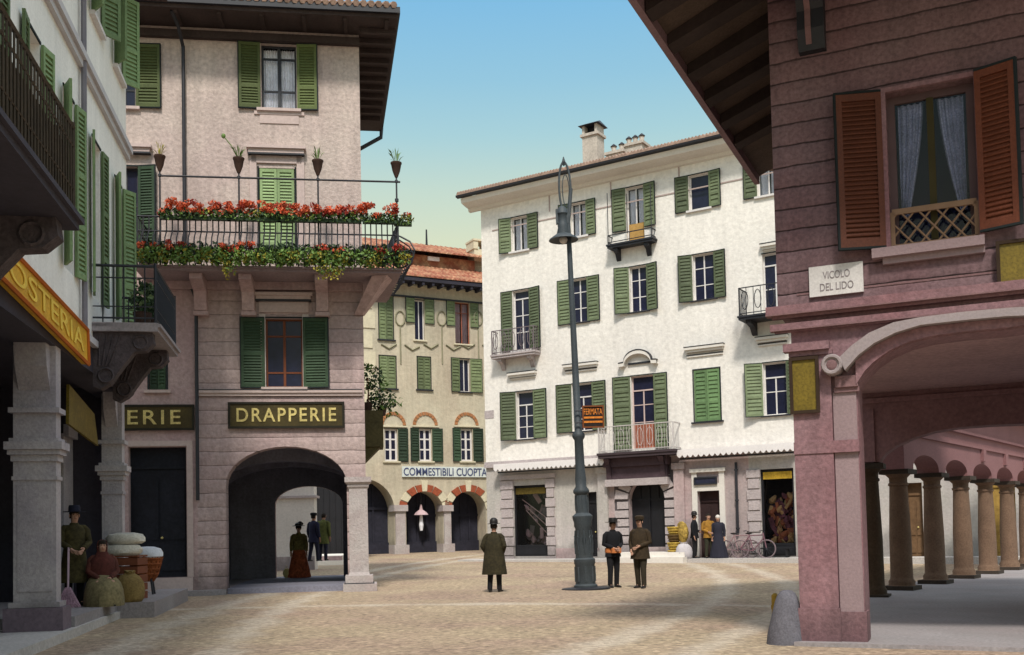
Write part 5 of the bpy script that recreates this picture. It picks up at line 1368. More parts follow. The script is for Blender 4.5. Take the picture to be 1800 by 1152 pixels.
text_mesh(t, 'VICOLO', W_*0.26, W_*0.76, H_*0.55, H_*0.80, M_letgrey, y=-0.037, ext=0.003, thick=0.004, fill=1)
text_mesh(t, 'DEL LIDO', W_*0.20, W_*0.82, H_*0.16, H_*0.41, M_letgrey, y=-0.037, ext=0.003, thick=0.004, fill=1)
# portico floor
fp = [on_z(1400, 1128, 0.0), on_z(1540, 1128, 0.0), on_z(1560, 1035, 0.06)]
q = MB(); q.slab([(uPierL-0.05,-0.25),(UR+3,-0.25),(UR+3,y2+14),(R.loc(on_z(1735,1004,0.06))[0]+3,y2+14),(R.loc(on_z(1735,1000,0.06))[0],R.loc(on_z(1735,1000,0.06))[1]+0.1),(R.loc(on_z(1558,1037,0.06))[0]-0.3,R.loc(on_z(1558,1037,0.06))[1]+0.3),(uPierL-0.05,y2)], -0.2, 0.05)
o = q.build('portico_floor', M_pave, None, loc=R.o, rotz=R.a); tag(o, 'smooth grey flagged floor of the portico', 'floor', kind='structure')
# ---- colonnade beyond the portico
c2_, c5 = on_z(1586, 1036, 0.06), on_z(1738, 1008, 0.06)
dv = (c5-c2_); sp = dv.length/3; dv.normalize()
K = Frame(c2_, math.atan2(dv.y, dv.x)); K.o.z = 0.05
kt = thing('colonnade', 'row of brown granite columns under a rose arcade behind the portico', 'colonnade', K.o, K.a)
hc = K.at(1576, 826)[1]
def column(par, u, y, h, m, r=0.225):
    q = MB(); q.lathe([(r*1.30,0.09),(r*1.22,0.12),(r*1.25,0.18),(r*1.08,0.24),(r*1.05,0.30),(r*1.02,h*0.45),(r*0.84,h-0.36),(r*0.95,h-0.34),(r*0.95,h-0.30),(r*0.84,h-0.28),(r*0.86,h-0.18),(r*1.2,h-0.10)], u, y, 18)
    o = q.build('column', m, par, smooth=True)
    q = MB(); q.box(u-r*1.45, u+r*1.45, y-r*1.45, y+r*1.45, 0, 0.09); q.build('column_base', M_coldk, o)
    q = MB(); q.box(u-r*1.4, u+r*1.4, y-r*1.4, y+r*1.4, h-0.10, h); q.build('capital', M_coldk, o)
    return o
for i in range(0, 6): column(kt, i*sp, 0, hc, M_colstone)
HK = []
for i in range(0, 5):
    HK.append(dict(u0=i*sp+0.29, u1=(i+1)*sp-0.29, z0=hc-0.001, z1=hc+0.36, rise=0.30, depth=0.5))
q = MB(); wall(q, -0.35, 5*sp+0.4, hc, hc+1.9, HK, y=-0.25); 
wall(q, -0.35, 5*sp+0.4, hc, hc+1.9, [dict(h, depth=0.001) for h in HK], y=0.25)
q.poly([(-0.35,-0.25,hc),(-0.35,0.25,hc),(-0.35,0.25,hc+1.9),(-0.35,-0.25,hc+1.9)]); q.poly([(-0.35,-0.25,hc+1.9),(5*sp+0.4,-0.25,hc+1.9),(5*sp+0.4,0.25,hc+1.9),(-0.35,0.25,hc+1.9)])
for i in range(6): q.poly([(i*sp-0.29,-0.25,hc),(i*sp+0.29,-0.25,hc),(i*sp+0.29,0.25,hc),(i*sp-0.29,0.25,hc)])
for z, e in ((hc+0.74,0.05), (hc+1.05,0.08)): q.box(-0.4, 5*sp+0.45, -0.25-e, -0.25, z, z+0.07)
for i in range(5): q.box((i+0.5)*sp-0.14, (i+0.5)*sp+0.14, -0.33, -0.25, hc+0.42, hc+0.74) if i > 1 else None
q.build('arcade_wall', mat('faded_rose_stucco', (0.25,0.125,0.13), 0.12, 0.9, 0.13, 20), kt, recalc=False)
q = MB(); q.add([(-0.6,-0.7,hc+1.88),(5*sp+0.8,-0.7,hc+1.88),(5*sp+0.8,0.9,hc+2.3),(-0.6,0.9,hc+2.3),(-0.6,-0.7,hc+1.98),(5*sp+0.8,-0.7,hc+1.98),(5*sp+0.8,0.9,hc+2.4),(-0.6,0.9,hc+2.4)], [(0,1,2,3),(4,5,6,7),(0,1,5,4),(2,3,7,6),(0,3,7,4),(1,2,6,5)])
q.build('lean_to_roof', M_tile2, kt)
# first, darker column carrying the inner arch belongs to the rose house
cl = R.loc(on_z(1532, 1049, 0.06)); column(rt, cl[0], y2+0.25, R.at(1528, 815, y2)[1], mat('dark_brown_granite', (0.085,0.055,0.035), 0.18, 2.5, 0.22, 25, 0.01), r=0.225)
# bollard
pb = on_z(1381, 1132, 0.0)
t = thing('stone_bollard', 'tapered grey stone guard post at the foot of the rose house pier', 'bollard', pb, 0)
q = MB(); random.seed(3)
prof = [(0.235,-0.05),(0.225,0.1),(0.205,0.25),(0.18,0.40),(0.155,0.52),(0.13,0.60),(0.095,0.655),(0.05,0.68),(0.01,0.685)]
q.lathe(prof, n=20)
for i, v in enumerate(q.v): q.v[i] = Vector((v.x*(1+random.uniform(-.03,.03)), v.y*(1+random.uniform(-.03,.03)), v.z))
t.rotation_euler = (0, R_(4), 0)
q.build('post', mat('blue_grey_granite', (0.12,0.115,0.135), 0.2, 6, 0.25, 40, 0.01), t, smooth=True)
pk = on_z(1364, 1108, 0.0)
q = MB(); q.lathe([(0.055,0),(0.05,0.50),(0.02,0.53)], n=10); q.lathe([(0.06,0.30),(0.06,0.36)], n=10)
o = q.build('marker_post', mat('ochre_post_paint', (0.30,0.19,0.03), 0.25, 4), None, loc=pk); tag(o, 'short ochre post half hidden behind the stone guard post', 'post')

# ================================================================== LEFT HOUSE with the arcade
L0 = (-4.05-0.19*10, 10.0, 0.0)
Lf = Frame(L0, math.atan2(1, -0.19))
lt = thing('arcade_house', 'white house with green shutters over a dark arcade along the left street side', 'building', Lf.o, Lf.a)
HL = []
uE = Lf.at(223, 500)[0]
zLin = 4.55; zLT = 13.6; ULn = -9.0
M_ = dict(mt=M_sgL, pitch=0.08)
wcs = [uE-0.95-2.15*i for i in range(6)]
for i, u in enumerate(wcs):
    win(lt, HL, u-0.36, u+0.36, 5.95, 8.9, 0.34, 0.34, ang=(24, 9, 14, 7, 8, 8)[i], name='balcony_door', sill=0, rows=(0.3,0.6), mid=(0.3,0.6), edge=False, **M_)
    win(lt, HL, u-0.40, u+0.40, 11.2, 13.1, 0.42, 0.42, ang=(40, 30, 14, 9, 9, 8)[i], rows=(0.4,0.7), mid=(0.4,), edge=False, **M_)
mb = MB(); wall(mb, ULn, uE, 5.0, zLT, HL)
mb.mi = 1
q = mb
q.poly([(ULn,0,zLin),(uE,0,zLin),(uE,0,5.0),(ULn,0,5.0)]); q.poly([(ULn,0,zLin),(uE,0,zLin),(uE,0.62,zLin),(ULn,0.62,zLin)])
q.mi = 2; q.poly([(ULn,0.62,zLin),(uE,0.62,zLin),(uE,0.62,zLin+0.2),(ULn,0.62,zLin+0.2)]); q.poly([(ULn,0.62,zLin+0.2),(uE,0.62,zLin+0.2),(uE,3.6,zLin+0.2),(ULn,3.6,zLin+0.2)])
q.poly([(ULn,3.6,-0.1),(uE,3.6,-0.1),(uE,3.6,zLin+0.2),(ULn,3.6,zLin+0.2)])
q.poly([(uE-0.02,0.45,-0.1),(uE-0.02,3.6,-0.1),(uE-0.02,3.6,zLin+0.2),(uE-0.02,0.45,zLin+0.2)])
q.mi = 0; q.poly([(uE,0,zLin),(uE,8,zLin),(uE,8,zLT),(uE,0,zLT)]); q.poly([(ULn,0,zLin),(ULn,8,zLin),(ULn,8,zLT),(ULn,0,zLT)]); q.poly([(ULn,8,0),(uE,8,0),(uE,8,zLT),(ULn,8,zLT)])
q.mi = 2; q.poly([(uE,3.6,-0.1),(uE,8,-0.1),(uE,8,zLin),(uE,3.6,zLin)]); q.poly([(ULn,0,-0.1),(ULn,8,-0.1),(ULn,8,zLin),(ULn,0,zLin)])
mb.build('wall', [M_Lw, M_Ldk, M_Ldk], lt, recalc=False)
q = MB(); q.box(ULn, uE+0.02, -0.14, 0, 9.85, 9.98); q.box(ULn, uE+0.02, -0.08, 0, 9.72, 9.85); q.box(ULn, uE+0.02, -0.10, 0, 5.0, 5.12)
q.build('string_course', mat('grey_white_moulding', (0.52,0.50,0.52), 0.1, 2), lt)
q = MB(); q.box(ULn-0.5, uE+0.6, -0.8, 8.3, zLT, zLT+0.15); q.build('eaves', M_eave, lt)
q = MB(); q.poly([(ULn-0.5,-0.9,zLT+0.16),(uE+0.7,-0.9,zLT+0.16),(uE-3,3.8,zLT+1.9),(ULn+3,3.8,zLT+1.9)]); q.poly([(uE+0.7,-0.9,zLT+0.16),(uE+0.7,8.4,zLT+0.16),(uE-3,3.8,zLT+1.9)]); q.poly([(uE+0.7,8.4,zLT+0.16),(ULn-0.5,8.4,zLT+0.16),(ULn+3,3.8,zLT+1.9),(uE-3,3.8,zLT+1.9)]); q.poly([(ULn-0.5,8.4,zLT+0.16),(ULn-0.5,-0.9,zLT+0.16),(ULn+3,3.8,zLT+1.9)])
q.build('roof', M_tile2, lt, recalc=False)
q = MB(); ud = Lf.at(139, 150)[0]; q.tube([(ud,-0.08,5.1),(ud,-0.08,zLT)], 0.05, 6); q.build('drainpipe', mat('grey_pipe', (0.2,0.19,0.22), 0.2, 2), lt)
# arcade piers
def lpier(u0, z0, d=0.62):
    q = MB(); du = 0.30; e = 0.06
    q.box(u0, u0+du, -0.0, d, z0+0.42, 2.75)
    q.box(u0-0.012, u0, 0.06, d-0.06, z0+0.6, 2.40)
    q.box(u0-e, u0+du+e, -e, d+e, z0+0.36, z0+0.44)
    q.box(u0-0.02, u0+du+0.02, -0.02, d+0.02, 2.46, 2.52)
    for k_, (z, h, x) in enumerate(((2.75,0.10,0.03),(2.85,0.08,0.07),(2.93,0.12,0.11),(3.05,0.06,0.05))): q.box(u0-x, u0+du+x, -x, d+x, z, z+h-0.002)
    q.box(u0, u0+du, 0.0, d, 3.11, 3.5); q.box(u0-0.06, u0+du+0.06, -0.06, d+0.06, 3.5, 3.58)
    q.box(u0, u0+du, 0.0, d, 3.58, zLin)
    q.prism([(u0-0.001,3.85),(u0-0.22,4.2),(u0-0.28,zLin-0.001),(u0-0.001,zLin-0.001)], 0.08, d-0.08); q.prism([(u0+du+0.001,3.85),(u0+du+0.22,4.2),(u0+du+0.28,zLin-0.001),(u0+du+0.001,zLin-0.001)], 0.08, d-0.08)
    o = q.build('arcade_pier', M_Ls, lt)
    q = MB(); q.box(u0-0.12, u0+du+0.12, -0.12, d+0.12, z0-0.2, z0+0.355); q.build('pier_plinth', mat('plum_plinth_stone', (0.15,0.115,0.14), 0.2, 2, 0.2, 20), o)
uP1_ = Lf.at(99, 1000)[0]
lpier(uP1_, 0.14); lpier(Lf.at(215,900)[0], 0.14, 0.40); lpier(uP1_-5.6, 0.14)
q = MB(); yb_ = 1.1; a = Lf.at(112, 900, yb_)[0]; b = Lf.at(152, 900, yb_)[0]
q.box(a, b, yb_, yb_+0.25, 0.1, Lf.at(132, 770, yb_)[1]); q.box(b-0.1, b+0.12, yb_-0.05, yb_, 0.1, Lf.at(132, 775, yb_)[1]); q.box(a, b+0.2, yb_-0.1, yb_, Lf.at(132,775,yb_)[1], Lf.at(132,755,yb_)[1])
q.build('inner_wall', M_Ls, lt)
for i in range(3):
    u = uE-1.4-i*3.0; q = MB(); q.box(u-0.9, u+0.9, 3.5, 3.59, 0.1, 3.2); q.box(u-0.03, u+0.03, 3.45, 3.5, 0.1, 3.1); q.box(u-0.85, u+0.85, 3.46, 3.5, 2.3, 2.4); q.build('shop_door', M_darkgreen, lt)
# balconies
bo = -1.35
ue1, zs1_ = Lf.at(139, 406, bo); _, zt1 = Lf.at(143, 236, bo)
def lbalcony(u0, u1, zb_, zt_, dep, mslab, miron, bars, corbs, plank=False):
    q = MB(); q.box(u0, u1, -dep, 0, zb_, zb_+0.16); q.box(u0+0.0, u1+0.05, -dep-0.05, 0, zb_+0.08, zb_+0.14)
    o = q.build('balcony', mslab, lt)
    r = MB(); zf = zb_+0.16; yo = -dep+0.05
    for z, rr_ in ((zt_,0.028), (zf+0.09,0.018), (zt_-0.22,0.014), (zf+0.30,0.012)): r.tube([(u0+0.05,-0.01,z),(u0+0.05,yo,z),(u1-0.05,yo,z),(u1-0.05,-0.01,z)], rr_, 5)
    for i in range(bars+1): u = u0+0.05+(u1-u0-0.1)*i/bars; r.tube([(u,yo,zf),(u,yo,zt_)], 0.013, 5)
    nb_ = int(dep/0.17)
    for i in range(1, nb_): 
        for uu in (u0+0.05, u1-0.05): r.tube([(uu,yo-yo*i/nb_,zf),(uu,yo-yo*i/nb_,zt_)], 0.013, 5)
    for uu in (u0+0.05, u1-0.05): r.tube([(uu,yo,zf),(uu,yo,zt_+0.06)], 0.026, 5)
    r.build('railing', miron, o)
    for u in corbs:
        c_ = MB(); prof = [(0,zb_-0.002),(-dep*0.9,zb_-0.002),(-dep*0.92,zb_-0.20),(-dep*0.8,zb_-0.34),(-dep*0.62,zb_-0.36),(-dep*0.45,zb_-0.62),(-dep*0.25,zb_-0.95),(-0.12,zb_-1.05),(0,zb_-1.0)]
        c_.prismx(prof, u, u+0.26); 
        for sgn in (-0.02, 0.26):
            for (cy_, cz_, r_) in ((-dep*0.72,zb_-0.19,0.12), (-0.22,zb_-0.80,0.13)):
                c_.tube([(u+sgn+0.01, cy_+r_*math.cos(t*PI/6), cz_+r_*math.sin(t*PI/6)) for t in range(12)], 0.025, 4, closed=True)
            for t in range(4): c_.tube([(u+sgn+0.01,-0.12-0.12*t,zb_-0.05),(u+sgn+0.01,-0.10-0.06*t,zb_-0.62)], 0.02, 4)
        c_.build('corbel', mat('sooty_corbel_stone', (0.075,0.06,0.065), 0.3, 4, 0.3, 20, 0.02), o)
    return o
M_ironbr = mat('rusty_brown_iron', (0.050,0.035,0.022), 0.3, 4, 0.2, 20, rough=0.7)
Lb1 = lbalcony(-8.0, ue1, zs1_, zt1, -bo, M_Ldk, M_ironbr, int((ue1+8)/0.115), (ue1-0.5, ue1-3.4, ue1-6.3))
q = MB(); q.box(-7.9, ue1-0.12, bo+0.10, bo+0.115, zs1_+0.2, zt1-0.25); q.build('railing_backing', mat('dark_brown_reed_screen', (0.055,0.042,0.022), 0.4, 3, 0.4, 18), Lb1)
u2 = Lf.at(161, 530)[0]
Lp = Frame(Lf.w(u2, 0, 0), Lf.a-PI/2)     # looks across the balcony's near end
ex, zt2 = Lp.at(277, 468); _, zb2 = Lp.at(277, 583)
Lb2 = lbalcony(u2, min(u2+2.7, uE+0.2), zb2, zt2, ex, mat('grey_slab_stone', (0.27,0.24,0.25), 0.15, 2, 0.2, 20), M_iron, 20, (u2+0.1, u2+1.9))
random.seed(21)
for i, (uu, yy_) in enumerate(((u2+0.5,-ex+0.35), (u2+1.1,-ex+0.30), (u2+1.7,-ex+0.35))):
    t = thing('balcony_plant', ('bushy green plant in the near corner of the left iron balcony', 'bushy green plant in the middle of the left iron balcony', 'bushy green plant at the far side of the left iron balcony')[i], 'potted plant', Lf.w(uu, yy_, zb2+0.16), Lf.a)
    q = MB(); q.lathe([(0.13,0),(0.17,0.26),(0.18,0.28)], n=10); q.build('pot', M_pot, t)
    q = MB(); q.leaves((0,0,0.55), (0.26,0.22,0.36), 150, 0.07); q.mi = 1; q.leaves((0,0,0.62), (0.26,0.22,0.36), 110, 0.065); q.build('foliage', [M_leafB, M_sgL], t, recalc=False)
# yellow fascia sign, hung a little askew
ys = -0.12
TLq, TRq, BRq, BLq = Lf.at(0, 418, ys), Lf.at(153, 580, ys), Lf.at(155, 641, ys), Lf.at(0, 486, ys)
t = thing('fascia_sign', 'long yellow shop fascia with raised letters above the left arcade', 'sign', Lf.w(0, 0, 0), Lf.a)
def shear(mb):
    pass
q = MB(); q.add([(u,ys,z) for u, z in (BLq, BRq, TRq, TLq)]+[(u,ys+0.10,z) for u, z in (BLq, BRq, TRq, TLq)], [(0,1,2,3),(4,5,6,7),(0,1,5,4),(1,2,6,5),(2,3,7,6),(3,0,4,7)])
q.build('board', M_yel, t)
q = MB()
for (a, b) in ((BLq, BRq), (TLq, TRq), (BRq, TRq), (BLq, TLq)): q.tube([(a[0],ys-0.01,a[1]),(b[0],ys-0.01,b[1])], 0.035, 5)
q.build('frame', M_orange, t)
o = text_mesh(t, 'OSTERIA', 0, 1, 0.22, 0.80, mat('pale_yellow_raised_letters', (0.75,0.52,0.08), 0.2, 4), y=0, fill=0.86, thick=0.0, ext=0.006)
for v in o.data.vertices:
    s_, h_ = v.co.x, v.co.z
    bot = (BLq[0]*(1-s_)+BRq[0]*s_, BLq[1]*(1-s_)+BRq[1]*s_); top = (TLq[0]*(1-s_)+TRq[0]*s_, TLq[1]*(1-s_)+TRq[1]*s_)
    v.co = (bot[0]*(1-h_)+top[0]*h_, ys-0.012+v.co.y, bot[1]*(1-h_)+top[1]*h_)
q = MB(); a, b, c, d = Lf.at(122,676,0.35), Lf.at(166,728,0.35), Lf.at(173,784,0.35), Lf.at(121,745,0.35)
q.add([(u,0.35,z) for u, z in (a, b, c, d)]+[(u,0.40,z) for u, z in (a, b, c, d)], [(0,1,2,3),(4,5,6,7),(0,1,5,4),(1,2,6,5),(2,3,7,6),(3,0,4,7)])
o = q.build('olive_hanging_board', M_olive, None, loc=Lf.o, rotz=Lf.a); tag(o, 'olive board hanging askew between the piers of the left arcade', 'sign')
# pavement of the arcade
q = MB(); q.slab([(ULn,-0.22),(uE+4.6,-0.22),(uE+4.6,3.6),(ULn,3.6)], -0.3, 0.14)
o = q.build('pavement', M_paveL, None, loc=Lf.o, rotz=Lf.a); tag(o, 'pale raised pavement of the left arcade', 'pavement', kind='structure')
q = MB(); q.box(uP1_+0.48, Lf.at(215,900)[0]-0.14, -0.16, 3.55, 0.141, 0.31)
q.box(Lf.at(215,900)[0]-1.5, uE+3.0, -0.85, -0.165, 0.0, 0.30); o = q.build('arcade_step', M_pave, None, loc=Lf.o, rotz=Lf.a); tag(o, 'grey raised floor between the piers of the left arcade', 'floor', kind='structure')
# ================================================================== LAMP POST
lb = on_ground(1030, 1036)
lp = thing('street_lamp', 'tall blue grey cast iron lamp post leaning slightly left in the square', 'street lamp', lb, 0)
lp.rotation_euler = (0, -R_(1.35), 0)
D = lb.y
def zl_(py): return (932-py)/1800*D+EYE-lb.z
prof = [(0.30,0),(0.30,0.10),(0.255,0.14),(0.25,0.62),(0.27,0.66),(0.27,0.76),(0.225,0.80),(0.198,1.55),(0.225,1.60),(0.225,1.70),(0.255,1.80),(0.26,1.86),(0.17,1.94),(0.155,2.40),(0.205,2.46),(0.205,2.52),(0.138,2.62),(0.145,2.80),(0.122,3.05),(0.112,3.8),(0.16,3.88),(0.16,3.96),(0.098,4.04),(0.082,6.0),(0.066,8.6),(0.055,9.6)]
sc_ = 1.0
q = MB(); q.lathe(prof, n=20); q.build('post', M_lamp, lp, smooth=True)
q = MB()
for i in range(8):
    a = i*PI/4; c_, s_ = math.cos(a), math.sin(a)
    q.tube([(0.215*c_,0.215*s_,0.9),(0.225*c_,0.225*s_,1.2),(0.2*c_,0.2*s_,1.5)], 0.022, 5)
    q.tube([((0.21+0.018*math.sin(t))*math.cos(a+0.2*math.cos(t*1.0)), (0.21+0.018*math.sin(t))*math.sin(a+0.2*math.cos(t)), 1.2+0.16*math.sin(t)) for t in [k_*PI/4 for k_ in range(9)]], 0.016, 4)
    q.tube([(0.16*c_,0.16*s_,2.0),(0.166*c_,0.166*s_,2.2),(0.155*c_,0.155*s_,2.40)], 0.018, 5)
    q.box(0.25*c_-0.02, 0.25*c_+0.02, 0.25*s_-0.02, 0.25*s_+0.02, 0.2, 0.58)
q.build('base_ornament', M_lamp, lp)
q = MB(); q.lathe([(0.62,0),(0.62,0.035),(0.32,0.06)], n=24); q.build('base_plate', M_iron, lp)
zt_ = zl_(272); zd = zl_(414)
# crook: tall narrow loop over the lamp
q = MB(); zc = (zl_(275)+zl_(372))/2; hh = (zl_(275)-zl_(372))/2; cx = -0.04
q.tube([(cx+0.15*math.cos(t*PI/12), 0, zc+hh*math.sin(t*PI/12)) for t in range(24)], 0.028, 6, closed=True)
q.tube([(cx+0.09*math.cos(t*PI/12)+0.02, 0, zc-0.05+hh*0.6*math.sin(t*PI/12)) for t in range(24)], 0.014, 5, closed=True)
q.tube([(0.0,0,9.4),(0.06,0,zc-hh*0.6),(0.11,0,zc)], 0.05, 6); q.lathe([(0.02,-0.1),(0.05,0),(0.01,0.14)], cx, 0, 8, z=zc+hh)
q.build('crook', M_lamp, lp)
q = MB(); lx = -0.14
q.lathe([(0.16,0.08),(0.17,0.14),(0.13,0.3),(0.14,0.36),(0.12,0.4),(0.12,0.62),(0.15,0.66),(0.12,0.8),(0.05,0.86)], lx, 0, 14, z=zd); 
for s_ in (-0.14, 0.12): q.box(lx+s_-0.03, lx+s_+0.03, -0.06, 0.06, zd+0.4, zd+0.78)
q.build('lamp_housing', M_lamp, lp, smooth=True)
q = MB(); q.lathe([(0.10,0.16),(0.2,0.12),(0.37,0.0),(0.38,-0.03),(0.30,0.0),(0.1,0.06)], lx, 0, 24, z=zd); q.build('lamp_shade', M_lamp, lp, smooth=True)
q = MB(); q.ball((lx,0,zd-0.02), 0.11, 0.11, 0.10, 12, 8); q.build('lamp_globe', M_whitetrim, lp, smooth=True)
# sign on the lamp post
a = on_y(1024, 733, D-0.2); b = on_y(1061, 733, D-0.2); zt2 = on_y(1042, 714, D-0.2).z; zb2_ = on_y(1042, 752, D-0.2).z
SF = Frame((a.x, D-0.2, 0), 0.0)
t = signboard('tram_sign', 'small black sign with orange lettering bracketed to the lamp post', SF, 0, b.x-a.x, zb2_, zt2, 0, bgm=mat('black_enamel', (0.02,0.014,0.012), 0.3, 5), frm=mat('orange_brown_edge', (0.16,0.05,0.015), 0.2, 4), depth=0.03, border=0.03)
Wd, Hd = b.x-a.x, zt2-zb2_
M_orl = mat('orange_lettering', (0.62,0.20,0.03), 0.3, 8, 0.3, 40)
text_mesh(t, 'FERMATA', Wd*0.06, Wd*0.94, Hd*0.60, Hd*0.88, M_orl, y=-0.034, ext=0.003, thick=0.008, fill=1)
for i, zz in enumerate((0.42, 0.22)):
    q = MB(); q.box(Wd*0.06, Wd*0.94, -0.038, -0.031, Hd*zz, Hd*(zz+0.09)); q.build('stripe', M_orl, t)
q = MB(); q.tube([(-0.18,0.02,Hd*0.8),(0.03,0.01,Hd*0.8)], 0.02, 5); q.tube([(-0.18,0.02,Hd*0.25),(0.03,0.01,Hd*0.25)], 0.02, 5); q.build('bracket', M_iron, t)

# ================================================================== PEOPLE
M_skin = mat('skin', (0.42,0.24,0.17), 0.08, 5)
M_shoe = mat('black_shoe_leather', (0.014,0.012,0.012), 0.1, 5, rough=0.5)
M_hair = mat('dark_hair', (0.02,0.014,0.01), 0.2, 8)
def skin_body(par, joints, links, radii, name='body'):
    me = bpy.data.meshes.new(name)
    keys = list(joints); me.from_pydata([tuple(joints[k_]) for k_ in keys], [(keys.index(a), keys.index(b)) for a, b in links], [])
    o = bpy.data.objects.new(name, me); C.objects.link(o); o.parent = par; me.materials.append(M_skin)
    o.modifiers.new('skin', 'SKIN'); o.modifiers['skin'].use_smooth_shade = True
    if not me.skin_vertices: me.attributes
    sv_ = me.skin_vertices[0].data if me.skin_vertices else None
    return o, keys, sv_
def ring(c, rx, ry, n=14, tilt=(0, 0)):
    return [(c[0]+rx*math.cos(2*PI*i/n), c[1]+ry*math.sin(2*PI*i/n), c[2]+tilt[0]*rx*math.cos(2*PI*i/n)+tilt[1]*ry*math.sin(2*PI*i/n)) for i in range(n)]
def limb(mb, pts, rs, n=9):
    mb.tube(pts, rs, n)
def person(pos, face, h, label, coat=None, coat_m=None, legs_m=None, hat=None, hat_m=None, arms=('down', 'down'), lean=0.0, skirt=None, skirt_m=None, hairm=None, seat=False,
           belt=None, shawl=None, bulk=1.0, stride=0.0, bend=0.0, group=None, bun=False):
    """figure facing local -y; face = heading in degrees about z"""
    t = thing('person', label, 'person', pos, R_(face), group)
    s = h/1.75
    V = lambda x, y, z: Vector((x, y, z))*s
    hip = 0.92 if not seat else 0.44
    sy = -0.10*lean
    dz = hip-0.92
    def B_(z): # forward bend of the trunk about the hip
        k_ = max(0, z-hip)
        return -math.sin(bend)*k_, hip+math.cos(bend)*k_ if z > hip else z
    def T(x, y, z):
        dy, zz = B_(z+dz) if True else (0, z)
        return V(x, y+dy+(-0.12*lean*max(0, z-0.9)), zz)
    J = {}
    J['hip'] = T(0,0,0.92); J['waist'] = T(0,0,1.06); J['chest'] = T(0,0.0,1.28); J['neck0'] = T(0,0.01,1.44); J['neck1'] = T(0,-0.005,1.515)
    J['head0'] = T(0,-0.02,1.57); J['head1'] = T(0,-0.015,1.65); J['head2'] = T(0,0.0,1.72)
    J['nose'] = T(0,-0.115,1.615)
    lk = [('hip','waist'),('waist','chest'),('chest','neck0'),('neck0','neck1'),('neck1','head0'),('head0','head1'),('head1','head2'),('head0','nose')]
    rad = dict(hip=(0.14,0.10), waist=(0.125,0.095), chest=(0.11,0.09), neck0=(0.08,0.07), neck1=(0.052,0.055), head0=(0.066,0.078), head1=(0.078,0.092), head2=(0.055,0.065), nose=(0.014,0.014))
    armpts = {}
    for sd, nm in ((-1, 'l'), (1, 'r')):
        st = arms[0] if sd < 0 else arms[1]
        shl = T(sd*0.19,0.01,1.40)
        if st == 'down': el, wr = T(sd*0.245,0.03,1.12), T(sd*0.25,-0.03,0.87)
        elif st == 'front': el, wr = T(sd*0.25,0.02,1.13), T(sd*0.07,-0.20,1.03)
        elif st == 'back': el, wr = T(sd*0.25,0.12,1.15), T(sd*0.06,0.20,1.00)
        elif st == 'pocket': el, wr = T(sd*0.28,0.08,1.14), T(sd*0.20,-0.07,0.95)
        elif st == 'stick': el, wr = T(sd*0.24,-0.05,1.14), T(sd*0.10,-0.26,1.02)
        elif st == 'lap': el, wr = T(sd*0.26,-0.06,1.14), T(sd*0.10,-0.30,1.0)
        elif st == 'out': el, wr = T(sd*0.36,-0.02,1.22), T(sd*0.52,-0.16,1.18)
        J['sh'+nm], J['el'+nm], J['wr'+nm] = shl*0.82+J['chest']*0.18, el, wr
        d = (wr-el).normalized()
        palm = wr+d*0.075*s; J['pa'+nm] = palm
        lk += [('chest','sh'+nm),('sh'+nm,'el'+nm),('el'+nm,'wr'+nm),('wr'+nm,'pa'+nm)]
        rad.update({'sh'+nm:(0.034,0.034), 'el'+nm:(0.034,0.034), 'wr'+nm:(0.027,0.024), 'pa'+nm:(0.036,0.018)})
        sidev = d.cross(Vector((0,1,0.2))).normalized(); curl = Vector((-sd*0.35,-0.3,-0.1))
        for fi, (off, ln) in enumerate(((-0.030,0.070),(-0.010,0.080),(0.010,0.076),(0.030,0.058))):
            f1 = palm+sidev*off*s+d*0.045*s; f2 = f1+(d*0.7+curl*0.6).normalized()*ln*0.55*s
            f3 = f2+(d*0.3+curl).normalized()*ln*0.5*s
            for k_, p in enumerate((f1, f2, f3)): J[f'f{nm}{fi}{k_}'] = p; rad[f'f{nm}{fi}{k_}'] = (0.010-0.001*k_,)*2
            lk += [('pa'+nm,f'f{nm}{fi}0'),(f'f{nm}{fi}0',f'f{nm}{fi}1'),(f'f{nm}{fi}1',f'f{nm}{fi}2')]
        th = wr+d*0.03*s+sidev*(-0.045)*s*1; J['th'+nm] = th; J['tt'+nm] = th+(d+curl*0.6).normalized()*0.05*s; rad['th'+nm] = (0.012,)*2; rad['tt'+nm] = (0.009,)*2
        lk += [('wr'+nm,'th'+nm),('th'+nm,'tt'+nm)]
        armpts[nm] = (shl, el, wr)
        if not seat:
            fy = stride*sd*0.16
            J['th_'+nm] = V(sd*0.09,0,0.88); J['kn'+nm] = V(sd*0.10,fy*0.5-0.02,0.48); J['an'+nm] = V(sd*0.11,fy+0.02,0.08); J['to'+nm] = V(sd*0.125,fy-0.10,0.035)
        else:
            J['th_'+nm] = V(sd*0.09,-0.05,hip-0.02); J['kn'+nm] = V(sd*0.13,-0.42,hip+0.02); J['an'+nm] = V(sd*0.13,-0.38,0.08); J['to'+nm] = V(sd*0.13,-0.46,0.035)
        rad.update({'th_'+nm:(0.09,0.09), 'kn'+nm:(0.058,0.058), 'an'+nm:(0.030,0.030), 'to'+nm:(0.02,0.016)})
        lk += [('hip','th_'+nm),('th_'+nm,'kn'+nm),('kn'+nm,'an'+nm),('an'+nm,'to'+nm)]
    keys = list(J); me = bpy.data.meshes.new('body'); me.from_pydata([tuple(J[k_]) for k_ in keys], [(keys.index(a), keys.index(b)) for a, b in lk], [])
    o = bpy.data.objects.new('body', me); C.objects.link(o); o.parent = t; me.materials.append(M_skin)
    md = o.modifiers.new('skin', 'SKIN'); md.use_smooth_shade = True
    sd_ = me.skin_vertices[0].data
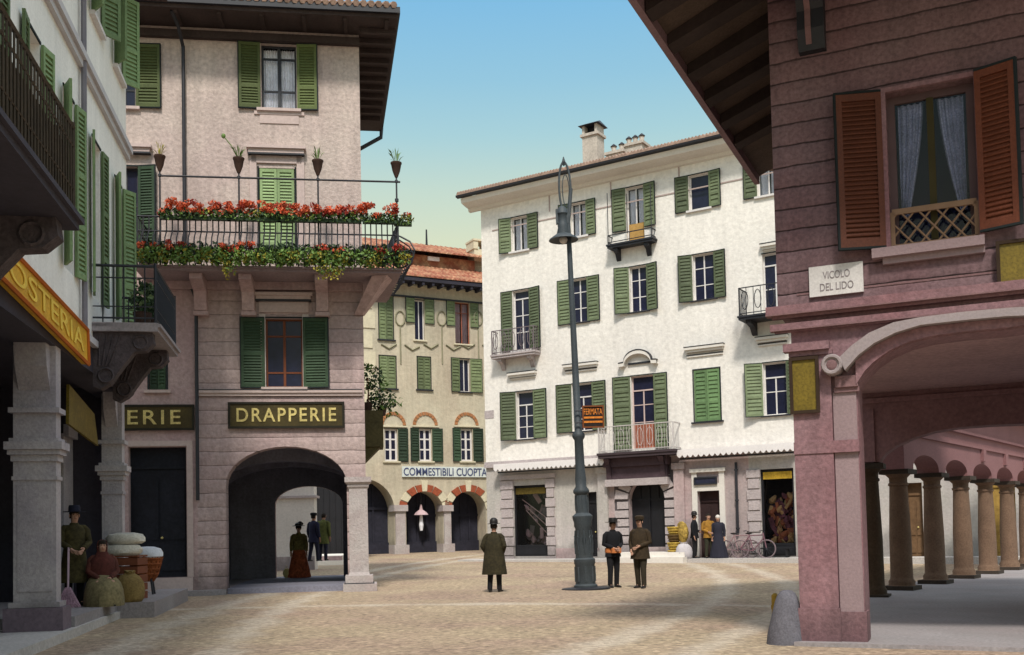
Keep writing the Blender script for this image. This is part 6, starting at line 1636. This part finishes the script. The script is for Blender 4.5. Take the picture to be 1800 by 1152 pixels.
    for i, k_ in enumerate(keys):
        r = rad[k_]; sd_[i].radius = (r[0]*s, r[1]*s); sd_[i].use_root = (k_ == 'hip')
    sb = o.modifiers.new('subdiv', 'SUBSURF'); sb.levels = 1; sb.render_levels = 1
    # clothes
    n = 16
    def tr(x, y, z): return T(x, y, z)
    def tring(z, rx, ry, cy=0.0):
        c_ = T(0, cy, z)
        return [(c_.x+rx*s*math.cos(2*PI*i/n), c_.y+ry*s*math.sin(2*PI*i/n)*math.cos(bend if z > 0.95 else 0), c_.z+ry*s*math.sin(2*PI*i/n)*math.sin(bend if z > 0.95 else 0)) for i in range(n)]
    hem = coat if coat is not None else 0.86
    if coat_m:
        q = MB()
        bk_ = bulk
        prof = [(1.47,0.075,0.072),(1.445,0.13,0.092),(1.40,0.182,0.115),(1.33,0.198,0.135),(1.22,0.20*bk_,0.145*bk_),(1.06,0.185*bk_,0.138*bk_),(0.95,0.20*bk_,0.15*bk_)]
        zz = 0.95
        while zz > hem+0.12: zz -= 0.12; prof.append((zz, 0.20*bk_+(0.95-zz)*0.13, 0.155*bk_+(0.95-zz)*0.12))
        prof.append((hem, 0.20*bk_+(0.95-hem)*0.13, 0.155*bk_+(0.95-hem)*0.12))
        if seat: prof = prof[:5]+[(0.95,0.2,0.16)]
        q.loft([tring(*p) for p in prof][::-1])
        for nm in 'lr':
            a_, b_, c_ = armpts[nm]; d1 = (c_-b_).normalized()
            inn = Vector((a_.x*0.45, a_.y, a_.z+0.015*s)); up_ = Vector((a_.x*0.86, a_.y, a_.z+0.005*s)); sl = Vector((a_.x*1.10, a_.y, a_.z-0.045*s))
            q.tube([inn, up_, sl, a_*0.5+b_*0.5, b_, b_*0.5+c_*0.5, c_-d1*0.015*s], [0.050*s,0.064*s,0.070*s,0.068*s,0.062*s,0.055*s,0.046*s], 12)
        # collar and lapels
        q.loft([tring(1.44,0.10,0.09), tring(1.50,0.072,0.072)])
        q.build('coat', coat_m, t, smooth=True)
    if legs_m and not seat:
        q = MB(); q.loft([tring(0.80,0.175,0.125), tring(0.88,0.185,0.135), tring(0.99,0.165,0.125)])
        for nm in 'lr':
            q.tube([J['th_'+nm]+Vector((0,0,0.03*s)), J['th_'+nm]*0.5+J['kn'+nm]*0.5, J['kn'+nm], J['kn'+nm]*0.4+J['an'+nm]*0.6, J['an'+nm]+Vector((0,0,-0.015*s))], [0.105*s,0.092*s,0.075*s,0.066*s,0.064*s], 10)
        q.build('trousers', legs_m, t, smooth=True)
    if skirt_m:
        q = MB()
        if seat:
            rr_ = [[(0.30*s*math.cos(2*PI*i/n), -0.22*s+0.36*s*math.sin(2*PI*i/n)-0.04*s, z*s) for i in range(n)] for z in (0.02,)]
            q.loft([[(r_*s*math.cos(2*PI*i/n)*(1+0.05*math.cos(i*2.3)), (cy+ry*math.sin(2*PI*i/n)*(1+0.05*math.cos(i*1.7)))*s, z*s) for i in range(n)] for r_, ry, cy, z in ((0.36,0.40,-0.22,0.0),(0.36,0.41,-0.22,0.12),(0.34,0.40,-0.21,0.30),(0.30,0.36,-0.18,0.44),(0.22,0.22,-0.06,0.56),(0.17,0.15,0,0.62))])
        else:
            nn = 28
            q.loft([[(r_*s*math.cos(2*PI*i/nn)*(1+f_*math.cos(i*2.9)), (ry*math.sin(2*PI*i/nn)*(1+f_*math.cos(i*2.9))+cy)*s, z*s) for i in range(nn)] for r_, ry, cy, z, f_ in ((0.37,0.36,0.03,0.015,0.06),(0.33,0.32,0.02,0.25,0.06),(0.27,0.25,0.01,0.55,0.05),(0.22,0.19,0.0,0.80,0.03),(0.18,0.145,0,0.96,0.01),(0.14,0.11,0,1.06,0.0))])
        q.build('skirt', skirt_m, t, smooth=True)
    if not skirt_m or seat:
        for nm in 'lr':
            q = MB(); a_, b_ = J['an'+nm], J['to'+nm]; d = (b_-a_); d.z = 0; L_ = d.length; d.normalize(); e_ = Vector((-d.y, d.x, 0))
            base = Vector((a_.x, a_.y, 0))
            rings = []
            for k_, w_, h_ in ((-0.055,0.036,0.07),(0.0,0.043,0.10),(0.07,0.040,0.075),(0.14,0.047,0.055),(0.20,0.035,0.035)):
                c_ = base+d*k_*s; rings.append([tuple(c_+e_*w_*s*math.cos(x_)+Vector((0,0,max(0.003, (h_/2+h_/2*math.sin(x_))*s)))) for x_ in [2*PI*j/8 for j in range(8)]])
            q.loft(rings); q.build('shoe', M_shoe, t, smooth=True)
    hc = J['head1']
    q = MB()
    if bun:
        q.ball(hc+V(0,0.02,0.03), 0.10*s, 0.112*s, 0.10*s, 12, 8); q.ball(hc+V(0,0.10,0.05), 0.05*s, 0.05*s, 0.05*s, 8, 6)
    else: q.loft([ring(hc+V(0,0.028,-0.07), 0.080*s, 0.078*s), ring(hc+V(0,0.022,0.0), 0.088*s, 0.088*s), ring(hc+V(0,0.01,0.05), 0.085*s, 0.095*s), ring(hc+V(0,0.0,0.088), 0.06*s, 0.07*s), ring(hc+V(0,0,0.10), 0.02*s, 0.02*s)])
    q.build('hair', hairm or M_hair, t, smooth=True)
    q = MB()
    for sd in (-1, 1):
        q.ball(hc+V(sd*0.031,-0.083,0.0), 0.012*s, 0.008*s, 0.008*s, 6, 4)
    q.build('eyes', M_hair, t)
    q = MB()
    for sd in (-1, 1): q.ball(hc+V(sd*0.082,0.0,-0.02), 0.012*s, 0.02*s, 0.032*s, 6, 5)
    q.build('ears', M_skin, t)
    q = MB(); q.ball(hc+V(0,-0.083,-0.075), 0.024*s, 0.010*s, 0.008*s, 6, 4); q.build('mouth', mat('lip', (0.25,0.09,0.07), 0.1, 4), t)
    if hat:
        q = MB(); c_ = hc+V(0,0.005,0.045)
        if hat == 'bowler': P_ = [(0.155,0.012),(0.16,0.0),(0.105,0.005),(0.103,0.06),(0.095,0.11),(0.06,0.15),(0.01,0.16)]
        elif hat == 'brim': P_ = [(0.19,0.0),(0.195,0.012),(0.105,0.015),(0.10,0.09),(0.09,0.125),(0.03,0.12)]
        elif hat == 'cap': P_ = [(0.105,-0.01),(0.118,0.04),(0.115,0.075),(0.07,0.10),(0.01,0.105)]
        else: P_ = [(0.20,0.02),(0.21,0.035),(0.12,0.05),(0.12,0.10),(0.07,0.14),(0.01,0.15)]
        q.lathe([(r_*s, z*s) for r_, z in P_], c_.x, c_.y, 16, ey=1.12, z=c_.z)
        if hat == 'cap': q.ball(c_+V(0,-0.12,0.0), 0.075*s, 0.06*s, 0.012*s, 10, 4)
        if hat == 'lady': q.ball(c_+V(0.05,0.0,0.14), 0.07*s, 0.09*s, 0.05*s, 8, 5); q.ball(c_+V(0.11,0.02,0.10), 0.05*s, 0.06*s, 0.05*s, 8, 5)
        q.build('hat', hat_m or M_shoe, t, smooth=True)
    if shawl:
        q = MB(); c_ = hc
        q.loft([tring(1.02,0.27,0.22), tring(1.2,0.27,0.20), tring(1.36,0.245,0.165), tring(1.45,0.14,0.12), tring(1.52,0.098,0.105,0.01)])
        q.loft([[(hc.x+r_*s*math.cos(2*PI*i/n), hc.y+(cy+(ry*math.sin(2*PI*i/n) if math.sin(2*PI*i/n) > -0.35 else -0.35*ry))*s, hc.z+z*s) for i in range(n)] for r_, ry, cy, z in ((0.10,0.11,0.02,-0.13),(0.102,0.115,0.025,-0.04),(0.10,0.112,0.02,0.03),(0.08,0.09,0.015,0.085),(0.02,0.02,0.01,0.11))])
        q.build('shawl', shawl, t, smooth=True)
    if belt:
        q = MB(); q.lathe([(0.205*s,0),(0.215*s,0.02*s),(0.215*s,0.11*s),(0.205*s,0.13*s)], 0, 0, 18, ey=0.78, z=0.90*s); q.box(-0.13*s, 0.13*s, -0.235*s, -0.15*s, 0.90*s, 1.03*s)
        q.build('waist_bag', belt, t)
    return t
M_coat1 = mat('olive_brown_overcoat', (0.026,0.021,0.009), 0.35, 4, 0.35, 16)
M_blk = mat('black_suit_cloth', (0.006,0.0065,0.009), 0.25, 5, 0.2, 20)
M_brn = mat('brown_suit_cloth', (0.034,0.022,0.011), 0.4, 5, 0.35, 16)
M_drk = mat('dark_trouser_cloth', (0.009,0.009,0.011), 0.25, 5)
g1 = on_ground(870, 1041)
person(g1, 180-12, 1.76, 'man seen from behind in a long olive brown overcoat and bowler hat', coat=0.44, coat_m=M_coat1, legs_m=M_drk, hat='bowler', arms=('pocket','pocket'), bulk=1.3, stride=0.35, lean=0.25)
g2 = on_ground(1079, 1033)
person(g2, 20, 1.74, 'man in black with a brimmed hat and an orange waist bag beside the lamp post', coat=0.80, coat_m=M_blk, legs_m=M_drk, hat='brim', arms=('front','front'), belt=mat('orange_leather', (0.48,0.16,0.05), 0.3, 6), stride=0.25, lean=0.2)
g3 = on_ground(1127, 1034)
person(g3, -30, 1.80, 'man in a brown jacket and flat cap talking with the man in black', coat=0.72, coat_m=M_brn, legs_m=mat('brown_black_trousers', (0.03,0.024,0.015), 0.3, 5), hat='cap', hat_m=M_brn, arms=('pocket','front'), stride=-0.55, lean=-0.2, bulk=1.12, hairm=M_hair)
g4 = on_z(526, 1016, 0.15)
person(g4, 10, 1.72, 'woman in a long russet dress and dark hat walking out of the passage', coat=0.92, coat_m=mat('dark_green_bodice', (0.12,0.10,0.035), 0.4, 6, 0.4, 18), skirt_m=mat('russet_flowered_skirt', (0.34,0.085,0.035), 0.5, 6, 0.5, 14), hat='lady', arms=('down','down'), bun=True)
q = MB(); random.seed(4); q.ball((0,0,0.16), 0.13, 0.10, 0.16, 10, 7, 0.08); q.tube([(-0.06,0,0.28),(0,0,0.42),(0.06,0,0.28)], 0.01, 4)
hp = g4+Vector((-0.40,-0.05,0.0))
o = q.build('yellow_bag', mat('pale_yellow_cloth', (0.55,0.46,0.20), 0.2, 4), None, loc=hp); tag(o, 'pale yellow bag on the floor beside the woman in the russet dress', 'bag')
z5 = 0.62
p5 = on_z(568, 986, z5); 
person(Vector((p5.x, min(p5.y, 48), z5)), 170, 1.70, 'man in a dark green coat standing with his back turned beyond the passage', coat=0.62, coat_m=mat('dark_green_cloth', (0.10,0.11,0.03), 0.35, 6, 0.3, 14), legs_m=mat('navy_trousers', (0.02,0.022,0.045), 0.2, 4), hat=None, arms=('down','out'), bend=0.15)
p6 = on_z(552, 987, z5)
person(Vector((p6.x, min(p6.y, 47.6), z5)), 150, 1.66, 'person in dark blue standing left of the man in the green coat', coat=0.70, coat_m=mat('dark_blue_cloth', (0.022,0.024,0.055), 0.3, 5), legs_m=mat('navy_trousers', (0.02,0.022,0.045)), hat='cap', hat_m=M_blk, stride=0.7)
# left group under the arcade
zp_ = 0.14
g7 = on_y(131, 1060, 19.0); g7.z = 0.31
person(g7, 35, 1.79, 'man in a mottled olive coat and dark hat holding a broom under the arcade', coat=0.42, coat_m=mat('mottled_olive_coat', (0.045,0.036,0.012), 0.5, 6, 0.45, 16), legs_m=M_drk, hat='brim', hat_m=mat('blue_black_felt', (0.015,0.016,0.032), 0.2, 4), arms=('stick','stick'))
g8 = on_y(180, 1060, 19.0); g8.z = 0.31
person(g8, 30, 1.66, 'woman in a red brown shawl and olive skirt sitting in front of the arcade', coat_m=mat('red_brown_cloth', (0.075,0.022,0.015), 0.35, 6, 0.3, 18), skirt_m=mat('sack_olive_skirt', (0.17,0.14,0.07), 0.3, 5, 0.3, 20), shawl=mat('red_brown_shawl', (0.07,0.018,0.013), 0.4, 6, 0.3, 18), arms=('lap','lap'), seat=True)
q = MB(); q.box(-0.2, 0.2, -0.16, 0.16, 0.36, 0.40)
o_ = thing('low_stool', 'low wooden stool under the seated woman in the red brown shawl', 'stool', g8, R_(30)); q.build('seat', M_brownwood, o_)
for sx_ in (-1, 1):
    for sy_ in (-1, 1): q = MB(); q.tube([(sx_*0.16,sy_*0.12,0),(sx_*0.14,sy_*0.10,0.36)], 0.02, 5); q.build('leg', M_brownwood, o_)
# pole / broom held by the man
bm_t = thing('broom', 'pinkish broom with a spreading head held upright before the man in the olive coat', 'broom', Vector((g7.x+0.06, g7.y-0.42, 0.31)), 0.3)
q = MB(); q.tube([(0,0,0.25),(0.0,0.12,1.08)], 0.02, 6); q.build('handle', mat('pale_mauve_wood', (0.50,0.36,0.42), 0.15, 4), bm_t)
q = MB(); q.hexa([(-0.22,-0.09,0.0),(0.22,-0.09,0.0),(0.22,0.07,0.0),(-0.22,0.07,0.0)], [(-0.045,-0.03,0.36),(0.045,-0.03,0.36),(0.045,0.05,0.36),(-0.045,0.05,0.36)])
for i in range(26): x = -0.21+0.42*i/25; q.tube([(x*0.2,-0.04,0.34),(x,-0.095,0.0+0.03*(i%3))], 0.012, 4)
q.build('bristles', mat('mauve_bristles', (0.36,0.23,0.29), 0.3, 6, 0.3, 30), bm_t)
# goods for sale
M_sackc = mat('pale_sackcloth', (0.56,0.53,0.46), 0.2, 4, 0.2, 30, 0.01)
M_sacko = mat('olive_sackcloth', (0.19,0.13,0.045), 0.3, 4, 0.3, 25, 0.01)
M_bask = mat('red_brown_wicker', (0.24,0.070,0.022), 0.35, 6, 0.4, 22, 0.02)
def sack(name, pos, rx, ry, h, mt, label, group=None, rot=0.0, cat='sack', seed=1, flat=False):
    random.seed(seed); q = MB(); n = 16; rings = []
    prof = ((0.80,0.0),(1.0,0.10),(1.04,0.35),(0.96,0.65),(0.70,0.86),(0.34,0.95),(0.42,1.03)) if not flat else ((0.82,0.0),(1.0,0.22),(1.02,0.55),(0.9,0.85),(0.5,1.0),(0.05,1.02))
    for r_, z in prof:
        rings.append([(rx*r_*math.cos(2*PI*i/n)*(1+random.uniform(-.06,.06)), ry*r_*math.sin(2*PI*i/n)*(1+random.uniform(-.06,.06)), h*z*(1+random.uniform(-.04,.04)) if z > 0 else 0) for i in range(n)])
    q.loft(rings); o = q.build(name, mt, None, smooth=True, loc=pos, rotz=rot); return tag(o, label, cat, group)
def gp(px, py): return on_z(px, py, zp_)
gA = on_y(228, 1000, 20.0); gA.z = 0.30
sack('sack', gA, 0.27, 0.24, 0.58, M_sacko, 'olive full sack standing between the seated woman and the brown basket', seed=2)
cr = thing('crate', 'rough wooden crate behind the olive sack carrying white cloth bundles', 'crate', Vector((on_y(214, 1000, 20.6).x, 20.6, 0.305)), 0.0)
q = MB()
for i in range(5): q.box(-0.42, 0.42, -0.28, -0.25, 0.02+i*0.17, 0.16+i*0.17); q.box(-0.42, 0.42, 0.25, 0.28, 0.02+i*0.17, 0.16+i*0.17); q.box(-0.42, -0.39, -0.25, 0.25, 0.02+i*0.17, 0.16+i*0.17); q.box(0.39, 0.42, -0.25, 0.25, 0.02+i*0.17, 0.16+i*0.17)
q.build('boards', M_brownwood, cr)
q = MB(); q.box(-0.42, 0.42, -0.28, 0.28, 0.86, 0.89); q.build('lid', M_brownwood, cr)
ct = cr.location
ax = Vector((math.cos(cr.rotation_euler.z), math.sin(cr.rotation_euler.z), 0))
sack('cloth_bundle', ct+ax*0.0+Vector((0,0,0.89)), 0.40, 0.27, 0.24, M_sackc, 'lower pale cloth bundle lying on the wooden crate', seed=5, rot=cr.rotation_euler.z, flat=True, cat='bundle')
sack('cloth_bundle', ct+ax*0.08+Vector((0,0,1.12)), 0.37, 0.25, 0.22, M_sackc, 'topmost pale cloth bundle on the wooden crate', seed=6, rot=cr.rotation_euler.z+0.1, flat=True, cat='bundle')
bk = thing('basket', 'large red brown wicker basket on short legs at the right of the goods', 'basket', Vector((on_y(256, 1000, 22.6).x, 22.6, 0.30)), 0.2); bk.scale = (0.8, 0.8, 1.0)
q = MB(); q.lathe([(0.20,0.28),(0.30,0.42),(0.40,0.66),(0.44,0.82),(0.46,0.84),(0.43,0.86),(0.38,0.80)], n=20, ey=0.8); 
for zz, rr_ in ((0.45,0.325),(0.56,0.365),(0.67,0.41),(0.78,0.445)): q.tube([(rr_*math.cos(2*PI*i/24), rr_*0.8*math.sin(2*PI*i/24), zz) for i in range(24)], 0.022, 5, closed=True)
for i in range(18): a = 2*PI*i/18; q.tube([(0.215*math.cos(a),0.172*math.sin(a),0.29),(0.33*math.cos(a),0.264*math.sin(a),0.44),(0.455*math.cos(a),0.364*math.sin(a),0.82)], 0.016, 4)
q.build('wicker', M_bask, bk)
for i in range(4):
    a = PI/4+i*PI/2; q = MB(); q.tube([(0.30*math.cos(a),0.24*math.sin(a),0.0),(0.20*math.cos(a),0.16*math.sin(a),0.45)], 0.03, 6); q.build('leg', M_iron, bk)
sack('cloth_bundle', bk.location+Vector((0,0,0.78)), 0.37, 0.29, 0.26, mat('blue_white_linen', (0.60,0.62,0.66), 0.15, 4, 0.1, 30), 'bluish white linen heaped over the red brown basket', seed=8, flat=True, cat='linen')
sack('sack', Vector((on_y(246, 1000, 22.2).x, 22.0, 0.30)), 0.15, 0.13, 0.30, mat('stone_brown_sackcloth', (0.20,0.15,0.11), 0.3, 5), 'small brown bag on the ground under the red brown basket', seed=9)
# people and goods before the white house
def wp(px, py, dy): 
    p = W.w(W.at(px, py, dy)[0], dy, 0.0); p.z = W.o.z+0.06; return p
person(wp(1222,983,-0.7), 70, 1.76, 'man in a black suit and hat turned sideways by the white framed doorway', coat=0.78, coat_m=M_blk, legs_m=M_drk, hat='bowler', arms=('down','front'))
person(wp(1247,984,-0.75), 10, 1.74, 'person in an ochre jacket standing in the middle of the doorway group', coat=0.80, coat_m=mat('ochre_jacket', (0.26,0.13,0.02), 0.35, 5, 0.25, 12), legs_m=mat('olive_black_trousers', (0.03,0.03,0.018), 0.3, 4), arms=('front','pocket'))
person(wp(1264,984,-0.7), -15, 1.66, 'person in a long dark dress with pale collar at the right of the doorway group', coat=0.92, coat_m=mat('blue_black_dress', (0.018,0.018,0.03), 0.2, 4), skirt_m=mat('blue_black_dress', (0.018,0.018,0.03)), arms=('down','down'), hairm=mat('white_bonnet', (0.6,0.56,0.52), 0.1, 4), bun=True)
kb_ = thing('stacked_baskets', 'stack of yellow straw baskets beside the portal of the white house', 'baskets', wp(1186,985,-0.9), W.a)
M_straw = mat('yellow_straw', (0.40,0.27,0.05), 0.35, 6, 0.35, 16, 0.02)
for i in range(4):
    q = MB(); q.lathe([(0.18,0),(0.26,0.28),(0.29,0.30),(0.26,0.33)], n=14, z=i*0.31); 
    for zz in (0.09, 0.19): q.tube([((0.2+zz*0.28)*math.cos(2*PI*j/16),(0.2+zz*0.28)*math.sin(2*PI*j/16),i*0.31+zz) for j in range(16)], 0.018, 4, closed=True)
    q.build('basket', M_straw if i != 2 else mat('dark_straw', (0.10,0.06,0.02), 0.3, 5), kb_)
hk = MB(); random.seed(8)
hk.loft([[(0.30+0.10*math.sin(z*1.9)+r_*math.cos(2*PI*j/12)*(1+random.uniform(-.15,.15)), -0.03+r_*0.6*math.sin(2*PI*j/12)*(1+random.uniform(-.15,.15)), z) for j in range(12)] for r_, z in ((0.10,0.62),(0.20,0.78),(0.24,1.0),(0.22,1.2),(0.17,1.36),(0.07,1.46))])
hk.build('hanging_cloth', mat('gold_cloth', (0.30,0.20,0.045), 0.45, 6, 0.4, 12), kb_, smooth=True)
q = MB(); q.tube([(0.34,0.1,0),(0.34,0.0,1.42)], 0.02, 5); q.build('stand', M_iron, kb_)
sack('sack', wp(1203,986,-1.0), 0.32, 0.28, 0.62, mat('white_flour_sack', (0.46,0.43,0.45), 0.12, 4, 0.1, 25), 'plump white sack between the straw baskets and the man in black', seed=12)
# bicycles leaning on the wall
M_bike = mat('dusty_pink_bicycle_paint', (0.30,0.19,0.20), 0.2, 4)
M_tyre = mat('grey_rubber', (0.16,0.12,0.13), 0.2, 4)
def bicycle(px, py, dy, label, mt):
    p = wp(px, py, dy); p.z = W.o.z+0.06 if dy > -1.25 else gz(p.x, p.y)
    t = thing('bicycle', label, 'bicycle', p, W.a, 'bicycles leaning on the white house')
    t.rotation_euler = (R_(-9), 0, W.a)
    r = 0.34
    for x in (-0.52, 0.52):
        q = MB(); q.tube([(x+r*math.cos(2*PI*i/28), 0, r+r*math.sin(2*PI*i/28)) for i in range(28)], 0.026, 6, closed=True); wq = q.build('wheel', M_tyre, t)
        q = MB()
        for i in range(12): a = 2*PI*i/12; q.tube([(x,0,r),(x+(r-0.02)*math.cos(a),0,r+(r-0.02)*math.sin(a))], 0.005, 3)
        q.lathe([(0.03,-0.04),(0.03,0.04)], x, 0, 8, z=r); q.build('spokes', M_iron, wq)
    q = MB()
    for a, b in (((-0.52,0,r),(0.0,0,r-0.06)), ((-0.52,0,r),(-0.16,0,0.86)), ((0.0,0,r-0.06),(-0.18,0,0.92)), ((0.0,0,r-0.06),(0.40,0,0.78)), ((-0.16,0,0.86),(0.38,0,0.88)), ((0.52,0,r),(0.36,0,0.98))): q.tube([a, b], 0.022, 6)
    q.build('frame', mt, t)
    q = MB(); q.tube([(0.30,-0.26,1.0),(0.38,-0.2,1.02),(0.38,0.2,1.02),(0.30,0.26,1.0)], 0.016, 5); q.tube([(0.36,0,0.95),(0.38,0,1.03)], 0.018, 5); q.build('handlebar', M_iron, t)
    q = MB(); q.ball((-0.19,0,0.95), 0.14, 0.07, 0.035, 10, 5); q.build('saddle', M_shoe, t, smooth=True)
    q = MB(); q.tube([(0.09*math.cos(2*PI*i/14), 0.03, r-0.06+0.09*math.sin(2*PI*i/14)) for i in range(14)], 0.012, 4, closed=True); q.tube([(0,0.05,r-0.06),(0.12,0.06,r-0.16)], 0.012, 4); q.build('pedal_crank', M_iron, t)
bicycle(1297, 985, -0.45, 'pinkish bicycle leaning nearest to the drainpipe of the white house', M_bike)
bicycle(1324, 985, -0.75, 'pinkish bicycle leaning before the quoined strip and shop window', mat('plum_bicycle_paint', (0.16,0.08,0.10), 0.2, 4))
# barrel / tray before the right shop window
q = MB(); a, b, c, d = s4
tr_ = thing('goods_bench', 'low dark slatted bench before the right shop window of the white house', 'bench', W.w((a+b)/2, -0.35, 0.06), W.a)
for i in range(3): q.box(-(b-a)/2+0.1, (b-a)/2-0.1, -0.2+i*0.14, -0.10+i*0.14, 0.34, 0.38)
q.build('seat', M_darkgreen, tr_)
for x in (-(b-a)/2+0.2, (b-a)/2-0.25): q = MB(); q.box(x, x+0.05, -0.18, 0.16, 0, 0.34); q.build('leg', M_darkgreen, tr_)
